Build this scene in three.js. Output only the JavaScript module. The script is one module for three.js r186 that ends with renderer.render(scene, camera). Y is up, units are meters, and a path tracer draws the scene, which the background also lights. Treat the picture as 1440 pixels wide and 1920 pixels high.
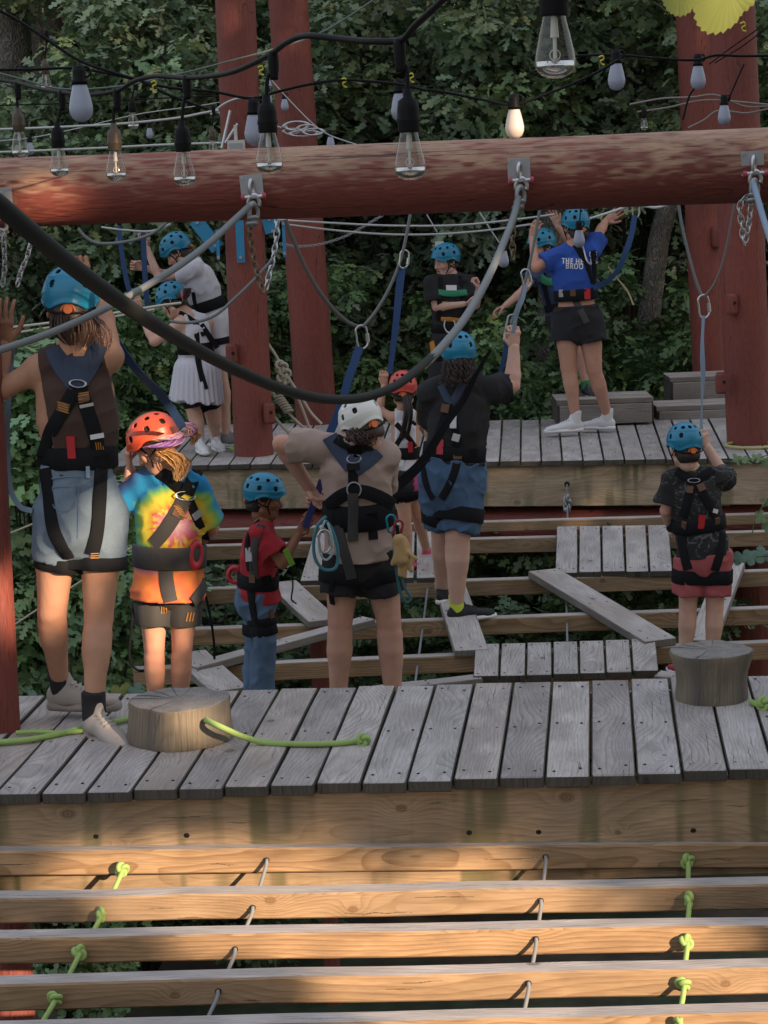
import * as THREE from 'three';
import { mergeGeometries, mergeVertices, toCreasedNormals } from 'three/addons/utils/BufferGeometryUtils.js';

// ---------- camera, sky, sun, exposure ----------
const F = 4107, EYE = 2.05, PITCH = Math.atan(645 / F), ROLL = 0.038;
const scene = new THREE.Scene();
const camera = new THREE.PerspectiveCamera(2 * Math.atan(960 / F) * 180 / Math.PI, 0.75, 0.1, 600);
camera.position.set(0, EYE, 0);
camera.rotation.set(-PITCH, 0, -ROLL, 'YXZ');
camera.updateMatrixWorld(true);
scene.add(camera);
const EXPOSURE = 2.0, SUN_I = 5, SKY_K = 0.44;
const SUN = new THREE.Vector3(0.64, 0.27, 0.72).normalize();      // towards the sun: low, behind the photographer's right shoulder
{
  const W = 256, H = 128, d = new Float32Array(W * H * 4), v = new THREE.Vector3();
  for (let j = 0; j < H; j++) for (let i = 0; i < W; i++) {
    const el = ((j + 0.5) / H - 0.5) * Math.PI, az = ((i + 0.5) / W - 0.5) * 2 * Math.PI;
    v.set(Math.cos(el) * Math.cos(az), Math.sin(el), Math.cos(el) * Math.sin(az));
    const h = Math.max(0, Math.sin(el)), k = Math.pow(1 - h, 3), s = Math.pow(Math.max(0, v.dot(SUN)), 6);
    let c = [0.78 + 0.26 * k + 0.5 * s, 0.87 + 0.18 * k + 0.28 * s, 1.05 - 0.05 * k];
    if (el < 0) c = [0.1, 0.1, 0.09];
    const o = (j * W + i) * 4;
    for (let q = 0; q < 3; q++) d[o + q] = c[q] * SKY_K;
    d[o + 3] = 1;
  }
  const sky = new THREE.DataTexture(d, W, H, THREE.RGBAFormat, THREE.FloatType);
  sky.mapping = THREE.EquirectangularReflectionMapping; sky.magFilter = THREE.LinearFilter; sky.needsUpdate = true;
  scene.background = sky; scene.environment = sky;
}
const sun = new THREE.DirectionalLight(new THREE.Color().setRGB(1, 0.74, 0.5), SUN_I);
sun.position.copy(SUN).multiplyScalar(40).add(new THREE.Vector3(0, 0, -10)); sun.target.position.set(0, 0, -10);
sun.castShadow = true; sun.shadow.radius = 0.6; sun.shadow.mapSize.set(2048, 2048);
Object.assign(sun.shadow.camera, { left: -16, right: 16, top: 16, bottom: -16, near: 1, far: 90 });
scene.add(sun, sun.target);
const renderer = new THREE.WebGLRenderer({ antialias: true });
renderer.toneMapping = THREE.LinearToneMapping; renderer.toneMappingExposure = EXPOSURE;
renderer.shadowMap.enabled = true;

// ---------- helpers ----------
let seedState = 20240611;
const rnd = () => { seedState = (seedState * 1664525 + 1013904223) >>> 0; return seedState / 4294967296; };
const rr = (a, b) => a + (b - a) * rnd();
const V = (x, y, z) => new THREE.Vector3(x, y, z);
const lerp = (a, b, t) => a + (b - a) * t, clamp = (x, a, b) => Math.min(b, Math.max(a, x));
const smooth = (a, b, x) => { const t = clamp((x - a) / (b - a), 0, 1); return t * t * (3 - 2 * t); };
function dirOf(px, py) { return V((px - 720) / F, -(py - 960) / F, -1).applyQuaternion(camera.quaternion); }
function at(px, py, D) { const d = dirOf(px, py); return d.multiplyScalar(D / -d.z).add(camera.position); }   // survey: sight line met at distance D from the viewer's platform
function onY(px, py, y) { const d = dirOf(px, py); return d.multiplyScalar((y - EYE) / d.y).add(camera.position); }
const names = {};
function numbered(n) { const k = names[n] = (names[n] ?? -1) + 1; return k ? n + '_' + String(k).padStart(3, '0') : n; }
function tag(o, label, category, group, kind) {
  if (label) o.userData.label = label; if (category) o.userData.category = category;
  if (group) o.userData.group = group; if (kind) o.userData.kind = kind; return o;
}
function thing(name, label, category, pos, group) {
  const o = new THREE.Group(); o.name = numbered(name); scene.add(o); if (pos) o.position.copy(pos);
  return tag(o, label, category, group);
}
function mesh(name, geo, mat, parent, local = true) {   // a part; geometry given in world space is moved into the parent's frame
  const m = new THREE.Mesh(geo, mat); m.castShadow = m.receiveShadow = true;
  if (!parent || parent === scene) { m.name = numbered(name); scene.add(m); }
  else {
    m.name = name; parent.add(m);
    if (!local) { parent.updateWorldMatrix(true, false); geo.applyMatrix4(parent.matrixWorld.clone().invert()); }
  }
  return m;
}
const std = (rgb, rough = 0.8, o = {}) => new THREE.MeshStandardMaterial({ color: new THREE.Color().setRGB(...rgb), roughness: rough, ...o });
const phys = (rgb, rough = 0.8, o = {}) => new THREE.MeshPhysicalMaterial({ color: new THREE.Color().setRGB(...rgb), roughness: rough, ...o });
// noise
function h2(x, y, s) { let n = (x * 374761393 + y * 668265263 + s * 1274126177) | 0; n = Math.imul(n ^ (n >>> 13), 1274126177); return ((n ^ (n >>> 16)) >>> 0) / 4294967296; }
function pn(x, y, px, py, s) {   // periodic value noise
  const xi = Math.floor(x), yi = Math.floor(y); let fx = x - xi, fy = y - yi; fx = fx * fx * (3 - 2 * fx); fy = fy * fy * (3 - 2 * fy);
  const m = (a, b) => ((a % b) + b) % b, x0 = m(xi, px), x1 = m(xi + 1, px), y0 = m(yi, py), y1 = m(yi + 1, py);
  return lerp(lerp(h2(x0, y0, s), h2(x1, y0, s), fx), lerp(h2(x0, y1, s), h2(x1, y1, s), fx), fy);
}
function h3(x, y, z) { let n = (x * 374761393 + y * 668265263 + z * 2147483647 + 91) | 0; n = Math.imul(n ^ (n >>> 13), 1274126177); n = Math.imul(n ^ (n >>> 15), 2246822519); return ((n ^ (n >>> 16)) >>> 0) / 4294967296; }
function n3(x, y, z) {
  const X = Math.floor(x), Y = Math.floor(y), Z = Math.floor(z); let a = x - X, b = y - Y, c = z - Z;
  a = a * a * (3 - 2 * a); b = b * b * (3 - 2 * b); c = c * c * (3 - 2 * c);
  const f = (k) => lerp(lerp(h3(X, Y, Z + k), h3(X + 1, Y, Z + k), a), lerp(h3(X, Y + 1, Z + k), h3(X + 1, Y + 1, Z + k), a), b);
  return lerp(f(0), f(1), c);
}
// ---------- textures ----------
const toS = (x) => { x = clamp(x, 0, 1); return 255 * (x <= 0.0031308 ? 12.92 * x : 1.055 * Math.pow(x, 1 / 2.4) - 0.055); };
function texture(W, H, fn, sx, sy, srgb = true) {   // fn(u, v) -> linear [r, g, b]; the tile measures sx by sy metres
  const d = new Uint8Array(W * H * 4);
  for (let j = 0; j < H; j++) for (let i = 0; i < W; i++) {
    const c = fn(i / W, j / H), o = (j * W + i) * 4;
    for (let q = 0; q < 3; q++) d[o + q] = srgb ? toS(c[q]) : 255 * clamp(c[q], 0, 1);
    d[o + 3] = 255;
  }
  const t = new THREE.DataTexture(d, W, H); t.wrapS = t.wrapT = THREE.RepeatWrapping; t.magFilter = THREE.LinearFilter;
  if (srgb) t.colorSpace = THREE.SRGBColorSpace; t.repeat.set(1 / sx, 1 / sy); t.needsUpdate = true; return t;
}
function woodMat(seed, P) {   // P: base, dark, stain colours; rings, amp, knots
  const W = 1024, H = 512, SX = 1.7, SY = 0.85, kn = [];
  for (let i = 0; i < (P.knots ?? 5); i++) kn.push([h2(i, 1, seed), h2(i, 2, seed), 0.008 + 0.012 * h2(i, 3, seed)]);
  const cr = []; for (let i = 0; i < (P.cracks ?? 14); i++) cr.push([h2(i, 7, seed), h2(i, 8, seed), 0.03 + 0.12 * h2(i, 9, seed)]);
  const hgt = new Float32Array(W * H);
  const map = texture(W, H, (u, v) => {
    let ph = P.rings * v + P.amp * (pn(u * 3, v * 7, 3, 7, seed) + 0.4 * pn(u * 7, v * 13, 7, 13, seed + 1)), kd = 0;
    for (const [x, y, r] of kn) {
      let dx = Math.abs(u - x); dx = Math.min(dx, 1 - dx) * SX; let dy = Math.abs(v - y); dy = Math.min(dy, 1 - dy) * SY;
      const q = Math.sqrt(dx * dx * 0.45 + dy * dy) / r; ph += 3.2 * Math.exp(-q * q * 0.12); kd = Math.max(kd, smooth(1.15, 0.75, q) * (0.75 + 0.25 * Math.sin(q * 14)));
    }
    const f = ph - Math.floor(ph), l = Math.pow(f, 2.2) * smooth(1, 0.93, f);
    const fib = pn(u * 24, v * 300, 24, 300, seed + 2), fib2 = pn(u * 60, v * 150, 60, 150, seed + 3), bl = pn(u * 4, v * 5, 4, 5, seed + 4), bl2 = pn(u * 13, v * 17, 13, 17, seed + 5);
    let ck = 0;
    for (const [x, y, len] of cr) {
      const dx = (u - x) / len; if (dx > 0 && dx < 1) { const yy = y + 0.008 * (pn(u * 40, 3, 40, 9, seed + 6) - 0.5), w = 0.0016 * Math.sin(Math.PI * dx); if (Math.abs(v - yy) < w) ck = 1; }
    }
    const ms = smooth(0.5, 0.82, pn(u * 26, v * 2, 26, 2, seed + 9) * 0.6 + pn(u * 60, v * 3, 60, 3, seed + 10) * 0.4) * (0.5 + 0.5 * pn(u * 9, v * 9, 9, 9, seed + 12));
    const c = [0, 0, 0], st = smooth(0.55, 0.85, bl * 0.7 + bl2 * 0.3) * (P.stainK ?? 0.5);
    for (let q = 0; q < 3; q++) {
      let x = lerp(P.base[q], P.dark[q], l * (P.lineK ?? 0.7)) * (0.78 + 0.28 * fib + 0.16 * fib2);
      x = lerp(x, P.stain[q], st); if (P.moss) x = lerp(x, [0.075, 0.085, 0.028][q], P.moss * ms); x *= 0.8 + 0.4 * bl2; x = lerp(x, P.knot[q], kd * 0.85); c[q] = x * (ck ? 0.3 : 1);
    }
    hgt[Math.round(v * H) % H * W + Math.round(u * W) % W] = (1 - l) * 0.6 + fib * 0.4 - ck * 0.6;
    return c;
  }, SX, SY);
  const bump = texture(W, H, (u, v) => { const x = hgt[Math.round(v * H) % H * W + Math.round(u * W) % W]; return [x, x, x]; }, SX, SY, false);
  return (tint = [1, 1, 1], o = {}) => new THREE.MeshStandardMaterial({ map, bumpMap: bump, bumpScale: P.bump ?? 0.0012, roughness: P.rough ?? 0.82, color: new THREE.Color().setRGB(...tint), ...o });
}
const greyW = [woodMat(11, { base: [0.35, 0.33, 0.32], dark: [0.12, 0.105, 0.098], stain: [0.2, 0.175, 0.155], knot: [0.07, 0.06, 0.055], rings: 40, amp: 8, knots: 4, cracks: 34, lineK: 0.5, stainK: 0.6 }),
  woodMat(29, { base: [0.365, 0.345, 0.335], dark: [0.14, 0.12, 0.11], stain: [0.22, 0.19, 0.165], knot: [0.06, 0.05, 0.045], rings: 52, amp: 5, knots: 5, cracks: 44, lineK: 0.42, stainK: 0.6 })];
const tanW = [woodMat(47, { base: [0.4, 0.258, 0.142], dark: [0.22, 0.115, 0.048], stain: [0.36, 0.25, 0.15], knot: [0.15, 0.07, 0.03], rings: 24, amp: 7, knots: 8, cracks: 16, lineK: 0.85, stainK: 0.4, bump: 0.0006 }),
  woodMat(83, { base: [0.385, 0.256, 0.148], dark: [0.24, 0.135, 0.062], stain: [0.33, 0.24, 0.16], knot: [0.16, 0.08, 0.035], rings: 30, amp: 6, knots: 8, cracks: 18, lineK: 0.8, stainK: 0.45, bump: 0.0006 })];
const G1 = greyW.map((g) => g([1.08, 1.06, 1.05])), G2 = greyW.map((g) => g([0.93, 0.9, 0.88])), G3 = greyW.map((g) => g([1.16, 1.12, 1.08]));
const G4 = greyW.map((g) => g([1.02, 0.95, 0.89])), G5 = greyW.map((g) => g([0.85, 0.82, 0.8]));
const greyTop = [...G1, ...G2, ...G3, ...G4, ...G1, ...G5];
const endDark = greyW[0]([0.2, 0.19, 0.16]), endGrey = greyW[1]([0.55, 0.52, 0.48]);
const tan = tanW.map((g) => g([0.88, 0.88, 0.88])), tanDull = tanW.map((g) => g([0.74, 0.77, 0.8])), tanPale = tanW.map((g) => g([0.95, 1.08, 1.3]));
const mossy = woodMat(61, { base: [0.4, 0.28, 0.165], dark: [0.24, 0.145, 0.075], stain: [0.27, 0.21, 0.15], knot: [0.14, 0.075, 0.035], rings: 24, amp: 6, knots: 4, cracks: 16, lineK: 0.55, stainK: 0.5, moss: 0.85, bump: 0.001 });
const pick = (a) => a[Math.floor(rnd() * a.length)];
// red stained logs: u runs round the log (1 = once round), v along it in metres
function logMat(seed, wornAt, wornK) {
  const red = [0.225, 0.052, 0.037], red2 = [0.14, 0.034, 0.026], pale = [0.42, 0.265, 0.17];
  const W = 512, H = 2048, hg = new Float32Array(W * H);
  const map = texture(W, H, (u, v) => {
    const wa = 0.012 * (pn(u * 12, v * 40, 12, 40, seed + 7) - 0.5), st = pn((u + wa) * 64, v * 70, 64, 70, seed), st2 = pn((u + wa) * 130, v * 90, 130, 90, seed + 1), st3 = pn(u * 200, v * 160, 200, 160, seed + 5), bl = pn(u * 4, v * 6, 4, 6, seed + 2), bl2 = pn(u * 9, v * 21, 9, 21, seed + 3);
    let d = Math.abs(u - wornAt); d = Math.min(d, 1 - d);
    const w0 = wornK * (smooth(0.4, 0.08, d) * (0.5 + 0.55 * bl + 0.35 * bl2) + 0.06), g = 0.5 * st + 0.35 * st2 + 0.15 * st3;
    const w = clamp((w0 - g) * 2.6 + 0.35, 0, 1) * smooth(0.46, 0.3, d);
    const ck = Math.abs(pn(u * 22, v * 4, 22, 4, seed + 4) - 0.5) < 0.011 * pn(u * 7, v * 5, 7, 5, seed + 8) ? 0.3 : 1;
    hg[Math.round(v * H) % H * W + Math.round(u * W) % W] = g * ck;
    return [0, 1, 2].map((q) => lerp(lerp(red[q], red2[q], bl * 0.8 + 0.35 * st2 - 0.1), pale[q] * (0.62 + 0.35 * bl2 + 0.25 * st2), w * 0.85) * (0.82 + 0.3 * st3) * ck);
  }, 1, 4);
  const bump = texture(W, H, (u, v) => { const x = hg[Math.round(v * H) % H * W + Math.round(u * W) % W]; return [x, x, x]; }, 1, 4, false);
  return new THREE.MeshStandardMaterial({ map, bumpMap: bump, bumpScale: 0.004, roughness: 0.68 });
}
const postM = logMat(5, 0.5, 0.06), beamM = logMat(9, 0.5, 0.72);
const M = {
  steel: std([0.52, 0.53, 0.55], 0.35, { metalness: 0.9 }), dullSteel: std([0.36, 0.37, 0.39], 0.55, { metalness: 0.75 }),
  black: phys([0.007, 0.007, 0.008], 0.55, { specularIntensity: 0.3 }), rubber: phys([0.006, 0.006, 0.007], 0.6, { specularIntensity: 0.3 }), cable: std([0.15, 0.165, 0.17], 0.6), darkCable: phys([0.017, 0.019, 0.018], 0.65, { specularIntensity: 0.3 }),
  greyCable: std([0.2, 0.21, 0.215], 0.5), wire: std([0.45, 0.46, 0.45], 0.5, { metalness: 0.3 }), web: phys([0.008, 0.0085, 0.01], 0.8, { specularIntensity: 0.3 }), blueWeb: std([0.02, 0.06, 0.17], 0.7), paleWeb: std([0.2, 0.27, 0.36], 0.7),
  blueSteel: std([0.02, 0.22, 0.42], 0.5), greenRope: std([0.28, 0.41, 0.12], 0.8), tanRope: std([0.42, 0.38, 0.3], 0.85), hole: std([0.008, 0.007, 0.006], 0.95), redPlastic: std([0.45, 0.02, 0.03], 0.4),
};
// ---------- geometry builders ----------
// squared timber between two points of its top centre line: groups 0 top, 1 sides and bottom, 2 ends
function timberGeo(A, B, w, h, e = 0.004, seg = 2, wob = 0.0015) {
  const L = B.clone().sub(A), len = L.length(); L.normalize();
  const S = V(0, 1, 0).cross(L).normalize(), U = L.clone().cross(S).normalize(), a = w / 2;
  const prof = (i) => { const x = a - i, y0 = -i, y1 = -h + i; return [[-x + e, y0], [x - e, y0], [x, y0 - e], [x, y1 + e], [x - e, y1], [-x + e, y1], [-x, y1 + e], [-x, y0 - e]]; };
  const rings = [[0, e * 0.8], [e, 0]]; for (let i = 1; i < seg; i++) rings.push([len * i / seg, 0]); rings.push([len - e, 0], [len, e * 0.8]);
  const pos = [], uv = [], idx = [[], [], []], ou = rnd() * 7, ov = rnd() * 5;
  const pts = rings.map(([t, i]) => { const wx = wob * (rnd() - 0.5) * 2, wy = wob * (rnd() - 0.5) * 2; return prof(i).map(([x, y]) => A.clone().addScaledVector(L, t).addScaledVector(S, x + wx).addScaledVector(U, y + wy)); });
  const quad = (g, p, q, r, s, us) => { const b = pos.length / 3; for (const k of [p, q, r, s]) pos.push(k.x, k.y, k.z); for (const k of us) uv.push(k[0], k[1]); idx[g].push(b, b + 1, b + 2, b, b + 2, b + 3); };
  for (let r = 0; r < rings.length - 1; r++) for (let k = 0; k < 8; k++) {
    const k2 = (k + 1) % 8, t0 = rings[r][0] + ou, t1 = rings[r + 1][0] + ou, P0 = pts[r], P1 = pts[r + 1];
    const width = P0[k].distanceTo(P0[k2]), v0 = ov + k * 0.13, v1 = v0 + width;
    quad(k === 0 ? 0 : 1, P0[k], P0[k2], P1[k2], P1[k], [[t0, v0], [t0, v1], [t1, v1], [t1, v0]]);
  }
  for (const [ring, flip] of [[pts[0], 1], [pts[pts.length - 1], 0]]) {
    const b = pos.length / 3; ring.forEach((p, k) => { pos.push(p.x, p.y, p.z); const q = prof(0)[k]; uv.push(ov + q[1] * 0.6, ou + q[0]); });
    for (let k = 1; k < 7; k++) idx[2].push(...(flip ? [b, b + k + 1, b + k] : [b, b + k, b + k + 1]));
  }
  const g = new THREE.BufferGeometry(); g.setAttribute('position', new THREE.Float32BufferAttribute(pos, 3)); g.setAttribute('uv', new THREE.Float32BufferAttribute(uv, 2));
  const all = []; idx.forEach((a2, i) => { g.addGroup(all.length, a2.length, i); all.push(...a2); }); g.setIndex(all); g.computeVertexNormals();
  // make sure faces look outward
  return g;
}
// round log or tapered pole along a list of [point, radius]; uv: u once round, v metres along
function poleGeo(list, n = 20, lump = 0.012, caps = true) {
  const P = list.map((l) => l[0]), pos = [], uv = [], idx = []; let acc = 0;
  const up0 = Math.abs(P[P.length - 1].clone().sub(P[0]).normalize().y) > 0.8 ? V(0, 0, -1) : V(0, 1, 0);
  const sd = rnd() * 50;
  P.forEach((p, i) => {
    const T = (P[i + 1] ?? p).clone().sub(P[i - 1] ?? p).normalize(), X = up0.clone().cross(T).normalize(), Y = T.clone().cross(X);
    if (i) acc += p.distanceTo(P[i - 1]);
    for (let k = 0; k <= n; k++) {
      const a = k / n * 2 * Math.PI, kk = k % n, r = list[i][1] * (1 + lump * 2 * (n3(Math.cos(kk / n * 6.283) * 1.5 + sd, Math.sin(kk / n * 6.283) * 1.5, acc * 2.2) - 0.5));
      const q = p.clone().addScaledVector(Y, -Math.cos(a) * r).addScaledVector(X, Math.sin(a) * r); pos.push(q.x, q.y, q.z); uv.push(k / n, acc + sd);
    }
  });
  for (let i = 0; i < P.length - 1; i++) for (let k = 0; k < n; k++) { const a = i * (n + 1) + k, b = a + n + 1; idx.push(a, a + 1, b, a + 1, b + 1, b); }
  if (caps) for (const i of [0, P.length - 1]) { const c = pos.length / 3; pos.push(P[i].x, P[i].y, P[i].z); uv.push(0.2, acc); for (let k = 0; k < n; k++) { const a = i * (n + 1) + k; idx.push(...(i ? [c, a, a + 1] : [c, a + 1, a])); } }
  const g = new THREE.BufferGeometry(); g.setAttribute('position', new THREE.Float32BufferAttribute(pos, 3)); g.setAttribute('uv', new THREE.Float32BufferAttribute(uv, 2)); g.setIndex(idx); g.computeVertexNormals(); return g;
}
function tube(pts, r, seg, rad = 7, tension) {   // rope or cable through points; r a number or [start, end]
  const c = new THREE.CatmullRomCurve3(pts, false, tension ? 'catmullrom' : 'centripetal', tension ?? 0.5), n = seg ?? Math.max(6, pts.length * 7);
  const g = new THREE.TubeGeometry(c, n, 1, rad, false), p = g.attributes.position;
  for (let i = 0; i <= n; i++) { const C = c.getPointAt(i / n), q = Array.isArray(r) ? lerp(r[0], r[1], i / n) : r; for (let k = 0; k <= rad; k++) { const j = i * (rad + 1) + k; p.setXYZ(j, C.x + (p.getX(j) - C.x) * q, C.y + (p.getY(j) - C.y) * q, C.z + (p.getZ(j) - C.z) * q); } }
  return g;
}
const A3 = (l, D) => l.map((p) => at(p[0], p[1], p[2] ?? D));
const merge = (a) => mergeGeometries(a.map((g) => { const q = g.index ? g.toNonIndexed() : g; for (const k of Object.keys(q.attributes)) if (!['position', 'normal', 'uv'].includes(k)) q.deleteAttribute(k); return q; }));
// ---------- ground ----------
const GY = -3.1;
const groundH = (x, z) => { const d = -z; return GY + smooth(24, 60, d) * 9 + 0.25 * (n3(x * 0.4, 0, z * 0.4) - 0.5) + smooth(6, 30, z) * 1.5; };
{
  const g = new THREE.PlaneGeometry(400, 400, 160, 160); g.rotateX(-Math.PI / 2); g.translate(0, 0, -40);
  const p = g.attributes.position; for (let i = 0; i < p.count; i++) p.setY(i, groundH(p.getX(i), p.getZ(i))); g.computeVertexNormals();
  const uv = g.attributes.uv; for (let i = 0; i < uv.count; i++) uv.setXY(i, p.getX(i), p.getZ(i));
  const t = texture(512, 512, (u, v) => { const a = pn(u * 40, v * 40, 40, 40, 3), b = pn(u * 110, v * 110, 110, 110, 4), c = pn(u * 9, v * 9, 9, 9, 5); const k = smooth(0.35, 0.7, c); return [lerp(0.06, 0.03, k) * (0.5 + a * 0.7 + b * 0.4), lerp(0.042, 0.042, k) * (0.5 + a * 0.7 + b * 0.4), lerp(0.026, 0.018, k) * (0.5 + a * 0.7 + b * 0.4)]; }, 5, 5);
  tag(mesh('forest_floor', g, new THREE.MeshStandardMaterial({ map: t, roughness: 1 }), scene), 'dark leaf littered forest floor under and behind the wooden decks', null, null, 'structure');
}
// ---------- decks ----------
function deckBoards(parent, seams, nameMats, thick, overhang) {   // seams: list of [front point, back point] on the deck plane
  for (let i = 0; i < seams.length - 1; i++) {
    const [f0, b0] = seams[i], [f1, b1] = seams[i + 1];
    const A = f0.clone().lerp(f1, 0.5), B = b0.clone().lerp(b1, 0.5), w = Math.min(f0.distanceTo(f1), b0.distanceTo(b1)) - 0.007;
    const j = rr(-0.008, 0.008); A.addScaledVector(A.clone().sub(B).normalize(), j); const dy = rr(-0.0025, 0.0025); A.y += dy; B.y += dy + rr(-0.002, 0.002);
    mesh('deck_board', timberGeo(A, B, w, thick, 0.004, 4, 0.0012), [pick(nameMats), endDark, endDark], parent, false);
  }
}
const screwG = new THREE.CylinderGeometry(0.0055, 0.0055, 0.002, 8);
function screws(parent, pts) { mesh('screw_heads', merge(pts.map((p) => screwG.clone().translate(p.x, p.y + 0.0012, p.z))), M.hole, parent, false).userData.kind = 'stuff'; }
const nearSeams = [];
for (let k = -3; k <= 18; k++) { const xf = 75 + 86 * k, xb = 452 + 72.9 * (k - 3); nearSeams.push([onY(xf, 1490 - 0.0337 * xf, 0), onY(xb, 1307 - 0.0283 * xb, 0)]); }
const nearDeck = thing('wooden_deck', 'near deck of grey weathered boards with two log stumps standing on it', 'deck', nearSeams[10][0].clone().setY(-0.3));
deckBoards(nearDeck, nearSeams, greyTop, 0.04);
{
  const sc = []; for (let i = 0; i < nearSeams.length - 1; i++) for (const t of [0.06, 0.5, 0.94]) for (const s of [0.2, 0.78]) sc.push(nearSeams[i][0].clone().lerp(nearSeams[i + 1][0], s).lerp(nearSeams[i][1].clone().lerp(nearSeams[i + 1][1], s), t + rr(-0.02, 0.02)));
  screws(nearDeck, sc);
  const f0 = nearSeams[0][0], f1 = nearSeams[nearSeams.length - 1][0], n = V(0, 0, -0.055);
  mesh('fascia_board', timberGeo(f0.clone().add(n).setY(-0.041), f1.clone().add(n).setY(-0.041), 0.04, 0.34, 0.004, 10, 0.001), [tanDull[0], mossy([0.82, 0.82, 0.84]), endGrey], nearDeck, false);
  const b0 = nearSeams[0][1], b1 = nearSeams[nearSeams.length - 1][1];
  mesh('joist', timberGeo(b0.clone().add(V(0, -0.041, 0.06)), b1.clone().add(V(0, -0.041, 0.06)), 0.04, 0.24, 0.004, 6), [tanDull[1], tanDull[1], endGrey], nearDeck, false);
  for (const x of [180, 350, 880, 1010, 1300]) { const p = onY(x, 1565 - 0.01 * x, -0.19); const f = f0.clone().lerp(f1, 0.5); p.copy(at(x, 1570 - 0.01 * x, -f.z + 0.036 - (p.x - f.x) * (f1.z - f0.z) / (f1.x - f0.x))); const g = new THREE.SphereGeometry(1, 10, 8); g.scale(0.011, 0.009, 0.004); g.translate(p.x, p.y, p.z); mesh('bolt_hole', g, M.hole, nearDeck, false); }
}
// far deck
const farSeams = [];
{
  const F0 = [430, 869], F1 = [1440, 853];
  for (let k = -6; k <= 30; k++) { const xf = 430 + 39 * k, yf = 876 - 0.0125 * xf, xv = 985, yv = 120, q = (yf - yv); const yb = 800 - 0.013 * xf; const xb = xv + (xf - xv) * (yb - yv) / q; farSeams.push([onY(xf, yf, 0), onY(xb, yb, 0)]); }
}
const farDeck = thing('wooden_deck', 'far deck behind the bridge with people standing at the red posts', 'deck', farSeams[15][0].clone().setY(-0.35));
deckBoards(farDeck, farSeams, G1.concat(G2), 0.04);
{
  const f0 = farSeams[0][0], f1 = farSeams[farSeams.length - 1][0], n = V(0, 0, -0.07);
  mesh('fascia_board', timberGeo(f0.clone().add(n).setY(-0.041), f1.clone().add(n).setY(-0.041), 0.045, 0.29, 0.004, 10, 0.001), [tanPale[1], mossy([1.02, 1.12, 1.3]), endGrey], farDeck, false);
  const log = [0, 0.5, 1].map((t) => [f0.clone().lerp(f1, t).add(V(0, -0.5, -0.2)), 0.14]);
  mesh('support_log', poleGeo(log, 16), postM, farDeck, false);
  for (const [x, y] of [[1415, 905], [1413, 937]]) { const p = at(x, y, -f0.z + 0.04); const g = new THREE.CylinderGeometry(0.024, 0.024, 0.03, 14); g.rotateX(Math.PI / 2); g.translate(p.x, p.y, p.z); mesh('bolt_recess', g, M.hole, farDeck, false); const q = new THREE.CylinderGeometry(0.011, 0.011, 0.012, 6); q.rotateX(Math.PI / 2); q.translate(p.x, p.y, p.z + 0.016); mesh('bolt_head', q, M.dullSteel, farDeck, false); }
}
// ---------- hanging crossbeams in the foreground ----------
const FB = [];
{
  const rows = [[1582, 1567, 7.17, 'topmost crossbeam, against the front of the near deck'], [1669, 1641, 6.93, 'second crossbeam below the near deck'], [1741, 1718, 6.69, 'third crossbeam below the near deck, middle of the five'], [1826, 1794, 6.45, 'fourth crossbeam below the near deck, brightest in the sun'], [1911, 1878, 6.21, 'lowest crossbeam, cut by the bottom of the picture']];
  rows.forEach(([yl, yr, D, label], i) => {
    const back = D + 0.089, zl = (x, y) => at(x, y, back);
    const a = zl(0, yl), b = zl(1440, yr), dir = b.clone().sub(a); const A = a.clone().addScaledVector(dir, -0.25).add(V(0, 0, 0.0445)), B = b.clone().addScaledVector(dir, 0.25).add(V(0, 0, 0.0445));
    const t = thing('crossbeam', label, 'wooden beam', A.clone().lerp(B, 0.5).add(V(0, -0.089, 0)), 'crossbeams of the foreground bridge');
    const g = timberGeo(A, B, 0.089, 0.087, 0.006, 12, 0.0025);
    mesh('timber', g, [pick(G3), tan[i % 2], endGrey], t, false);
    FB.push({ A, B, t, D, face: (x) => { const k = (x - a.x) / (b.x - a.x); return { y: lerp(a.y, b.y, k) - 0.04, z: -D }; } });
  });
}
// ---------- bridge between the decks: crossbeams, plank platforms, balance boards ----------
const BY = -0.65, BS = 0.1;   // the bridge hangs lower than the decks and climbs towards the far one
function onB(px, py, dy = 0) { const d = dirOf(px, py), k = BY - 12 * BS + dy - EYE; const t = k / (d.y + BS * d.z); return d.multiplyScalar(t).add(camera.position); }
{
  const rows = [[1243, 1198, 0.085, 'nearest crossbeam of the middle bridge, just behind the near deck'], [1174, 1135, 0.085, 'second crossbeam of the middle bridge, behind the lower plank platform'], [1100, 1066, 0.085, 'third crossbeam of the middle bridge, under the ends of the long diagonal board'], [1020, 993, 0.085, 'fourth crossbeam of the middle bridge, at the far edge of the plank platforms'], [991, 960, 0.06, 'farthest pale crossbeam of the middle bridge, below the far deck fascia']];
  for (const [yl, yr, h, label] of rows) {
    const a = onB(380, yl), b = onB(1440, yr), d = b.clone().sub(a);
    const A = a.clone().addScaledVector(d, yl > 1200 ? -0.12 : -0.02), B = b.clone().addScaledVector(d, 0.4);
    const t = thing('crossbeam', label, 'wooden beam', A.clone().lerp(B, 0.5).add(V(0, -h, 0)), 'crossbeams of the middle bridge');
    mesh('timber', timberGeo(A.add(V(0, 0, 0.045)), B.add(V(0, 0, 0.045)), 0.09, h * 1.15, 0.005, 8, 0.002), [pick(G3), pick(tanDull), endGrey], t, false);
  }
}
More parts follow.
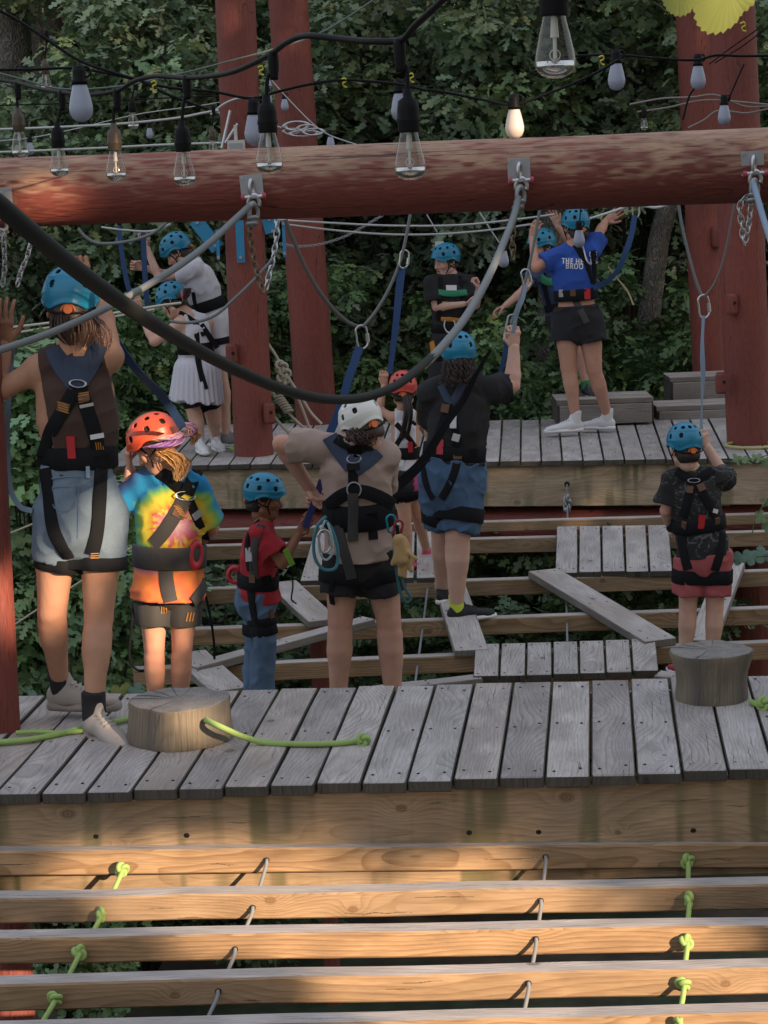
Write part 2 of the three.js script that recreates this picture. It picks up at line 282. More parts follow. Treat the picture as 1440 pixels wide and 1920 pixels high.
function platform(label, quad, n, y = 0.042) {   // quad: front-left, front-right, back-right, back-left in the photograph's survey
  const [fl, fr, br, bl] = quad.map((q) => onB(q[0], q[1], y));
  const t = thing('plank_platform', label, 'platform', fl.clone().lerp(fr, 0.5).add(V(0, -0.13, 0)));
  const sc = [];
  for (let i = 0; i < n; i++) {
    const A = fl.clone().lerp(fr, (i + 0.5) / n), B = bl.clone().lerp(br, (i + 0.5) / n); A.y += rr(-0.002, 0.002); A.z += rr(-0.006, 0.006);
    mesh('plank', timberGeo(A, B, Math.min(fl.distanceTo(fr), bl.distanceTo(br)) / n - 0.008, 0.04, 0.004, 2, 0.001), [pick(G1.concat(G3)), endDark, endDark], t, false);
    for (const k of [0.07, 0.93]) for (const s of [0.2, 0.8]) sc.push(fl.clone().lerp(fr, (i + s) / n).lerp(bl.clone().lerp(br, (i + s) / n), k));
  }
  screws(t, sc);
  for (const k of [0.08, 0.9]) { const A = fl.clone().lerp(bl, k).add(V(0, -0.042, 0)), B = fr.clone().lerp(br, k).add(V(0, -0.042, 0)); mesh('batten', timberGeo(A, B, 0.04, 0.09, 0.004, 2), [tanDull[0], tanDull[0], endGrey], t, false); }
}
platform('nearer plank platform of seven grey boards beside the right stump', [[886, 1268], [1236, 1256], [1230, 1197], [890, 1208]], 7);
platform('farther plank platform of five grey boards in front of the boy in black', [[1040, 1073], [1262, 1069], [1255, 984], [1042, 987]], 5);
platform('left plank platform of grey boards under the girl with the ponytail', [[560, 1088], [822, 1082], [818, 996], [588, 1000]], 6);
function board(label, p, w, th = 0.04, y = 0.045) {
  const A = onB(p[0], p[1], y), B = onB(p[2], p[3], y + (p[4] ?? 0));
  const t = thing('balance_board', label, 'wooden board', A.clone().lerp(B, 0.5).add(V(0, -th, 0)));
  mesh('plank', timberGeo(A, B, w, th, 0.004, 4, 0.0015), [pick(G3), endGrey, endGrey], t, false);
  const L = B.clone().sub(A), S = V(0, 1, 0).cross(L).normalize().multiplyScalar(w * 0.28);
  screws(t, [0.03, 0.5, 0.97].flatMap((k) => [1, -1].map((s) => A.clone().addScaledVector(L, k).addScaledVector(S, s))));
}
board('long diagonal board between the two right hand platforms', [1018, 1068, 1238, 1199, 0.004], 0.2, 0.045, 0.05);
board('sloping board under the feet of the woman in black', [842, 1090, 884, 1218], 0.19, 0.04, 0.048);
board('diagonal board running down from the left platform', [528, 1090, 606, 1162], 0.19, 0.04, 0.05);
board('diagonal board crossing behind the man in the white helmet', [360, 1248, 692, 1158, 0.01], 0.12, 0.045, 0.06);
board('diagonal board leading to the near deck beside the left stump', [352, 1222, 430, 1292], 0.21, 0.04, 0.045);
board('narrow board sloping down to the nearer platform', [700, 1290, 900, 1268], 0.12, 0.04, 0.03);
board('board under the boy in the black patterned shirt', [1372, 1055, 1316, 1200], 0.16, 0.04, 0.05);
board('short pale board beside the right stump', [1232, 1262, 1300, 1268], 0.13, 0.04, 0.05);
// low beam under the near deck's rear edge that carries the climbers on the left
{
  const A = V(-2.2, -0.62, -10.6), B = V(2, -0.62, -10.6);
  const t = thing('foot_beam', 'low beam behind the near deck that the left climbers stand on', 'wooden beam', V(0, -0.71, -10.6));
  mesh('timber', timberGeo(A, B, 0.5, 0.09, 0.005, 6), [G1[0], tanDull[0], endGrey], t, false);
}
// ---------- red posts and the big log ----------
function post(label, p0, p1, D, r0, r1, yb = GY, nm = 'red_post', ext = 2.2) {   // p0 upper, p1 lower survey pixels of the axis
  const a = at(p0[0], p0[1], D), b = at(p1[0], p1[1], D), d = a.clone().sub(b).normalize(), lo = b.clone().addScaledVector(d, (yb - b.y) / d.y), hi = a.clone().addScaledVector(d, ext);
  const t = thing(nm, label, 'post', lo.clone(), 'red posts'); const L = []; for (let i = 0; i <= 14; i++) L.push([lo.clone().lerp(hi, i / 14), lerp(r1, r0, i / 14)]);
  mesh('log', poleGeo(L, 24, 0.02), postM, t, false); return t;
}
const postA = post('red post with a lime rope round its foot, left of the ponytail girl', [441, 0], [476, 850], 16.0, 0.142, 0.147);
const postB = post('red post second from the left, standing behind the rope knots', [540, 0], [590, 740], 17.9, 0.15, 0.18);
const postC = post('thick red post at the right edge of the far deck', [1377, 130], [1406, 838], 15.6, 0.165, 0.16);
const postD = post('red post behind the thick one at the right, over the wooden steps', [1299, 30], [1331, 700], 18.6, 0.14, 0.15);
const postE = post('red post at the left edge beside the woman in brown', [-34, 900], [-9, 1380], 8.1, 0.092, 0.102);
post('short red post under the bridge behind the man in shorts', [597, 1140], [603, 1300], 12.9, 0.06, 0.05, GY, 'red_post', 0);
post('short red post under the bridge behind the boy in red', [436, 1060], [444, 1200], 14, 0.05, 0.05, GY, 'red_post', 0);
post('broad red post under the bridge at the right edge', [1412, 1000], [1420, 1260], 15.6, 0.19, 0.19, GY, 'red_post', 0);
const BD = 8.75;   // distance of the big log
{
  const l = at(0, 362, BD), r = at(1440, 310, BD), d = r.clone().sub(l), L = [];
  for (let i = 0; i <= 30; i++) { const k = lerp(-0.6, 1.6, i / 30); L.push([l.clone().addScaledVector(d, k), lerp(0.135, 0.146, clamp(k, 0, 1))]); }
  const t = thing('log_beam', 'big horizontal red log across the picture with worn pale top', 'log beam', l.clone().lerp(r, 0.5));
  const g = poleGeo(L, 40, 0.02); mesh('log', g, beamM, t, false);
  // posts outside the picture that carry it
  for (const [k, s] of [[-0.35, 'left'], [1.42, 'right']]) { const p = l.clone().addScaledVector(d, k).add(V(0, -0.1, -0.05)); const q = thing('red_post', 'red post outside the picture carrying the ' + s + ' end of the big log', 'post', V(p.x, GY, p.z), 'red posts'); mesh('log', poleGeo([0, 0.33, 0.66, 1].map((j) => [V(p.x, lerp(GY, p.y, j), p.z), 0.16]), 20), postM, q, false); }
}
// wooden steps on the far deck
function stepBox(label, x0, x1, yTop, yBot, D, depth) {
  const a = at(x0, yBot, D), b = at(x1, yBot, D), h = at(x0, yTop, D).y - a.y, t = thing('wooden_step', label, 'step box', a.clone().lerp(b, 0.5));
  const c = V(0, 0, -depth / 2); a.y = b.y = (a.y + b.y) / 2;
  const T = (y) => [a.clone().add(c).setY(y), b.clone().add(c).setY(y)];
  const [p, q] = T(a.y + h); mesh('top_board', timberGeo(p.clone().add(V(-0.02, 0, depth * 0.25)), q.clone().add(V(0.02, 0, depth * 0.25)), depth * 0.48, 0.04), [G4[0], endGrey, endDark], t, false);
  mesh('top_board', timberGeo(p.clone().add(V(-0.02, 0, -depth * 0.25)), q.clone().add(V(0.02, 0, -depth * 0.25)), depth * 0.48, 0.04), [G4[1], endGrey, endDark], t, false);
  mesh('front_board', timberGeo(a.clone().setY(a.y + h - 0.042), b.clone().setY(a.y + h - 0.042), 0.04, h - 0.05), [G4[0], greyW[1]([0.6, 0.58, 0.55]), endDark], t, false);
  for (const e of [a, b]) mesh('side_board', timberGeo(e.clone().add(V(0, 0, -0.025)).setY(a.y + h - 0.042), e.clone().add(V(0, 0, -depth)).setY(a.y + h - 0.042), 0.035, h - 0.05), [G4[0], endDark, endDark], t, false);
  return t;
}
stepBox('low grey step box behind the counselor in the blue shirt', 1050, 1222, 748, 796, 16.95, 0.5);
stepBox('lower tier of the grey wooden steps beside the right posts', 1236, 1375, 760, 795, 17.2, 0.45);
stepBox('upper tier of the grey wooden steps beside the right posts', 1262, 1378, 706, 760, 17.75, 0.45);

// the platform under the viewer, below the picture
{
  const t = thing('viewing_platform', 'wooden platform below the viewer, outside the picture', 'platform', V(0, 0.3, -1));
  for (let i = 0; i < 30; i++) { const x = -2.2 + i * 0.147; mesh('deck_board', timberGeo(V(x, 0.34, -3.85), V(x, 0.34, 1.6), 0.14, 0.04, 0.004, 2), [pick(G1), endDark, endDark], t, false); }
  mesh('fascia_board', timberGeo(V(-2.3, 0.298, -3.8), V(2.2, 0.298, -3.8), 0.04, 0.24), [tanDull[0], tanDull[0], endGrey], t, false);
}
// ---------- trees ----------
function barkMat(seed, a, b) {
  const W = 256, H = 512, hg = new Float32Array(W * H), f = (u, v) => { const w = u * 26 + 3.2 * pn(u * 9, v * 16, 9, 16, seed) + 1.2 * pn(u * 30, v * 40, 30, 40, seed + 6); const r = Math.abs(w - Math.round(w)) * 2, q = pn(u * 48, v * 40, 48, 40, seed + 1); return smooth(0.1, 0.85, r) * 0.5 + q * 0.5; };
  const map = texture(W, H, (u, v) => { const k = f(u, v), m = pn(u * 5, v * 7, 5, 7, seed + 2), g = pn(u * 60, v * 60, 60, 60, seed + 3); return [0, 1, 2].map((i) => lerp(b[i], a[i], k) * (0.65 + 0.45 * m + 0.25 * g)); }, 1, 1.2);
  const bump = texture(W, H, (u, v) => { const k = f(u, v); return [k, k, k]; }, 1, 1.2, false);
  return new THREE.MeshStandardMaterial({ map, bumpMap: bump, bumpScale: 0.02, roughness: 0.95 });
}
const barkGrey = barkMat(3, [0.2, 0.185, 0.165], [0.06, 0.052, 0.045]), barkDark = barkMat(7, [0.1, 0.088, 0.072], [0.03, 0.026, 0.022]);
function oakLeaf() {
  const half = [[0, 0.004], [0.1, 0.014], [0.2, 0.1], [0.27, 0.17], [0.36, 0.16], [0.4, 0.085], [0.5, 0.13], [0.58, 0.25], [0.68, 0.23], [0.71, 0.1], [0.8, 0.12], [0.88, 0.17], [0.95, 0.1]];
  const pos = [], idx = [], nrm = [];
  const add = (x, y) => { pos.push(x, 0.18 * Math.abs(x) - 0.16 * y * y, y); return pos.length / 3 - 1; };
  const mid = half.map(([y]) => add(0, y)), R = half.map(([y, x]) => add(x, y + x * 0.18)), L = half.map(([y, x]) => add(-x, y + x * 0.18)), tip = add(0, 1.0);
  for (let i = 0; i < half.length - 1; i++) idx.push(mid[i], mid[i + 1], R[i + 1], mid[i], R[i + 1], R[i], mid[i], L[i + 1], mid[i + 1], mid[i], L[i], L[i + 1]);
  const e = half.length - 1; idx.push(mid[e], tip, R[e], mid[e], L[e], tip);
  const g = new THREE.BufferGeometry(); g.setAttribute('position', new THREE.Float32BufferAttribute(pos, 3)); g.setIndex(idx); g.computeVertexNormals(); return g;
}
const leaf0 = oakLeaf();
function sprig(n, size) {
  const gs = [], m = new THREE.Matrix4();
  for (let i = 0; i < n; i++) {
    const a = i * 2.4 + rr(-0.4, 0.4), out = rr(0.2, 1), p = V(Math.sin(a) * 0.08 * out, rr(-0.05, 0.06), Math.cos(a) * 0.08 * out);
    const q = new THREE.Quaternion().setFromEuler(new THREE.Euler(rr(-0.3, 0.75), a, rr(-0.5, 0.5), 'YXZ')), s = size * rr(0.7, 1.2);
    gs.push(leaf0.clone().applyMatrix4(m.compose(p, q, V(s, s, s))));
  }
  return mergeGeometries(gs);
}
const sprigs = [sprig(8, 0.15), sprig(9, 0.135), sprig(7, 0.17)];
const leafM = phys([1, 1, 1], 0.5, { side: THREE.DoubleSide, transmission: 0.32, thickness: 0, specularIntensity: 0.5 });
const leafPlain = std([1, 1, 1], 0.62, { side: THREE.DoubleSide });
const leafTone = [[0.19, 0.275, 0.145], [0.245, 0.335, 0.205], [0.16, 0.24, 0.135], [0.275, 0.355, 0.25]];
function crown(parent, pts, variant, tone, mat = leafM) {   // pts: [point, scale]
  const g = sprigs[variant % sprigs.length], m = new THREE.InstancedMesh(g, mat, pts.length), M4 = new THREE.Matrix4(), q = new THREE.Quaternion(), c = new THREE.Color(), o = parent.position;
  pts.forEach(([p, s, k], i) => {
    q.setFromEuler(new THREE.Euler(rr(-0.7, 0.7), rr(0, 6.28), rr(-0.7, 0.7), 'YXZ')); m.setMatrixAt(i, M4.compose(p.clone().sub(o), q, V(s, s, s)));
    const f = rr(0.7, 1.35) * (k ?? 1), y = rnd() < 0.04 ? 1.5 : 1; c.setRGB(tone[0] * f * y * rr(0.9, 1.15), tone[1] * f * (y > 1 ? 1.25 : 1), tone[2] * f * rr(0.85, 1.2)); m.setColorAt(i, c);
  });
  m.name = 'crown'; m.userData.kind = 'stuff'; m.castShadow = m.receiveShadow = true; parent.add(m); return m;
}
function limbs(from, ends, r, bark, parent) {
  const gs = ends.map((e) => { const mid = from.clone().lerp(e, 0.5).add(V(rr(-0.25, 0.25), rr(0, 0.35), rr(-0.2, 0.2))); return poleGeo([0, 0.25, 0.5, 0.75, 1].map((t) => [from.clone().multiplyScalar((1 - t) * (1 - t)).addScaledVector(mid, 2 * t * (1 - t)).addScaledVector(e, t * t), lerp(r, r * 0.2, t)]), 7, 0.05); });
  mesh('branches', merge(gs), bark, parent, false);
}
function clumps(c, rad, n, per, scale, cr = 0.6, yMin = GY + 0.2) {
  const out = [], cs = [];
  for (let i = 0; i < n; i++) {
    let p; do p = V(rr(-1, 1), rr(-1, 1), rr(-1, 1)); while (p.length() > 1 || p.length() < 0.35);
    p.multiply(rad).add(c); if (p.y < yMin) p.y = yMin + rnd() * 0.5; cs.push(p); const k = rr(0.75, 1.3), R = cr * rr(0.7, 1.3);
    for (let j = 0; j < per; j++) { let q; do q = V(rr(-1, 1), rr(-1, 1), rr(-1, 1)); while (q.length() > 1); out.push([V(p.x + q.x * R, p.y + q.y * R * 0.6, p.z + q.z * R), scale * rr(0.8, 1.25), k]); }
  }
  return [out, cs];
}
function tree(label, trunk, D, r0, r1, cc, rad, n, per, o = {}) {   // trunk: survey pixels from top to foot; cc: crown centre offset from trunk top
  const P = A3(trunk, D), foot = P[P.length - 1].clone(), down = foot.clone().sub(P[P.length - 2]).normalize(); const gy = groundH(foot.x, foot.z);
  if (down.y < -0.2) foot.addScaledVector(down, (gy - 0.1 - foot.y) / down.y);
  const top = P[0].clone(), up = P[0].clone().sub(P[1]).normalize(); top.addScaledVector(up, o.up ?? 2.5);
  const t = thing(o.name ?? 'oak_tree', label, o.cat ?? 'tree', V(foot.x, gy, foot.z), o.group), pts = new THREE.CatmullRomCurve3([foot, ...P.reverse(), top]).getPoints(16), bark = o.bark ?? barkGrey;
  mesh('trunk', poleGeo(pts.map((p, i) => [p, lerp(r1, r0, i / 16) * (i === 0 ? 1.25 : 1)]), 16, 0.06), bark, t, false);
  if (n) { const c = top.clone().add(cc), [ls, cs] = clumps(c, rad, n, per, o.scale ?? 1, o.cr); limbs(top.clone().lerp(pts[8], 0.15), cs.filter((_, i) => i % 3 === 0), r0 * 0.5, bark, t); crown(t, ls, o.variant ?? Math.floor(rnd() * 3), o.tone ?? pick(leafTone)); }
  return t;
}
const BG = 'background trees';
tree('large grey trunk at the left edge with a thick side branch', [[20, -60], [28, 120], [40, 260], [48, 420]], 22, 0.13, 0.2, V(0.2, 0.3, 0.4), V(2.4, 1.8, 1.6), 26, 36, { up: 1.2, variant: 0, tone: leafTone[1] });
tree('straight grey trunk standing behind the counselor in the blue shirt', [[1052, 150], [1046, 420], [1040, 640], [1036, 800]], 20.5, 0.14, 0.19, V(0, 1.2, 0.6), V(2.4, 1.5, 1.4), 26, 36, { up: 1.6, variant: 1, tone: leafTone[3] });
tree('slender grey leaning trunk right of the counselor in the blue shirt', [[1275, 330], [1240, 430], [1222, 560], [1190, 745]], 20, 0.075, 0.12, V(0.5, 0.6, 0.2), V(1.5, 1.1, 1.0), 14, 30, { up: 0.8, variant: 2, tone: leafTone[0] });
tree('dark straight trunk behind the boy facing left in black', [[916, 300], [918, 480], [922, 660], [930, 800]], 22.5, 0.12, 0.18, V(-0.4, 1.5, 0), V(2.4, 1.8, 1.4), 26, 36, { bark: barkDark, up: 2.5, variant: 0, tone: leafTone[2] });
tree('dark leaning trunk high on the left behind the string lights', [[92, -40], [106, 60], [118, 180], [150, 420]], 24, 0.09, 0.14, V(0.3, 0.6, 0.3), V(2.2, 1.8, 1.4), 24, 34, { bark: barkDark, up: 1.4, variant: 1, tone: leafTone[0] });
tree('thin pale trunk behind the string lights right of the second post', [[735, 40], [742, 260], [748, 430], [752, 640]], 25, 0.06, 0.09, V(0.2, 1.0, 0), V(2.4, 2.0, 1.5), 26, 36, { up: 2, variant: 2, tone: leafTone[3] });
tree('thin trunk half hidden by leaves between the two left red posts', [[640, -40], [640, 200], [636, 420], [640, 640]], 26, 0.07, 0.1, V(-0.4, 1, 0), V(2.5, 2.2, 1.6), 26, 36, { bark: barkDark, up: 2, variant: 0, tone: leafTone[1] });
// leafy trees with hidden trunks: crowns that fill the picture's upper half
const crowns = [[140, 330, 20.3, 1.5, 1.0, 0.8, 2], [330, 130, 21, 1.7, 1.2, 1.0, 1], [560, 330, 21.5, 1.6, 1.1, 1.0, 3], [700, 120, 21, 1.8, 1.2, 1.0, 1], [880, 260, 21.6, 1.6, 1.2, 1.0, 3], [1000, 60, 21, 1.8, 1.2, 1.0, 0], [1180, 220, 20.8, 1.5, 1.1, 0.9, 1], [1400, 160, 21, 1.3, 1.3, 1.0, 3], [240, 560, 21.5, 1.5, 1.0, 0.9, 2], [690, 520, 22, 1.6, 1.0, 0.9, 2], [1160, 480, 23, 1.6, 1.1, 0.9, 0], [1420, 480, 22, 1.2, 1.2, 0.9, 2]];
const where = ['left of the red posts beside the climbers', 'at the upper left behind the string lights', 'between the two left red posts', 'above the middle of the log', 'right of the middle above the log', 'at the top centre behind the large bulb', 'behind the two frosted bulbs at the right', 'at the upper right edge behind the red posts', 'low behind the boy in white', 'low behind the hanging blue strap', 'low behind the counselor and leaning trunk', 'low at the right edge behind the posts'];
crowns.forEach(([px, py, D, a, b, c, tn], i) => {
  const p = at(px, py, D), x = p.x + rr(-0.6, 0.6), t = thing('oak_tree', 'oak with dense lobed grey green leaves ' + where[i], 'tree', V(x, groundH(x, p.z - 0.5), p.z - 0.5), undefined);
  const pts = [0, 0.3, 0.6, 1].map((k) => [V(lerp(x, p.x, k) + 0.1 * Math.sin(k * 5), lerp(groundH(x, p.z), p.y, k), p.z - 0.5 + 0.15 * Math.sin(k * 7)), lerp(0.09, 0.04, k)]);
  mesh('trunk', poleGeo(pts, 9, 0.05), barkDark, t, false);
  const [ls, cs] = clumps(p, V(a * 1.15, b * 1.2, c), 30, 34, 1.0, 0.5); limbs(pts[2][0], cs.filter((_, j) => j % 2 === 0), 0.035, barkDark, t); crown(t, ls, i, leafTone[tn]);
});
// undergrowth seen below and between the boards
const bushes = [[60, 780, 12.6, 0.45, 'left edge under the arm of the woman in brown', 1.4], [150, 930, 17.5, 0.9, 'below the far deck at the left', 0.9], [520, 600, 19.6, 0.8, 'behind the tan ropes', 0.8], [250, 700, 18.6, 0.7, 'under the girl in white', 1], [820, 700, 20, 0.9, 'between the ponytail girl and the boy in black', 0.7], [980, 660, 19.6, 0.8, 'behind the raised arm of the woman in black', 0.9], [1130, 650, 19.4, 0.7, 'behind the legs of the counselor', 0.7], [1270, 640, 19.3, 0.6, 'between the leaning trunk and the right posts', 0.8], [90, 1100, 14, 0.9, 'behind the legs of the woman in brown', 0.8], [240, 1160, 13.4, 0.7, 'between the woman in brown and the tie dye girl', 0.9], [640, 1180, 16.5, 1.0, 'below the bridge behind the man in shorts', 0.8], [780, 1240, 14.6, 0.8, 'below the bridge right of the man in shorts', 0.8], [960, 1140, 15.6, 0.9, 'below the bridge between the platforms', 0.7], [1160, 1130, 14.8, 0.7, 'below the long diagonal board', 0.7], [420, 1240, 13.5, 0.6, 'below the bridge behind the boy in red', 0.7]];
for (const [px, py, D, r, w, k] of bushes) {
  const p = at(px, py, D); p.y = Math.max(p.y, GY + 0.3); const t = thing('leafy_shrub', 'leafy green shrub ' + w, 'shrub', V(p.x, groundH(p.x, p.z), p.z));
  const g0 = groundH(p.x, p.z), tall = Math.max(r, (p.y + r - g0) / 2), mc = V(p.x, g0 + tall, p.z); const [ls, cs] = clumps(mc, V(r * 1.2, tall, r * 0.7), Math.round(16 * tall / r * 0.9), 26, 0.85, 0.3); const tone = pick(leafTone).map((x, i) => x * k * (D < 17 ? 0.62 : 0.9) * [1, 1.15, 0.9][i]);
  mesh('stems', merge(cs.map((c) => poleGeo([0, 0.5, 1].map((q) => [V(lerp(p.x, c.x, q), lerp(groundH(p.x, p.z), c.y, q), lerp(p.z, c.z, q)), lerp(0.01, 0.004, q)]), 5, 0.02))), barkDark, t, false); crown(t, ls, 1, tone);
}
// the wood beyond
{
  const N = 14000, g = sprigs[0], m = new THREE.InstancedMesh(g, leafPlain, N), M4 = new THREE.Matrix4(), q = new THREE.Quaternion(), c = new THREE.Color();
  for (let i = 0; i < N; i++) { const z = -rr(27, 46), x = rr(-0.45, 0.45) * -z, y = groundH(x, z) + Math.pow(rnd(), 0.9) * (13 - rnd() * 2) - 1, s = rr(2.2, 4.6); q.setFromEuler(new THREE.Euler(rr(-1, 1), rr(0, 6.28), rr(-1, 1))); m.setMatrixAt(i, M4.compose(V(x, y, z), q, V(s, s, s))); const f = rr(0.4, 1); c.setRGB(0.19 * f, 0.27 * f, 0.15 * f); m.setColorAt(i, c); }
  m.name = 'distant_wood'; scene.add(m); tag(m, 'dark mass of leaves of the wood far behind the decks', null, null, 'stuff');
  const tr = []; for (let i = 0; i < 46; i++) { const z = -rr(26, 44), x = rr(-0.35, 0.35) * -z, y = groundH(x, z) - 0.2, r = rr(0.06, 0.2), l = rr(-0.5, 0.5); tr.push(poleGeo([[V(x, y, z), r], [V(x + l * 0.4, y + 4, z), r * 0.85], [V(x + l, y + 9, z), r * 0.5]], 8, 0.04)); }
  tag(mesh('distant_trunks', merge(tr), barkDark, scene), 'thin dark trunks of the wood far behind the decks', null, null, 'stuff');
}
// ---------- the oaks behind the viewer, through whose gaps the low sun falls ----------
const sunSpots = [];   // [point, radius]: gaps in the leaves towards the sun
const spot = (px, py, D, r) => sunSpots.push([at(px, py, D), r]);
for (const [x, y, r] of [[220, 1632, 26], [330, 1630, 32], [450, 1628, 32], [560, 1626, 24], [920, 1628, 8], [330, 1710, 30], [430, 1712, 42], [550, 1708, 48], [660, 1705, 48], [770, 1700, 48], [860, 1695, 52], [960, 1690, 44], [1040, 1690, 22], [640, 1780, 30], [740, 1775, 42], [840, 1770, 54], [900, 1770, 54], [990, 1765, 42], [1060, 1765, 14], [1290, 1765, 14], [690, 1860, 30], [780, 1855, 46], [880, 1855, 54], [980, 1850, 54], [1080, 1850, 54], [1180, 1850, 54], [1290, 1850, 54], [1390, 1850, 42], [800, 1920, 40], [1000, 1915, 54], [1200, 1905, 54]]) spot(x, y, 7.22 - (y - 1590) * 0.003, r / 600 + 0.015);
for (const [x, y, r] of [[88, 1100, 0.045], [88, 1150, 0.03], [172, 1075, 0.03], [215, 985, 0.06], [222, 935, 0.035], [120, 1035, 0.02], [20, 1110, 0.04]]) spot(x, y, 7.98, r);
for (const [x, y, r] of [[295, 1215, 0.065], [345, 1205, 0.05], [290, 1120, 0.06], [358, 1110, 0.05], [395, 950, 0.06], [300, 965, 0.08], [262, 930, 0.04], [262, 805, 0.07], [300, 785, 0.06], [300, 862, 0.05], [335, 880, 0.05], [350, 820, 0.03]]) spot(x, y, 9.45, r);
for (const [x, y, r] of [[75, 362, 0.03], [110, 392, 0.045], [1010, 372, 0.02]]) spot(x, y, 8.6, r);
spot(400, 1352, 7.75, 0.03); spot(255, 1350, 7.85, 0.02); spot(1330, 20, 2.6, 0.04); spot(965, 235, 6.4, 0.04); spot(218, 320, 6, 0.03);
{
  const gap = (p) => { let m = 9; for (const [c, r] of sunSpots) { const d = p.clone().sub(c), q = d.dot(SUN); d.addScaledVector(SUN, -q); m = Math.min(m, d.length() - r); } return m; };
  const rows = [[5.5, 6.5, 5.6], [9.5, 8, 7.2], [13.5, 6.5, 7], [17.5, 8.5, 8], [22, 7, 8.5], [27, 9, 9.5], [32, 8, 10], [37, 9, 11], [42, 8, 11], [15, 12.5, 7.4], [19, 12, 8], [11.5, 11.5, 6.6]];
  rows.forEach(([x, z, y], i) => {
    const t = thing('oak_tree', 'tall oak behind the viewer, ' + ['nearest of its row', 'second of its row from the viewer', 'third of its row from the viewer', 'fourth of its row from the viewer', 'middle one of its row', 'fourth from the far end of its row', 'third from the far end of its row', 'last but one of its row', 'farthest of its row', 'middle one of the rear group', 'right one of the rear group', 'left one of the rear group'][i], 'tree', V(x, groundH(x, z), z), 'oaks behind the viewer');
    mesh('trunk', poleGeo([0, 0.3, 0.6, 1].map((k) => [V(x + 0.2 * Math.sin(k * 4), lerp(groundH(x, z), y + 3, k), z), lerp(0.3, 0.1, k)]), 10, 0.05), barkDark, t, false);
    const ls = [], N = i < 4 || i > 8 ? 4200 : 2300; let tries = 0;
    while (ls.length < N) { const q = V(rr(-1, 1), rr(-1, 1), rr(-1, 1)); if (q.length() > 1) continue; const p = V(x + q.x * 3.6, y + q.y * 7.2, z + q.z * 2.6), s = rr(1.8, 2.8); if (p.y < groundH(x, z) + 1) continue; const m = gap(p); if (m > 0.24 * s) ls.push([p, s]); else if (m > 0.04) for (let j = 0; j < 8; j++) { const e = V(p.x + rr(-0.3, 0.3), p.y + rr(-0.3, 0.3), p.z + rr(-0.8, 0.8)); if (gap(e) > 0.1) ls.push([e, rr(0.5, 0.75)]); } if (++tries > 60000) break; }
    crown(t, ls, 1, leafTone[1], leafPlain);
  });
}
// ---------- figures: distance fields meshed with surface nets ----------
const smin = (a, b, k) => { if (k <= 0) return Math.min(a, b); const h = Math.max(k - Math.abs(a - b), 0) / k; return Math.min(a, b) - h * h * k * 0.25; };
function cone(a, b, r1, r2) {   // tapered capsule
  const ax = a.x, ay = a.y, az = a.z, dx = b.x - ax, dy = b.y - ay, dz = b.z - az, l2 = dx * dx + dy * dy + dz * dz + 1e-9;
  return (x, y, z) => { let t = ((x - ax) * dx + (y - ay) * dy + (z - az) * dz) / l2; t = t < 0 ? 0 : t > 1 ? 1 : t; const px = x - ax - dx * t, py = y - ay - dy * t, pz = z - az - dz * t; return Math.sqrt(px * px + py * py + pz * pz) - (r1 + (r2 - r1) * t); };
}
function ell(c, rx, ry, rz) { const m = Math.min(rx, ry, rz); return (x, y, z) => { const a = (x - c.x) / rx, b = (y - c.y) / ry, d = (z - c.z) / rz; return (Math.sqrt(a * a + b * b + d * d) - 1) * m; }; }
function slab(secs, grow = 0) {   // chain of elliptic sections {c, a, b, A}: a along the lateral axis A, b across it
  const segs = []; for (let i = 0; i < secs.length - 1; i++) { const s = secs[i], e = secs[i + 1], d = e.c.clone().sub(s.c); segs.push({ s, e, d, l2: d.lengthSq(), n: d.clone().normalize() }); }
  const q = V(0, 0, 0), A = V(0, 0, 0), B = V(0, 0, 0);
  return (x, y, z) => {
    let best = 1e9;
    for (const g of segs) {
      q.set(x - g.s.c.x, y - g.s.c.y, z - g.s.c.z); let t = q.dot(g.d) / g.l2; t = t < 0 ? 0 : t > 1 ? 1 : t; q.addScaledVector(g.d, -t);
      A.copy(g.s.A).lerp(g.e.A, t); A.addScaledVector(g.n, -A.dot(g.n)).normalize(); B.crossVectors(A, g.n);
      const a = lerp(g.s.a, g.e.a, t) + grow, b = lerp(g.s.b, g.e.b, t) + grow, m = Math.min(a, b), u = q.dot(A) / a, v = q.dot(B) / b, w = q.dot(g.n) / m, k = (Math.sqrt(u * u + v * v + w * w) - 1) * m;
      if (k < best) best = k;
    }
    return best;
  };
}
const halfspace = (p, n) => { const d = n.dot(p); return (x, y, z) => n.x * x + n.y * y + n.z * z - d; };
const cut = (f, h) => (x, y, z) => Math.max(f(x, y, z), h(x, y, z));
const join = (fs, k) => (x, y, z) => { let d = fs[0](x, y, z); for (let i = 1; i < fs.length; i++) d = smin(d, fs[i](x, y, z), k); return d; };
function boxOf(pts, pad) { const b = new THREE.Box3().setFromPoints(pts); return b.expandByScalar(pad); }
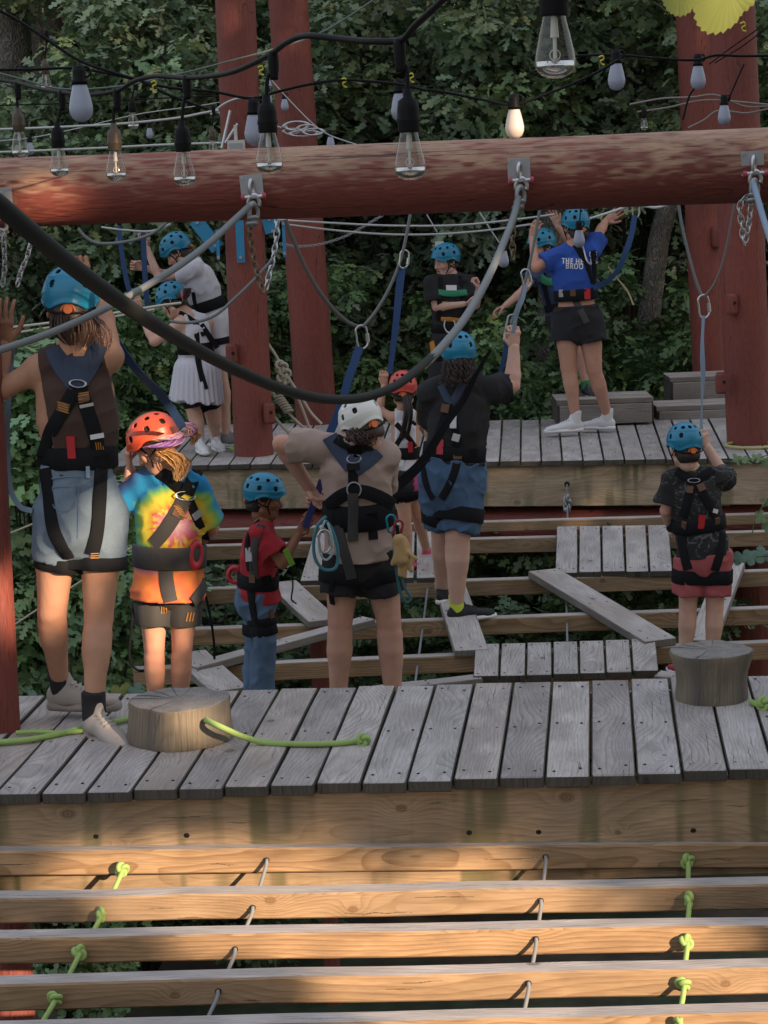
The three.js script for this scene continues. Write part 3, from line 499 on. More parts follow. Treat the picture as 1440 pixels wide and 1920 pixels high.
function nets(f, box, h, color) {
  const mn = box.min, nx = Math.ceil((box.max.x - mn.x) / h) + 2, ny = Math.ceil((box.max.y - mn.y) / h) + 2, nz = Math.ceil((box.max.z - mn.z) / h) + 2, N = nx * ny * nz, val = new Float32Array(N), S = 4, R = S * h * 0.9 * 1.5;
  for (let k = 0; k < nz; k += S) for (let j = 0; j < ny; j += S) for (let i = 0; i < nx; i += S) {
    const c = f(mn.x + (i + S / 2) * h, mn.y + (j + S / 2) * h, mn.z + (k + S / 2) * h), far = Math.abs(c) > R;
    for (let c3 = k; c3 < Math.min(nz, k + S); c3++) for (let b = j; b < Math.min(ny, j + S); b++) for (let a = i; a < Math.min(nx, i + S); a++) val[(c3 * ny + b) * nx + a] = far ? c : f(mn.x + a * h, mn.y + b * h, mn.z + c3 * h);
  }
  const id = new Int32Array(N).fill(-1), pos = [], idx = [], off = [0, 1, nx, nx + 1, nx * ny, nx * ny + 1, nx * ny + nx, nx * ny + nx + 1];
  const E = [[0, 1], [0, 2], [0, 4], [1, 3], [1, 5], [2, 3], [2, 6], [3, 7], [4, 5], [4, 6], [5, 7], [6, 7]];
  for (let k = 0; k < nz - 1; k++) for (let j = 0; j < ny - 1; j++) for (let i = 0; i < nx - 1; i++) {
    const o = (k * ny + j) * nx + i; let m = 0; for (let q = 0; q < 8; q++) if (val[o + off[q]] < 0) m |= 1 << q; if (m === 0 || m === 255) continue;
    let x = 0, y = 0, z = 0, n = 0;
    for (const [a, b] of E) if (((m >> a) ^ (m >> b)) & 1) { const va = val[o + off[a]], vb = val[o + off[b]], t = va / (va - vb); x += (a & 1) + t * ((b & 1) - (a & 1)); y += ((a >> 1) & 1) + t * (((b >> 1) & 1) - ((a >> 1) & 1)); z += (a >> 2) + t * ((b >> 2) - (a >> 2)); n++; }
    id[o] = pos.length / 3; pos.push(mn.x + (i + x / n) * h, mn.y + (j + y / n) * h, mn.z + (k + z / n) * h);
  }
  const st = [1, nx, nx * ny];
  for (let k = 1; k < nz - 1; k++) for (let j = 1; j < ny - 1; j++) for (let i = 1; i < nx - 1; i++) {
    const o = (k * ny + j) * nx + i, v0 = val[o];
    for (let a = 0; a < 3; a++) { const v1 = val[o + st[a]]; if ((v0 < 0) === (v1 < 0)) continue; const u = st[(a + 1) % 3], w = st[(a + 2) % 3], A = id[o], B = id[o - u], C = id[o - u - w], D = id[o - w]; if (A < 0 || B < 0 || C < 0 || D < 0) continue; if (v0 < 0) idx.push(A, B, C, A, C, D); else idx.push(A, C, B, A, D, C); }
  }
  const g = new THREE.BufferGeometry(); g.setAttribute('position', new THREE.Float32BufferAttribute(pos, 3)); g.setIndex(idx); g.computeVertexNormals();
  const uv = [], col = []; for (let i = 0; i < pos.length; i += 3) { uv.push(pos[i] + pos[i + 2] * 0.4, pos[i + 1]); if (color) { const c = color(pos[i], pos[i + 1], pos[i + 2]); col.push(c[0], c[1], c[2]); } }
  g.setAttribute('uv', new THREE.Float32BufferAttribute(uv, 2)); if (color) g.setAttribute('color', new THREE.Float32BufferAttribute(col, 3)); return g;
}
// materials
const weave = texture(128, 128, (u, v) => { const x = (0.5 + 0.5 * Math.sin(u * 2 * Math.PI * 32)) * (0.5 + 0.5 * Math.sin(v * 2 * Math.PI * 32)); const q = 0.6 * x + 0.4 * pn(u * 30, v * 30, 30, 30, 8); return [q, q, q]; }, 0.05, 0.05, false);
const twill = texture(128, 128, (u, v) => { const x = 0.5 + 0.5 * Math.sin((u + v) * 2 * Math.PI * 24); const q = 0.82 + 0.18 * x + 0.2 * (pn(u * 60, v * 16, 60, 16, 5) - 0.5); return [q, q, q]; }, 0.08, 0.08, false);
const skinM = phys([1, 1, 1], 0.52, { vertexColors: true, sheen: 0.15, specularIntensity: 0.45 }), clothM = std([1, 1, 1], 0.92, { vertexColors: true, bumpMap: weave, bumpScale: 0.0008 }), denimM = std([1, 1, 1], 0.9, { vertexColors: true, map: twill, bumpMap: twill, bumpScale: 0.0006 }), hairM = std([1, 1, 1], 0.5, { vertexColors: true });
const webM = phys([0.01, 0.0105, 0.0125], 0.82, { specularIntensity: 0.3, bumpMap: weave, bumpScale: 0.0006 });
// head, in its own frame: face towards +z
function headField() {
  const add = [[ell(V(0, 0.036, -0.012), 0.077, 0.084, 0.096), 0], [ell(V(0, -0.03, 0.022), 0.06, 0.082, 0.066), 0.03], [cone(V(0, -0.094, 0.06), V(0, -0.088, 0.03), 0.024, 0.03), 0.03], [cone(V(-0.05, -0.06, 0.0), V(-0.02, -0.09, 0.05), 0.024, 0.02), 0.025], [cone(V(0.05, -0.06, 0.0), V(0.02, -0.09, 0.05), 0.024, 0.02), 0.025],
    [cone(V(-0.036, 0.024, 0.072), V(0.036, 0.024, 0.072), 0.013, 0.013), 0.012], [cone(V(0, 0.008, 0.082), V(0, -0.03, 0.102), 0.008, 0.012), 0.012], [cone(V(-0.014, -0.035, 0.09), V(0.014, -0.035, 0.09), 0.008, 0.008), 0.008],
    [ell(V(-0.043, -0.022, 0.058), 0.024, 0.022, 0.022), 0.02], [ell(V(0.043, -0.022, 0.058), 0.024, 0.022, 0.022), 0.02], [cone(V(-0.018, -0.058, 0.082), V(0.018, -0.058, 0.082), 0.007, 0.007), 0.008], [cone(V(-0.014, -0.07, 0.08), V(0.014, -0.07, 0.08), 0.008, 0.008), 0.008], [cone(V(0, -0.05, -0.015), V(0, -0.095, -0.025), 0.046, 0.044), 0.03]];
  const ears = [1, -1].flatMap((s) => [cut(ell(V(s * 0.08, -0.002, -0.012), 0.011, 0.033, 0.021), (x, y, z) => 0.006 - ell(V(s * 0.09, 0.0, -0.006), 0.008, 0.02, 0.011)(x, y, z))]);
  const eyes = [1, -1].map((s) => ell(V(s * 0.031, 0.002, 0.074), 0.0125, 0.0125, 0.0125)), sock = [1, -1].map((s) => ell(V(s * 0.031, 0.003, 0.092), 0.018, 0.012, 0.016));
  const mouth = ell(V(0, -0.064, 0.094), 0.02, 0.0035, 0.014);
  return (x, y, z) => { let d = add[0][0](x, y, z); for (let i = 1; i < add.length; i++) d = smin(d, add[i][0](x, y, z), add[i][1]); for (const s of sock) d = -smin(-d, s(x, y, z), 0.012); d = Math.max(d, -mouth(x, y, z)); for (const e of eyes) d = Math.min(d, e(x, y, z)); for (const e of ears) d = smin(d, e(x, y, z), 0.006); return d; };
}
const headF = headField();
const headCol = (x, y, z) => {
  for (const s of [1, -1]) { const dx = x - s * 0.031, dy = y - 0.002; if (z > 0.06 && dx * dx * 0.55 + dy * dy * 1.6 < 0.00011) return dx * dx + dy * dy < 0.000032 ? [0.03, 0.02, 0.015] : [1.2, 1.25, 1.35]; if (z > 0.06 && Math.abs(dx) < 0.019 && Math.abs(dy - 0.024 + dx * dx * 12) < 0.0045) return [0.3, 0.24, 0.2]; }
  if (z > 0.07 && Math.abs(x) < 0.024 && y < -0.05 && y > -0.078) return Math.abs(y + 0.064) < 0.003 ? [0.35, 0.15, 0.14] : [0.95, 0.62, 0.6];
  const r = Math.exp(-((Math.abs(x) - 0.043) ** 2 + (y + 0.024) ** 2) / 0.0008); return [1 + 0.06 * r, 1 - 0.1 * r, 1 - 0.1 * r];
};
const headG = nets(headF, new THREE.Box3(V(-0.11, -0.16, -0.13), V(0.11, 0.14, 0.13)), 0.0036, headCol);
// hands: wrist at the origin, fingers along +y, palm faces +z, thumb at +x
function handGeo(kind) {
  const X = V(1, 0, 0), fs = [slab([{ c: V(0, -0.02, 0), a: 0.026, b: 0.019, A: X }, { c: V(0, 0.03, 0), a: 0.034, b: 0.016, A: X }, { c: V(0, 0.082, 0), a: 0.038, b: 0.012, A: X }])], fin = [];
  const chain = (pts, r) => { for (let i = 0; i < pts.length - 1; i++) fin.push(cone(V(...pts[i]), V(...pts[i + 1]), r * (1 - 0.1 * i), r * (1 - 0.1 * (i + 1)))); };
  const len = [0.94, 1.05, 1, 0.8];
  for (let i = 0; i < 4; i++) {
    const x = 0.03 - i * 0.02, L = len[i], o = kind === 'open' ? 0.004 * (1.5 - i) : 0;
    if (kind === 'grip') chain([[x, 0.08, 0], [x, 0.08 + 0.036 * L, 0.012], [x, 0.08 + 0.034 * L, 0.04], [x, 0.084, 0.047]], 0.0093);
    else if (kind === 'open') chain([[x, 0.08, 0], [x + o, 0.08 + 0.042 * L, 0.003], [x + 2 * o, 0.08 + 0.068 * L, 0.012], [x + 2.5 * o, 0.08 + 0.086 * L, 0.024]], 0.0092);
    else chain([[x, 0.08, 0], [x, 0.08 + 0.038 * L, 0.012], [x, 0.08 + 0.052 * L, 0.032], [x, 0.08 + 0.048 * L, 0.052]], 0.0092);
  }
  if (kind === 'open') chain([[0.022, 0.02, 0.004], [0.05, 0.048, 0.014], [0.066, 0.075, 0.018], [0.074, 0.096, 0.02]], 0.0115); else chain([[0.022, 0.02, 0.006], [0.044, 0.048, 0.024], [0.034, 0.075, 0.044], [0.018, 0.092, 0.056]], 0.0115);
  const F2 = (x, y, z) => { let d = fs[0](x, y, z), e = 1e9; for (const f of fin) e = Math.min(e, f(x, y, z)); return smin(d, e, 0.01); };
  return nets(F2, new THREE.Box3(V(-0.055, -0.045, -0.03), V(0.095, 0.18, 0.075)), 0.0034, (x, y, z) => (y > 0.11 ? [1.04, 0.9, 0.88] : [1, 0.96, 0.95]));
}
const handG = { grip: handGeo('grip'), open: handGeo('open'), relax: handGeo('relax') };
// climbing helmet in the head's frame
const vents = []; for (const a of [0, 35, -35, 75, -75, 115, -115, 150, -150, 180]) vents.push([a, 42, 0.0115, 0.0085]); for (const a of [52, -52, 100, -100, 142, -142]) vents.push([a, 14, 0.0125, 0.0145]);
function helmetShell(inner) {
  const c = V(0, 0.04, -0.008), rx = 0.104, ry = 0.108, rz = 0.128, out = ell(c, rx - inner, ry - inner, rz - inner), inn = ell(c, rx - inner - 0.009, ry - inner - 0.009, rz - inner - 0.009);
  const vs = inner ? [] : vents.map(([a, e, w, h]) => { const A = a * Math.PI / 180, E = e * Math.PI / 180, d = V(Math.sin(A) * Math.cos(E) * rx, Math.sin(E) * ry, Math.cos(A) * Math.cos(E) * rz).add(c); const r = V(Math.cos(A), 0, -Math.sin(A)); return (x, y, z) => { const dx = x - d.x, dy = y - d.y, dz = z - d.z, u = dx * r.x + dz * r.z; return (Math.pow(Math.pow(Math.abs(u) / w, 3) + Math.pow(Math.abs(dy) / h, 3), 1 / 3) - 1) * 0.01; }; });
  const vc = vents.map(([a, e]) => { const A = a * Math.PI / 180, E = e * Math.PI / 180; return V(Math.sin(A) * Math.cos(E) * rx, Math.sin(E) * ry, Math.cos(A) * Math.cos(E) * rz).add(c); });
  return (x, y, z) => {
    const an = Math.atan2(x, z), k = 0.5 + 0.5 * Math.cos(2 * an), edge = 0.012 + 0.20 * z - (inner ? -0.004 : 0) + 0.012 * Math.cos(an * 4) - 0.008;
    const flare = inner ? 0 : 0.006 * Math.exp(-Math.pow((y - edge) / 0.014, 2)); const ridge = inner ? 0 : 0.0025 * smooth(0.02, 0.03, Math.abs(y - 0.075 - 0.1 * z)) * smooth(0.03, 0.05, y);
    let d = Math.max(out(x, y, z) - flare - ridge, -inn(x, y, z) + flare * 0.2); d = Math.max(d, (edge - y) * 0.9);
    for (let i = 0; i < vs.length; i++) { const p = vc[i]; if (Math.abs(x - p.x) + Math.abs(y - p.y) + Math.abs(z - p.z) < 0.07) d = Math.max(d, -vs[i](x, y, z)); } return d;
  };
}
const HB = new THREE.Box3(V(-0.125, -0.05, -0.155), V(0.125, 0.165, 0.14));
const shellG = nets(helmetShell(0), HB, 0.0032), linerG = nets(helmetShell(0.011), HB, 0.006);
const strapPath = (pts) => tube(pts.map((p) => V(...p)), 0.0045, 14, 5);
const helmStrapG = merge([1, -1].flatMap((s) => [strapPath([[s * 0.088, 0.01, 0.045], [s * 0.079, -0.045, 0.03], [s * 0.05, -0.095, 0.045], [0, -0.118, 0.055]]), strapPath([[s * 0.088, 0.0, -0.06], [s * 0.084, -0.03, -0.02], [s * 0.079, -0.048, 0.028]]), strapPath([[s * 0.09, 0.0, -0.04], [s * 0.075, -0.03, -0.085], [s * 0.03, -0.042, -0.108], [0, -0.044, -0.112]])]));
const dialG = (() => { const g = new THREE.CylinderGeometry(0.017, 0.017, 0.014, 12); g.rotateX(Math.PI / 2); g.translate(0, -0.03, -0.118); const t = new THREE.TorusGeometry(0.024, 0.005, 6, 16, Math.PI); t.translate(0, -0.034, -0.114); return merge([g, t]); })();
const helmC = { blue: [0.003, 0.18, 0.31], orange: [0.62, 0.075, 0.025], red: [0.55, 0.06, 0.05], white: [0.66, 0.66, 0.62] }, helmM = {};
for (const k in helmC) helmM[k] = phys(helmC[k], 0.42, { clearcoat: 0.15, clearcoatRoughness: 0.3 });
const linerM = std([0.012, 0.012, 0.014], 0.9), dialM = std([0.6, 0.14, 0.03], 0.5);
// shoe: heel at the origin on the ground, toe towards +z
const [shoeUpG, shoeSoleG, shoeSockG] = (() => {
  const X = V(1, 0, 0), sec = [[0.005, 0.024, 0.07], [0.05, 0.034, 0.088], [0.1, 0.036, 0.082], [0.16, 0.043, 0.062], [0.22, 0.043, 0.05], [0.265, 0.026, 0.038]];
  const up = slab(sec.map(([z, a, h]) => ({ c: V(0, h / 2 + 0.012, z), a, b: h / 2, A: X }))), col = cone(V(0, 0.06, 0.048), V(0, 0.108, 0.04), 0.04, 0.038), U = cut(cut(join([up, col], 0.02), (x, y, z) => 0.02 - y), (x, y, z) => y - 0.112 - 0.25 * (0.03 - z) * (z < 0.03 ? 1 : 0));
  const tongue = cone(V(0, 0.09, 0.08), V(0, 0.125, 0.068), 0.022, 0.018), lace = [0.1, 0.12, 0.14, 0.16].map((z) => cone(V(-0.022, 0.098 - (z - 0.1) * 0.35, z), V(0.022, 0.098 - (z - 0.1) * 0.35, z), 0.0045, 0.0045));
  const so = slab(sec.map(([z, a]) => ({ c: V(0, 0.017, z * 1.04 - 0.004), a: a + 0.008, b: 0.022, A: X }))), S2 = cut(cut(so, (x, y) => 0.001 - y), (x, y, z) => y - 0.03 - 0.008 * Math.cos(z * 40));
  const ins = cone(V(0, 0.07, 0.045), V(0, 0.175, 0.036), 0.042, 0.043);
  const b = new THREE.Box3(V(-0.07, -0.01, -0.04), V(0.07, 0.2, 0.31));
  return [nets(join([U, tongue, ...lace], 0.004), b, 0.006), nets(S2, b, 0.005), nets(cut(ins, (x, y) => y - 0.165), b, 0.007)];
})();
// ---------- one person ----------
const mRGB = (a, k) => [a[0] * k, a[1] * k, a[2] * k];
function person(o) {
  const D = o.D, pt = (j) => at(j[0], j[1], D + (j[2] ?? 0)), s = o.s ?? 1, J = {};
  for (const k of ['neck', 'shL', 'shR', 'elL', 'elR', 'wrL', 'wrR', 'hpL', 'hpR', 'knL', 'knR', 'anL', 'anR']) J[k] = pt(o[k]);
  const foot = V((J.anL.x + J.anR.x) / 2, Math.min(J.anL.y, J.anR.y) - 0.09 * s, (J.anL.z + J.anR.z) / 2);
  const P = thing('person', o.label, 'person', foot); P.userData.group = undefined; delete P.userData.group;
  const skin = o.skin ?? [0.5, 0.29, 0.2];
  const A1 = J.shR.clone().sub(J.shL).normalize(), A2 = J.hpR.clone().sub(J.hpL).normalize(); if (A1.dot(A2) < 0) A2.negate();
  const A2b = A2.lengthSq() > 0.5 ? A2 : A1, mS = J.shL.clone().lerp(J.shR, 0.5), mH = J.hpL.clone().lerp(J.hpR, 0.5), [wc, ww, wh] = o.w, dc = (o.dep ?? 0.1) * s;
  const T = (t, a, b, k = t) => ({ c: mS.clone().lerp(mH, t).addScaledVector(o.bow ? pt([0, 0, 0]).sub(at(0, 0, D - 1)).normalize() : V(0, 0, -1), 0), a, b, A: A1.clone().lerp(A2b, k).normalize() });
  const torsoS = [T(0.02, wc * 0.78, dc * 0.62), T(0.18, wc * 0.98, dc * 0.95), T(0.38, wc, dc * 1.05), T(0.66, ww, dc * 0.9), T(0.92, wh, dc * 1.1), T(1.08, wh * 0.97, dc * 1.12)];
  const [ra, re, rw] = (o.arm ?? [0.046, 0.036, 0.026]).map((x) => x * s), [rt, rk, rc, rn] = (o.leg ?? [0.082, 0.056, 0.054, 0.036]).map((x) => x * s);
  const torso = slab(torsoS), traps = [cone(J.neck, J.shL, 0.045 * s, ra * 1.02), cone(J.neck, J.shR, 0.045 * s, ra * 1.02)];
  const arm = (a, b, c) => { const m = b.clone().lerp(c, 0.25); return [cone(a, b, ra, re), cone(b, m, re, re * 1.03), cone(m, c, re * 1.03, rw)]; };
  const leg = (h, k, a) => { const back = o.fwd ? V(...o.fwd).multiplyScalar(-0.014 * s) : V(0, 0, 0), m = k.clone().lerp(a, 0.33).add(back); return [cone(h, h.clone().lerp(k, 0.5), rt, lerp(rt, rk, 0.4)), cone(h.clone().lerp(k, 0.5), k, lerp(rt, rk, 0.4), rk), cone(k, m, rk * 0.97, rc * 0.95), cone(m, a, rc * 0.95, rn), ...(o.fwd ? [1, -1].map((q) => { const sd = V(o.fwd[2], 0, -o.fwd[0]).multiplyScalar(q * rc * 0.36), bk = V(...o.fwd).multiplyScalar(-rc * 0.32); return cone(k.clone().lerp(a, 0.16).add(sd).add(bk), k.clone().lerp(a, q > 0 ? 0.42 : 0.48).add(sd.multiplyScalar(0.7)).add(bk), rc * 0.62, rc * 0.6); }) : [])]; };
  const armL = arm(J.shL, J.elL, J.wrL), armR = arm(J.shR, J.elR, J.wrR), legsF = [leg(J.hpL, J.knL, J.anL), leg(J.hpR, J.knR, J.anR)];
  // head
  const hp = pt(o.head), hs = (o.hs ?? 1), he = new THREE.Euler((o.pitch ?? 0) * Math.PI / 180, (o.yaw ?? 180) * Math.PI / 180, (o.roll ?? 0) * Math.PI / 180, 'YXZ'), HM = new THREE.Matrix4().compose(hp, new THREE.Quaternion().setFromEuler(he), V(hs, hs, hs)), nape = V(0, -0.06, -0.025).applyMatrix4(HM);
  const neckC = cone(nape, J.neck, 0.052 * hs * (o.neckK ?? 1), 0.056 * s);
  const bodyF0 = (x, y, z) => { let d = torso(x, y, z); for (const f of traps) d = smin(d, f(x, y, z), 0.05 * s); for (const A of [armL, armR]) { let q = A[0](x, y, z); q = smin(q, A[1](x, y, z), 0.01); q = smin(q, A[2](x, y, z), 0.01); d = smin(d, q, 0.03 * s); } let l = 1e9; for (const L of legsF) { let q = L[0](x, y, z); for (let i = 1; i < L.length; i++) q = smin(q, L[i](x, y, z), i > 3 ? 0.02 * s : 0.012 * s); l = Math.min(l, q); } d = smin(d, l, 0.03 * s); return smin(d, neckC(x, y, z), 0.03 * s) + 0.0035 * (n3(x * 24, y * 13, z * 24) - 0.5); };
  const allJ = Object.values(J).concat([hp, nape]);
  const cell = o.cell ?? 0.0115;
  const tint = (x, y, z) => { const m = 0.86 + 0.2 * n3(x * 14, y * 10, z * 14) + 0.1 * n3(x * 45, y * 45, z * 45) + 0.06 * n3(x * 120, y * 120, z * 120); let r = 0; for (const k of ['knL', 'knR', 'elL', 'elR']) r = Math.max(r, Math.exp(-((x - J[k].x) ** 2 + (y - J[k].y) ** 2 + (z - J[k].z) ** 2) / 0.004)); return [skin[0] * m * (1 + 0.05 * r), skin[1] * m * (1 - 0.08 * r), skin[2] * m * (1 - 0.08 * r)]; };
  const gs = [nets(bodyF0, boxOf(allJ, 0.16 * s), cell, tint)];
  const addG = (g, m4) => { const q = g.clone().applyMatrix4(m4), c = q.attributes.color; for (let i = 0; i < c.count; i++) { const m = 0.95 + 0.1 * n3(q.attributes.position.getX(i) * 40, q.attributes.position.getY(i) * 40, q.attributes.position.getZ(i) * 40); c.setXYZ(i, c.getX(i) * skin[0] * m, c.getY(i) * skin[1] * m, c.getZ(i) * skin[2] * m); } if (m4.determinant() < 0) { const ix = q.index; for (let i = 0; i < ix.count; i += 3) { const t = ix.getX(i); ix.setX(i, ix.getX(i + 1)); ix.setX(i + 1, t); } q.computeVertexNormals(); } gs.push(q); };
  addG(headG, HM);
  for (const [k, h] of [['L', o.handL], ['R', o.handR]]) if (h) {   // [kind, direction, palm normal, mirror]
    const y = h[1] ? V(...h[1]).normalize() : J['wr' + k].clone().sub(J['el' + k]).normalize(), z = V(...h[2]); z.addScaledVector(y, -z.dot(y)).normalize(); const x = y.clone().cross(z), hz = (o.handS ?? s), M4 = new THREE.Matrix4().makeBasis(x, y, z).setPosition(J['wr' + k]).multiply(new THREE.Matrix4().makeScale(h[3] ? -hz : hz, hz, hz)); addG(handG[h[0]], M4);
  }
  mesh('body', mergeGeometries(gs), skinM, P, false);
  // clothes
  const surf = [bodyF0];
  const fold = (amp, fx, fy) => (x, y, z) => amp * 1.0 * ((n3(x * fx + 3, y * fy, z * fx) - 0.5) * 1.4 + (n3(x * fx * 2.3, y * fy * 2 + x * 6, z * fx * 2.3) - 0.5) * 0.8 + 1.1 * (0.3 - Math.pow(1 - Math.abs(2 * n3(x * fx * 1.3 + y * 6, y * fy * 2.4 - x * 5, z * fx * 1.3) - 1), 3)));
  const grad = (f, p) => { const e = 0.004, n = V(f(p.x + e, p.y, p.z) - f(p.x - e, p.y, p.z), f(p.x, p.y + e, p.z) - f(p.x, p.y - e, p.z), f(p.x, p.y, p.z + e) - f(p.x, p.y, p.z - e)); return n.lengthSq() > 1e-12 ? n.normalize() : V(0, 0, 1); };
  if (o.shirt) {
    const S = o.shirt, g = S.grow ?? 0.012, hem = pt(S.hem), secs = torsoS.filter((_, i) => i < (S.secs ?? 5)).map((q) => ({ ...q, a: q.a, b: q.b })), dn = hem.clone().sub(mS).normalize(), last = { c: hem.clone().addScaledVector(dn, 0.05), a: S.w, b: S.dep ?? dc * 1.15, A: A2b };
    secs.push(last); const fs = [slab(secs, g), cut(cone(J.neck, J.shL, 0.05 * s + g * 0.4, ra + g), () => -1), cone(J.neck, J.shR, 0.05 * s + g * 0.4, ra + g)];
    for (const [k, t] of [['L', S.sleeveL ?? S.sleeve], ['R', S.sleeveR ?? S.sleeve]]) if (t) { const a = J['sh' + k], b = J['el' + k], n = b.clone().sub(a).normalize(), e = a.clone().lerp(b, t + 0.1); fs.push(cut(cone(a, e, ra + g, lerp(ra, re, t) + g + (S.flare ?? 0.012)), halfspace(a.clone().lerp(b, t), n))); }
    const fd = fold(S.fold ?? 0.007, 9, 5), hemPlane = halfspace(hem, dn), base = join(fs, 0.03 * s);
    const noSleeve = S.sleeve === 0 ? [[J.shL, A1.clone().negate()], [J.shR, A1]].map(([p, n]) => halfspace(p.clone().addScaledVector(n, S.strap ?? -0.02), n)) : [];
    const nk = ell(J.neck.clone().lerp(nape, 0.45), (o.nk ?? 0.066) * s, 0.05 * s, (o.nk ?? 0.066) * s);
    const f = (x, y, z) => { let d = base(x, y, z) + fd(x, y, z); d = Math.max(d, hemPlane(x, y, z)); for (const h of noSleeve) d = Math.max(d, h(x, y, z)); return Math.max(d, -nk(x, y, z)); };
    surf.push(f); mesh('shirt', nets(f, boxOf([J.shL, J.shR, J.elL, J.elR, mS, mH, hem, J.neck], 0.2 * s), S.cell ?? cell * 0.85, S.color), S.mat ?? clothM, P, false);
  }
  if (o.shorts) {
    const S = o.shorts, g = S.grow ?? 0.014, top = S.top ?? 0.78, secs = [T(top, S.wTop ?? ww * 1.02, dc * 1.0), T(0.95, wh, dc * 1.15), T(1.1, wh * 0.98, dc * 1.15)];
    const fs = [slab(secs, g)], lg = [];
    for (const [h, k, t, a, ck] of [[J.hpL, J.knL, S.tL ?? S.t, J.anL, 'L'], [J.hpR, J.knR, S.tR ?? S.t, J.anR, 'R']]) {
      if (t <= 1) { const n = k.clone().sub(h).normalize(); lg.push(cut(cone(h, h.clone().lerp(k, t + 0.12), rt + g, lerp(rt, rk, t) + g + (S.flare ?? 0.012)), halfspace(h.clone().lerp(k, t), n))); }
      else { const n = a.clone().sub(k).normalize(); lg.push(cut(join([cone(h, k, rt + g, rk + g), cone(k, a, rk + g, rn + g + (S.flare ?? 0.02))], 0.02), halfspace(k.clone().lerp(a, t - 1), n))); }
    }
    const fd = fold(S.fold ?? 0.007, 10, 5), topP = halfspace(mS.clone().lerp(mH, top), mS.clone().sub(mH).normalize());
    const f = (x, y, z) => { let l = Math.min(lg[0](x, y, z), lg[1](x, y, z)), d = smin(fs[0](x, y, z), l, 0.02 * s) + fd(x, y, z); return Math.max(d, topP(x, y, z)); };
    surf.push(f); mesh(S.name ?? 'shorts', nets(f, boxOf([mH, mS.clone().lerp(mH, top), J.hpL, J.hpR, J.knL, J.knR, ...(Math.max(S.t, S.tL ?? 0) > 1 ? [J.anL, J.anR] : [])], 0.17 * s), cell * 0.85, S.color), S.mat ?? clothM, P, false);
  }
  for (const E of o.extra ?? []) { const [f, box, name, color, mat, h] = E({ J, T, pt, s, A1, A2: A2b, mS, mH, dc, wh, ww, wc, rt, HM, fold }); surf.push(f); mesh(name, nets(f, box, h ?? cell * 0.85, color), mat ?? clothM, P, false); }
  const all = (x, y, z) => { let d = 1e9; for (const f of surf) d = Math.min(d, f(x, y, z)); return d; };
  // helmet
  if (o.helmet) {
    const H = new THREE.Group(); H.name = 'helmet'; const hk = o.helmK ?? 1; H.matrixAutoUpdate = true; const off = V(0, 0.012, 0).applyQuaternion(new THREE.Quaternion().setFromEuler(he)).multiplyScalar(hs);
    H.position.copy(hp).add(off).sub(foot); H.rotation.copy(he); H.scale.setScalar(hs * hk); P.add(H);
    for (const [n, g, m] of [['shell', shellG, helmM[o.helmet]], ['liner', linerG, linerM], ['chin_strap', helmStrapG, M.black], ['adjuster_dial', dialG, dialM]]) { const q = new THREE.Mesh(g, m); q.name = n; q.castShadow = q.receiveShadow = true; H.add(q); }
  }
  // shoes
  for (const [k, sh] of [['L', o.shoeL ?? o.shoe], ['R', o.shoeR ?? o.shoe]]) if (sh) {   // {dir: [x, z] toe direction, up, sole, sock, size, lift}
    const G = new THREE.Group(); G.name = 'shoe'; const an = J['an' + k], k2 = (sh.size ?? s), d = V(sh.dir[0], sh.dy ?? 0, sh.dir[1]).normalize(), x = V(0, 1, 0).cross(d).normalize(), y = d.clone().cross(x);
    G.quaternion.setFromRotationMatrix(new THREE.Matrix4().makeBasis(x, y, d)); G.scale.set(k2 * (sh.fat ?? 1), k2 * (sh.fat ?? 1), k2);
    G.position.copy(an).addScaledVector(y, -0.115 * k2).addScaledVector(d, -0.042 * k2); if (sh.floor !== undefined) G.position.y = sh.floor; G.position.sub(foot); P.add(G);
    for (const [n, g, m] of [['upper', shoeUpG, sh.up], ['sole', shoeSoleG, sh.sole], ['sock', shoeSockG, sh.sock]]) if (m) { const q = new THREE.Mesh(g, m); q.name = n; q.castShadow = q.receiveShadow = true; G.add(q); }
  }
  // hair strands
  for (const h of o.hair ?? []) mesh('hair', hairGeo(h, HM, pt, hs), hairM, P, false);
  // harness
  const HG = new THREE.Group(); HG.name = 'harness';
  const cast = (px, py, lift) => { const d = dirOf(px, py); let t = (D - 1.0) / -d.z, p; for (let i = 0; i < 90; i++) { p = camera.position.clone().addScaledVector(d, t); const v = all(p.x, p.y, p.z); if (v < 0.0012) { const n = grad(all, p); return [p.addScaledVector(n, lift), n]; } t += Math.max(v * 0.8, 0.0015); if (t * -d.z > D + 0.7) break; } return null; };
  const ribbon = (pts, nrm, w, th, closed) => {
    const n = pts.length, pos = [], idx = []; for (let i = 0; i < n; i++) {
      const t = (pts[(i + 1) % n] && (closed || i < n - 1) ? pts[(i + 1) % n] : pts[i]).clone().sub((closed || i > 0) ? pts[(i + n - 1) % n] : pts[i]).normalize(), N = nrm[i], S = N.clone().cross(t).normalize();
      const q = (a, b) => { const p = pts[i].clone().addScaledVector(S, a * w / 2).addScaledVector(N, b); pos.push(p.x, p.y, p.z); }; q(-1, -0.006); q(-1, th * 0.4); q(-0.88, th); q(0.88, th); q(1, th * 0.4); q(1, -0.006);
    }
    for (let i = 0; i < (closed ? n : n - 1); i++) for (let k = 0; k < 6; k++) { const a = i * 6 + k, b = i * 6 + (k + 1) % 6, c = ((i + 1) % n) * 6 + k, d = ((i + 1) % n) * 6 + (k + 1) % 6; idx.push(a, c, b, b, c, d); }
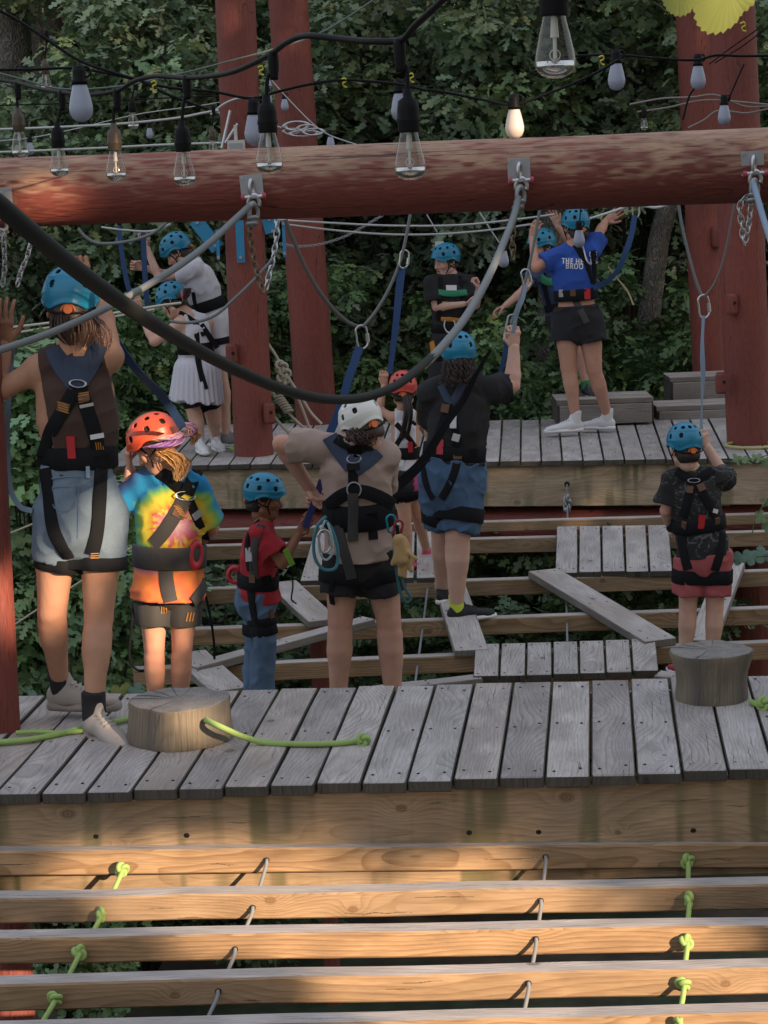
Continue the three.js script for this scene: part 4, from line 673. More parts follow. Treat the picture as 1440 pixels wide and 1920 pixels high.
    if (!closed) { idx.push(0, 1, 2, 0, 2, 3, 0, 3, 4, 0, 4, 5); const e = (n - 1) * 6; idx.push(e, e + 2, e + 1, e, e + 3, e + 2, e, e + 4, e + 3, e, e + 5, e + 4); }
    const g = new THREE.BufferGeometry(); g.setAttribute('position', new THREE.Float32BufferAttribute(pos, 3)); g.setIndex(idx); const u = []; for (let i = 0; i < pos.length; i += 3) u.push(pos[i] + pos[i + 2] * 0.3, pos[i + 1]); g.setAttribute('uv', new THREE.Float32BufferAttribute(u, 2));
    return toCreasedNormals(g, 0.9);
  };
  const strap = (path, w, mat = webM, name = 'strap', lift = 0.002, th = 0.004) => {
    const c = new THREE.CatmullRomCurve3(path.map((p) => V(p[0], p[1], 0)), false, 'centripetal'), L = c.getLength(), n = Math.max(4, Math.round(L / D * 0.9)), ps = [], ns = []; let pd = null;
    for (let i = 0; i <= n; i++) { const q = c.getPointAt(i / n), r = cast(q.x, q.y, lift); if (r) { ps.push(r[0]); ns.push(r[1]); pd = -r[0].z; } else if (pd) { ps.push(at(q.x, q.y, pd)); ns.push(V(0, 0.2, 1).normalize()); } }
    for (let it = 0; it < 3; it++) for (let i = 1; i < ps.length - 1; i++) { const m = ps[i - 1].clone().lerp(ps[i + 1], 0.5), z = Math.max(m.z, ps[i].z); ps[i].lerp(m, 0.4); ps[i].z = lerp(ps[i].z, z, 0.5); ns[i].add(ns[i - 1]).add(ns[i + 1]).normalize(); }
    if (ps.length > 2) mesh(name, ribbon(ps, ns, w * D / F, th, false), mat, HG, false);
  };
  const belt = (c, ax, R, w, mat = webM, name = 'belt', lift = 0.003, th = 0.005, f = all) => {   // closed loop round the axis
    const X = V(1, 0, 0).addScaledVector(ax, -ax.x).normalize(), Z = ax.clone().cross(X), ps = [], ns = [];
    for (let i = 0; i < 40; i++) { const a = i / 40 * 2 * Math.PI, d = X.clone().multiplyScalar(Math.cos(a)).addScaledVector(Z, Math.sin(a)); let r = R; for (let k = 0; k < 60; k++) { const v = f(c.x + d.x * r, c.y + d.y * r, c.z + d.z * r); if (v < 0.001 || r < 0.02) break; r -= Math.max(0.8 * v, 0.001); } ps.push(c.clone().addScaledVector(d, r + lift)); ns.push(d); }
    for (let it = 0; it < 2; it++) for (let i = 0; i < 40; i++) { const m = ps[(i + 39) % 40].clone().lerp(ps[(i + 1) % 40], 0.5); ps[i].lerp(m, 0.35); }
    mesh(name, ribbon(ps, ns, w, th, true), mat, HG, false);
  };
  const limbBelt = (a, b, t, w, mat, name = 'leg_loop', R = 0.16) => { const ax = b.clone().sub(a).normalize(), c = a.clone().lerp(b, t), lim = (x, y, z) => Math.max(all(x, y, z), Math.sqrt((x - c.x) ** 2 + (y - c.y) ** 2 + (z - c.z) ** 2) - R); belt(c, ax, R, w, mat, name, 0.002, 0.005, all); };
  const onSurf = (px, py, lift = 0.006) => cast(px, py, lift) ?? [at(px, py, D), V(0, 0, 1)];
  const patch = (px, py, w, h, rot, mat, name, th = 0.005) => { const [p, n] = onSurf(px, py, 0.005), k = D / F, g = new THREE.BoxGeometry(w * k, h * k, th), z = n, x = V(Math.cos(rot), -Math.sin(rot), 0); x.addScaledVector(z, -x.dot(z)).normalize(); g.applyMatrix4(new THREE.Matrix4().makeBasis(x, z.clone().cross(x), z).setPosition(p)); mesh(name, g, mat, HG, false); };
  const ring = (px, py, rx, ry, rot, mat = M.steel, name = 'd_ring', r = 0.004) => { const [p, n] = onSurf(px, py, 0.01), k = D / F, g = new THREE.TorusGeometry(1, r / (rx * k), 8, 20); g.scale(rx * k, ry * k, (rx + ry) / 2 * k); g.rotateZ(-rot); const z = n, x = V(1, 0, 0).addScaledVector(z, -z.x).normalize(); g.applyMatrix4(new THREE.Matrix4().makeBasis(x, z.clone().cross(x), z).setPosition(p)); mesh(name, g, mat, HG, false); };
  const line = (pts, r, mat, name) => mesh(name, tube(pts.map((q) => { if (q[2] !== undefined) return at(q[0], q[1], D + q[2]); return onSurf(q[0], q[1], 0.012)[0]; }), r, undefined, 6), mat, HG, false);
  if (o.harness) { P.add(HG); o.harness({ strap, belt, limbBelt, patch, ring, line, J, mS, mH, T, pt, onSurf, all, HG, A2: A2b }); if (!HG.children.length) P.remove(HG); }
  return P;
}
// hair: a cap over the skull and many tapered locks
function hairGeo(h, HM, pt, hs) {
  const gs = [], c0 = h.color, colr = (g, f) => { const n = g.attributes.position.count, a = new Float32Array(n * 3); for (let i = 0; i < n; i++) { a[i * 3] = c0[0] * f; a[i * 3 + 1] = c0[1] * f; a[i * 3 + 2] = c0[2] * f; } g.setAttribute('color', new THREE.BufferAttribute(a, 3)); return g; };
  if (h.cap) { const lo = h.low ?? -0.06, f = (x, y, z) => { let d = ell(V(0, 0.028, -0.02), 0.086, 0.09, 0.1)(x, y, z) + 0.007 * (n3(x * 60, y * 25, z * 60) - 0.5); const k = ell(V(0, -0.04, -0.045), 0.072, 0.06, 0.066)(x, y, z); d = smin(d, k, 0.02) ; d = Math.max(d, z - 0.02 - 0.5 * (y - 0.0), lo - y); return d; }; const g = nets(f, new THREE.Box3(V(-0.11, -0.14, -0.14), V(0.11, 0.13, 0.12)), 0.006, () => c0).applyMatrix4(HM); gs.push(g.toNonIndexed()); }
  for (const L of h.locks ?? []) {   // {path: [[px, py, dz]...], n, spread, r, curl, color}
    const P = L.path.map(pt);
    for (let i = 0; i < L.n; i++) {
      const a = rr(0, 6.28), q = Math.sqrt(rnd()), ox = Math.cos(a) * q, oy = Math.sin(a) * q, ph = rr(0, 6), end = rr(0.75, 1.05), pts = [];
      const curve = new THREE.CatmullRomCurve3(P); for (let k = 0; k <= 9; k++) { const t = Math.min(1, k / 9 * end), p = curve.getPoint(t), w = L.spread * (L.prof ? lerp(L.prof[0], L.prof[1], t) : Math.sin(Math.PI * clamp(0.2 + t * 0.7, 0, 1))); p.x += ox * w + (L.curl ?? 0) * Math.sin(t * 22 + ph); p.z += oy * w + (L.curl ?? 0) * Math.cos(t * 22 + ph); p.y += (L.curl ?? 0) * 0.4 * Math.sin(t * 15 + ph * 2); pts.push(p); }
      const g = tube(pts, [L.r, L.r * 0.35], 14, 5).toNonIndexed(); const f = rr(0.6, 1.5), cc = L.colors ? pick(L.colors) : L.color ?? c0, n = g.attributes.position.count, arr = new Float32Array(n * 3); for (let j = 0; j < n; j++) { arr[j * 3] = cc[0] * f; arr[j * 3 + 1] = cc[1] * f; arr[j * 3 + 2] = cc[2] * f; } g.setAttribute('color', new THREE.BufferAttribute(arr, 3)); gs.push(g);
    }
  }
  return mergeGeometries(gs);
}
// ---------- the people ----------
const skinA = [0.5, 0.285, 0.2], skinTan = [0.42, 0.225, 0.145], skinDark = [0.24, 0.115, 0.07], skinPale = [0.56, 0.35, 0.27];
const orangeTab = std([0.45, 0.19, 0.03], 0.8), greyTab = std([0.3, 0.3, 0.31], 0.5), whiteTab = std([0.6, 0.6, 0.6], 0.5), navyWeb = std([0.03, 0.045, 0.085], 0.8), brownTab = std([0.12, 0.06, 0.03], 0.8), greenWeb = std([0.02, 0.2, 0.1], 0.75), redWeb = std([0.3, 0.03, 0.035], 0.7), greyWeb = std([0.045, 0.042, 0.041], 0.82);
const flat = (c, k = 0.12) => (x, y, z) => mRGB(c, 1 - k + 2 * k * n3(x * 14, y * 14, z * 14));
const whiteShoe = { up: std([0.62, 0.62, 0.64], 0.7), sole: std([0.68, 0.67, 0.66], 0.6) };
// 1. woman in brown on the near deck, seen from behind
{
  const dn = std([0.014, 0.013, 0.016], 0.95), shU = std([0.36, 0.32, 0.29], 0.85), shS = std([0.27, 0.23, 0.2], 0.7);
  person({ label: 'woman in brown top and denim shorts reaching up beside the left red post', D: 8.1, skin: skinTan, head: [132, 580], yaw: 184, pitch: 12, roll: 3, hs: 1.0, neck: [142, 655], neckK: 0.9, shL: [72, 692], shR: [206, 668], elL: [-16, 742, 0.03], wrL: [12, 646, 0.12], elR: [196, 598, 0.2], wrR: [160, 540, 0.34], hpL: [110, 965], hpR: [190, 965], knL: [97, 1150, 0.02], anL: [113, 1278, 0.16], knR: [185, 1160, -0.02], anR: [176, 1330, -0.12], w: [0.148, 0.118, 0.14], dep: 0.095, arm: [0.046, 0.038, 0.027], leg: [0.082, 0.054, 0.053, 0.034], fwd: [0, 0, -1], cell: 0.0095,
    handL: ['open', [-0.05, 1, 0.1], [0.35, 0.1, -1], 1], handR: ['grip', [-0.2, 1, 0.2], [0, 0, -1]],
    shirt: { hem: [146, 890], w: 0.135, sleeve: 0, strap: -0.012, grow: 0.012, color: flat([0.062, 0.035, 0.026]), fold: 0.006 },
    shorts: { t: 0.47, grow: 0.014, flare: 0.012, top: 0.66, wTop: 0.122, color: (x, y, z) => mRGB([0.15, 0.205, 0.265], 0.65 + 0.35 * n3(x * 9, y * 9, z * 9) + 0.15 * n3(x * 40, y * 40, z * 40)), mat: denimM, fold: 0.008, name: 'denim_shorts' },
    helmet: 'blue', shoeL: { dir: [0.85, 0.25], dy: 0.02, up: shU, sole: shS, sock: dn, size: 0.98, fat: 1.13 }, shoeR: { dir: [0.62, 0.75], dy: -0.12, up: shU, sole: shS, sock: dn, size: 0.98, fat: 1.13 },
    hair: [{ color: [0.035, 0.018, 0.012], cap: true, low: -0.1, locks: [{ path: [[118, 585, -0.08], [122, 615, -0.11], [134, 648, -0.11]], n: 70, spread: 0.055, r: 0.0028 }, { path: [[158, 580, -0.06], [168, 615, -0.1], [158, 652, -0.11]], n: 60, spread: 0.045, r: 0.0026, color: [0.09, 0.045, 0.03] }, { path: [[168, 590, -0.08], [192, 625, -0.12], [198, 660, -0.12]], n: 22, spread: 0.035, r: 0.0022, curl: 0.004, color: [0.12, 0.06, 0.04] }] }],
    harness: ({ strap, belt, limbBelt, patch, ring, J, mS, mH, pt }) => {
      strap([[100, 652], [118, 690], [144, 722]], 34, navyWeb, 'back_strap'); strap([[186, 646], [166, 690], [144, 722]], 34, navyWeb, 'back_strap'); strap([[142, 668], [143, 700], [144, 724]], 46, navyWeb, 'back_pad', 0.001);
      ring(146, 720, 15, 7, 0.1, M.steel, 'd_ring', 0.0045);
      strap([[142, 728], [118, 770], [92, 815], [80, 858]], 27, webM, 'back_strap'); strap([[150, 728], [164, 770], [180, 820], [186, 860]], 27, webM, 'back_strap');
      patch(119, 764, 22, 18, 0.35, brownTab, 'stitch_patch'); patch(157, 744, 21, 18, -0.15, brownTab, 'stitch_patch'); for (let i = 0; i < 4; i++) { patch(119 - 1.5 + i * 1, 757 + i * 5, 20, 1.6, 0.35, orangeTab, 'stitching', 0.008); patch(157, 737 + i * 5, 19, 1.6, -0.15, orangeTab, 'stitching', 0.008); }
      patch(162, 760, 26, 6, -0.15, M.steel, 'buckle', 0.009); patch(181, 818, 26, 9, -0.12, whiteTab, 'buckle', 0.009); for (let i = 0; i < 4; i++) patch(179 + i * 4, 835, 1.6, 15, -0.05, orangeTab, 'stitching', 0.008);
      const c = mS.clone().lerp(mH, 0.62); belt(pt([146, 855]), mS.clone().sub(mH).normalize(), 0.3, 0.085, webM, 'waist_belt', 0.004, 0.009);
      patch(134, 838, 15, 42, 0, M.redPlastic, 'red_tab', 0.012); patch(190, 862, 30, 22, 0, M.black, 'buckle', 0.014); patch(82, 866, 26, 22, 0.2, M.black, 'buckle', 0.014);
      strap([[84, 878], [92, 940], [102, 1000], [128, 1046]], 26, webM, 'leg_strap'); strap([[190, 878], [186, 950], [182, 1000], [172, 1040]], 27, webM, 'leg_strap'); 
      limbBelt(J.hpL, J.knL, 0.47, 0.05, webM); limbBelt(J.hpR, J.knR, 0.45, 0.05, webM); for (let i = 0; i < 3; i++) patch(178, 1037 + i * 4.5, 15, 1.5, 0, orangeTab, 'stitching', 0.008);
      const dk = std([0.12, 0.17, 0.24], 0.9); strap([[98, 914], [118, 912], [142, 911]], 3, dk, 'pocket_seam', 0.001, 0.002); strap([[88, 899], [120, 894], [168, 893]], 3, dk, 'waistband_seam', 0.001, 0.002); strap([[147, 895], [148, 950], [146, 1010]], 2.5, dk, 'back_seam', 0.001, 0.002); strap([[98, 916], [99, 950], [118, 962], [139, 950], [141, 914]], 2.5, dk, 'pocket_seam', 0.001, 0.002); patch(164, 885, 7, 22, 0, std([0.25, 0.33, 0.42], 0.9), 'belt_loop', 0.008);
    } });
}
// 2. girl in tie dye
{
  const c0 = at(328, 985, 9.5), k = 9.5 / F, pal = { pink: [0.6, 0.2, 0.28], white: [0.62, 0.5, 0.5], red: [0.6, 0.1, 0.08], yellow: [0.68, 0.55, 0.05], green: [0.16, 0.42, 0.1], blue: [0.01, 0.2, 0.42], navy: [0.03, 0.04, 0.14], orange: [0.68, 0.2, 0.04], purple: [0.26, 0.11, 0.32] };
  const mix = (a, b, t) => [0, 1, 2].map((q) => lerp(pal[a][q], pal[b][q], clamp(t, 0, 1)));
  const tie = (x, y, z) => {
    const dx = (x - c0.x) / k, dy = (c0.y - y) / k, an = Math.atan2(dy, dx), st = 16 * (n3(an * 3.2 + 9, 2, 0) - 0.5) + 9 * (n3(an * 9, 5, 1) - 0.5), r = Math.hypot(dx, dy) + st + 6 * (n3(x * 30, y * 30, z * 30) - 0.5);
    if (dy > 48) { const q = dy + 8 * (n3(x * 25, 1, 3) - 0.5); return q < 75 ? mix('pink', 'purple', (q - 48) / 20) : q < 95 ? mix('purple', 'orange', (q - 75) / 20) : mix('orange', 'red', (n3(x * 40, y * 22, 2)) * 0.8); }
    if (r < 22) return mix('white', 'pink', r / 22); if (r < 42) return mix('pink', n3(an * 9, 7, 2) > 0.5 ? 'red' : 'yellow', (r - 22) / 18); if (r < 62) return mix('orange', 'yellow', (r - 40) / 14); if (r < 76) return mix('yellow', 'green', (r - 60) / 14); if (r < 90) return mix('green', 'blue', (r - 74) / 12); return dx < -20 ? mix('blue', 'navy', (r - 105) / 22) : pal.blue;
  };
  person({ label: 'girl in orange helmet and tie dye shirt standing behind the left stump', D: 9.6, s: 0.84, skin: [0.52, 0.27, 0.19], head: [293, 838, 0], yaw: 262, pitch: 30, roll: 8, hs: 0.95, neck: [320, 880], shL: [268, 908, 0.05], shR: [366, 908, -0.03], elL: [238, 940, 0.1], wrL: [244, 880, 0.08], elR: [398, 990, 0.06], wrR: [360, 1030, 0.28], hpL: [287, 1085], hpR: [346, 1085], knL: [289, 1212], knR: [342, 1212], anL: [293, 1340, 0.03], anR: [337, 1340, 0.03], w: [0.128, 0.125, 0.135], dep: 0.1, arm: [0.042, 0.036, 0.028], leg: [0.088, 0.055, 0.053, 0.04], fwd: [0, 0, -1], cell: 0.0095,
    handL: ['relax', [-0.1, 1, 0], [1, 0, -0.4]], handR: ['relax', null, [0, -1, 0]],
    shirt: { hem: [314, 1122], w: 0.162, dep: 0.14, sleeve: 0.86, grow: 0.016, flare: 0.03, color: tie, fold: 0.008, cell: 0.0075 },
    shorts: { t: 0.62, grow: 0.012, flare: 0.006, top: 1.05, color: flat([0.035, 0.03, 0.03]), name: 'shorts' }, helmet: 'orange', shoe: { dir: [-0.2, -1], up: M.dullSteel, sole: whiteShoe.sole, size: 0.8 },
    hair: [{ color: [0.36, 0.17, 0.06], cap: true, low: -0.05, locks: [{ path: [[300, 845, -0.06], [322, 856, -0.09], [342, 885, -0.1]], n: 80, spread: 0.055, r: 0.0022, curl: 0.003, colors: [[0.5, 0.27, 0.09], [0.38, 0.18, 0.06], [0.6, 0.36, 0.15]] }, { path: [[318, 848, -0.05], [340, 870, -0.08], [334, 902, -0.12]], n: 80, spread: 0.05, r: 0.0022, curl: 0.004, colors: [[0.5, 0.27, 0.09], [0.6, 0.36, 0.15], [0.4, 0.2, 0.07]] }, { path: [[284, 838, -0.08], [312, 834, -0.12], [342, 818, -0.1]], n: 110, spread: 0.06, r: 0.0022, curl: 0.003, colors: [[0.3, 0.14, 0.42], [0.42, 0.22, 0.46], [0.5, 0.33, 0.42], [0.24, 0.1, 0.3]] }, { path: [[296, 826, -0.1], [322, 820, -0.12], [344, 810, -0.1]], n: 80, spread: 0.05, r: 0.0022, curl: 0.003, colors: [[0.34, 0.16, 0.46], [0.5, 0.3, 0.46], [0.45, 0.22, 0.1]] }, { path: [[338, 800, -0.08], [352, 794, -0.11], [362, 806, -0.12], [350, 818, -0.11], [340, 808, -0.09]], n: 70, spread: 0.022, r: 0.0028, curl: 0.006, colors: [[0.45, 0.18, 0.42], [0.4, 0.22, 0.44], [0.5, 0.3, 0.12]] }, { path: [[356, 806, -0.1], [368, 816, -0.1], [360, 834, -0.1]], n: 40, spread: 0.024, r: 0.0022, curl: 0.006, color: [0.45, 0.22, 0.08] }] }],
    harness: ({ strap, belt, limbBelt, patch, ring, J, mS, mH, pt, line }) => {
      strap([[296, 884], [322, 900], [346, 926]], 26, webM, 'back_strap'); strap([[368, 884], [360, 905], [350, 926]], 26, webM, 'back_strap'); ring(347, 930, 19, 8, 0.12, M.steel, 'd_ring', 0.004);
      strap([[346, 936], [326, 970], [306, 1000], [286, 1022]], 27, greyWeb, 'back_strap'); strap([[354, 936], [368, 970], [384, 1010]], 20, webM, 'back_strap'); patch(338, 958, 24, 26, 0.5, brownTab, 'stitch_patch'); for (let i = 0; i < 4; i++) patch(334 + i * 3, 952 + i * 5, 18, 1.5, 0.5, orangeTab, 'stitching', 0.008); patch(368, 965, 20, 14, -0.4, greyTab, 'buckle', 0.01);
      belt(pt([314, 1042]), mS.clone().sub(mH).normalize(), 0.3, 0.1, greyWeb, 'waist_belt', 0.014, 0.01); for (let i = 0; i < 4; i++) patch(295 + i * 5, 1038, 2, 19, 0, orangeTab, 'stitching', 0.012); ring(364, 1040, 12, 21, 0.15, M.redPlastic, 'red_loop', 0.012); patch(300, 1058, 24, 13, 0, M.black, 'buckle', 0.016);
      strap([[310, 1064], [314, 1100], [320, 1128]], 27, greyWeb, 'leg_strap'); strap([[388, 1060], [382, 1100], [362, 1130]], 24, greyWeb, 'leg_strap'); limbBelt(J.hpL, J.knL, 0.5, 0.1, greyWeb); limbBelt(J.hpR, J.knR, 0.5, 0.1, greyWeb); for (let i = 0; i < 3; i++) { patch(302 + i * 5, 1145, 2, 19, 0.1, orangeTab, 'stitching', 0.01); patch(350 + i * 5, 1156, 2, 17, 0.25, orangeTab, 'stitching', 0.01); }
      line([[252, 1128], [246, 1180, -0.05], [244, 1240, -0.02], [262, 1258, 0.02], [276, 1256, 0.02]], 0.006, M.web, 'loose_strap'); line([[382, 1120], [396, 1165, -0.05], [402, 1215, -0.05], [402, 1236, -0.05]], 0.006, M.web, 'loose_strap');
    } });
}
// 3. boy in red
{
  const jean = (x, y, z) => mRGB([0.075, 0.13, 0.21], 0.65 + 0.5 * n3(x * 9, y * 6, z * 9) + 0.25 * n3(x * 40, y * 30, z * 40));
  person({ label: 'boy in red shirt and blue jeans holding a strap beside the man in taupe', D: 10.9, s: 0.72, skin: skinDark, head: [496, 936], yaw: 88, pitch: 8, roll: 0, hs: 0.84, neck: [496, 984], neckK: 0.85, shL: [486, 1000, -0.11], shR: [494, 1000, 0.11], elL: [529, 1058, -0.13], wrL: [560, 1002, -0.06], elR: [530, 1050, 0.13], wrR: [566, 990, 0.03], hpL: [481, 1115, -0.065], hpR: [483, 1115, 0.065], knL: [497, 1196, -0.07], knR: [482, 1196, 0.07], anL: [490, 1302, -0.06], anR: [480, 1302, 0.08], w: [0.125, 0.115, 0.12], dep: 0.115, arm: [0.044, 0.036, 0.027], leg: [0.085, 0.06, 0.055, 0.045], fwd: [1, 0, 0],
    handL: ['grip', [0.6, 0.9, 0], [0.2, 0.3, 1]], handR: ['grip', [0.6, 0.9, 0], [0.2, 0, -1], 1],
    shirt: { hem: [490, 1128], w: 0.115, dep: 0.1, sleeve: 0.66, grow: 0.013, flare: 0.03, color: flat([0.33, 0.014, 0.022]), fold: 0.007 },
    shorts: { t: 1.9, grow: 0.012, flare: 0.02, top: 0.9, color: jean, mat: denimM, name: 'jeans', fold: 0.012 }, helmet: 'blue', shoe: { dir: [1, -0.1], up: M.black, sole: whiteShoe.sole, size: 0.72 },
    hair: [{ color: [0.012, 0.009, 0.008], cap: true, low: -0.075 }],
    harness: ({ strap, belt, limbBelt, patch, ring, J, mS, mH, pt, line }) => {
      strap([[482, 978], [465, 995], [462, 1030], [470, 1070]], 16, webM, 'shoulder_strap'); strap([[490, 985], [478, 1020], [474, 1060], [478, 1085]], 16, greyWeb, 'shoulder_strap'); patch(468, 1040, 16, 26, 0, greyTab, 'pad', 0.008);
      belt(pt([487, 1088]), mS.clone().sub(mH).normalize(), 0.25, 0.07, webM, 'waist_belt', 0.004, 0.008); patch(474, 1085, 12, 15, 0, brownTab, 'stitch_patch', 0.014); patch(498, 1088, 20, 18, 0, M.black, 'buckle', 0.016); ring(441, 1078, 13, 14, 0, M.redPlastic, 'red_loop', 0.012);
      strap([[470, 1105], [474, 1145], [482, 1180]], 15, webM, 'leg_strap'); limbBelt(J.hpL, J.knL, 0.8, 0.06, webM); limbBelt(J.hpL, J.knL, 0.62, 0.045, webM); limbBelt(J.hpR, J.knR, 0.8, 0.06, webM); patch(508, 1150, 10, 18, 0, brownTab, 'stitch_patch', 0.01);
      line([[512, 1062], [545, 1070, -0.12], [549, 1100, -0.1], [547, 1125, -0.1], [556, 1132, -0.1]], 0.004, M.web, 'loose_strap');
    } });
}
// 4. man in white helmet
person({ label: 'man in white helmet and taupe shirt bending forward in black shorts', D: 10.6, skin: [0.47, 0.27, 0.2], nk: 0.046, head: [682, 804, -0.02], yaw: 205, pitch: 24, roll: -12, hs: 1.0, neck: [668, 828, -0.06], shL: [606, 838, -0.02], shR: [722, 856, -0.02], elL: [528, 832, 0.05], wrL: [580, 915, 0.14], elR: [706, 930, 0.3], wrR: [618, 938, 0.36], hpL: [645, 1035, 0.02], hpR: [708, 1035, 0.02], knL: [638, 1165, 0.0], knR: [729, 1165, 0.0], anL: [634, 1322, 0.03], anR: [738, 1322, 0.03], w: [0.155, 0.148, 0.155], dep: 0.118, arm: [0.054, 0.044, 0.03], leg: [0.095, 0.06, 0.062, 0.04], fwd: [0, 0, -1], cell: 0.0105,
  handL: ['grip', [0.55, -0.8, 0.1], [0.6, 0.2, 0.6]], handR: ['grip', [-1, 0.1, 0.2], [0, 0, 1]],
  shirt: { hem: [676, 1048], w: 0.165, dep: 0.125, sleeve: 0.72, grow: 0.016, flare: 0.03, color: flat([0.36, 0.265, 0.225], 0.06), fold: 0.009 },
  shorts: { t: 0.6, grow: 0.018, flare: 0.018, top: 0.96, wTop: 0.152, color: flat([0.012, 0.012, 0.013]), fold: 0.01 }, helmet: 'white', shoe: { dir: [0, -1], up: M.dullSteel, sole: whiteShoe.sole, size: 1 },
  hair: [{ color: [0.045, 0.02, 0.013], cap: true, low: -0.075, locks: [{ path: [[672, 800, -0.08], [680, 822, -0.12], [690, 838, -0.1]], n: 130, spread: 0.075, r: 0.0026, curl: 0.007 }] }],
  harness: ({ strap, belt, limbBelt, patch, ring, J, mS, mH, pt, line, onSurf }) => {
    strap([[618, 818], [636, 845], [660, 876]], 30, navyWeb, 'back_strap'); strap([[708, 845], [690, 862], [664, 880]], 30, navyWeb, 'back_strap'); strap([[630, 822], [660, 838], [700, 848]], 20, webM, 'back_pad'); patch(663, 846, 22, 22, 0, M.black, 'buckle', 0.014); ring(664, 862, 13, 9, 0, M.dullSteel);
    strap([[662, 872], [662, 905], [663, 940]], 19, webM, 'back_strap'); patch(663, 876, 24, 12, 0, M.black, 'buckle', 0.016); ring(664, 918, 13, 14, 0, M.dullSteel); strap([[662, 925], [663, 965], [662, 1015]], 20, greyWeb, 'back_strap', 0.012);
    belt(pt([672, 962]), mS.clone().sub(mH).normalize(), 0.35, 0.13, webM, 'waist_belt', 0.004, 0.014); strap([[615, 950], [640, 928], [672, 920], [705, 928], [738, 948]], 26, webM, 'back_pad', 0.008);
    patch(633, 975, 20, 26, 0.1, M.black, 'buckle', 0.02); patch(697, 972, 20, 26, 0, M.black, 'buckle', 0.02); strap([[634, 985], [645, 1030], [658, 1075], [660, 1085]], 20, greyWeb, 'leg_strap', 0.008); strap([[698, 985], [700, 1012]], 18, webM, 'leg_strap', 0.008); strap([[624, 1085], [620, 1120], [624, 1133]], 10, webM, 'loose_strap', 0.004);
    limbBelt(J.hpL, J.knL, 0.34, 0.06, webM); limbBelt(J.hpR, J.knR, 0.34, 0.06, webM);
  } });
// 5. woman in black climbing
{
  const jn = (x, y, z) => mRGB([0.05, 0.1, 0.18], 0.65 + 0.5 * n3(x * 8, y * 6, z * 8) + 0.3 * n3(x * 40, y * 30, z * 40)), bl = std([0.015, 0.015, 0.017], 0.8);
  person({ label: 'woman in black shirt and jean shorts reaching up on the sloping board', D: 12.55, s: 1.05, skin: skinPale, head: [860, 672], yaw: 186, pitch: 4, hs: 0.98, neck: [864, 716], shL: [806, 736], shR: [926, 730], elL: [812, 826, 0.25], wrL: [814, 868, 0.42], elR: [960, 722, 0.08], wrR: [964, 652, 0.12], hpL: [825, 900], hpR: [872, 900], knL: [832, 1000, 0.1], anL: [829, 1098, 0.32], knR: [858, 1005, -0.05], anR: [856, 1130, 0.0], w: [0.157, 0.152, 0.162], dep: 0.122, arm: [0.055, 0.044, 0.03], leg: [0.105, 0.07, 0.066, 0.04], fwd: [0, 0, -1], cell: 0.0115,
    handL: ['grip', null, [0, 0, -1]], handR: ['grip', [0, 1, 0], [-0.3, 0, -1]],
    shirt: { hem: [852, 866], w: 0.18, sleeve: 0.55, grow: 0.015, flare: 0.03, color: flat([0.016, 0.015, 0.017]), fold: 0.009 },
    shorts: { tL: 0.8, tR: 0.93, t: 0.93, grow: 0.02, flare: 0.02, top: 0.74, wTop: 0.165, color: jn, mat: denimM, name: 'denim_shorts', fold: 0.012 }, helmet: 'blue', shoeL: { dir: [0.3, -0.6], up: bl, sole: whiteShoe.sole, size: 0.95 }, shoeR: { dir: [0.9, -0.35], up: bl, sole: whiteShoe.sole, sock: std([0.5, 0.6, 0.05], 0.9), size: 1.0 },
    hair: [{ color: [0.03, 0.016, 0.012], cap: true, low: -0.08, locks: [{ path: [[860, 672, -0.08], [860, 698, -0.13], [858, 722, -0.14]], n: 190, spread: 0.11, r: 0.0028, curl: 0.012, prof: [0.8, 1.05] }] }],
    harness: ({ strap, belt, limbBelt, patch, ring, J, mS, mH, pt, line }) => {
      strap([[826, 722], [836, 742], [844, 758]], 14, navyWeb, 'back_strap'); strap([[868, 718], [858, 740], [845, 758]], 14, navyWeb, 'back_strap'); strap([[842, 756], [832, 790], [816, 830]], 18, webM, 'back_strap'); patch(835, 766, 15, 16, 0.3, brownTab, 'stitch_patch', 0.008); strap([[844, 760], [852, 800], [858, 840]], 14, webM, 'back_strap'); patch(850, 790, 12, 26, 0.05, whiteTab, 'tag', 0.01); patch(855, 820, 14, 14, 0.3, whiteTab, 'tag', 0.01);
      belt(pt([852, 848]), mS.clone().sub(mH).normalize(), 0.4, 0.09, webM, 'waist_belt', 0.004, 0.01); patch(826, 838, 12, 28, 0.1, M.redPlastic, 'red_tab', 0.014); patch(857, 850, 16, 22, 0, brownTab, 'buckle', 0.016); patch(886, 850, 14, 18, 0, M.black, 'buckle', 0.016);
      strap([[793, 862], [796, 905], [812, 935]], 13, webM, 'leg_strap'); strap([[858, 862], [848, 900], [828, 935]], 15, webM, 'leg_strap'); limbBelt(J.hpL, J.knL, 0.6, 0.07, webM); limbBelt(J.hpR, J.knR, 0.6, 0.085, webM);
    } });
}
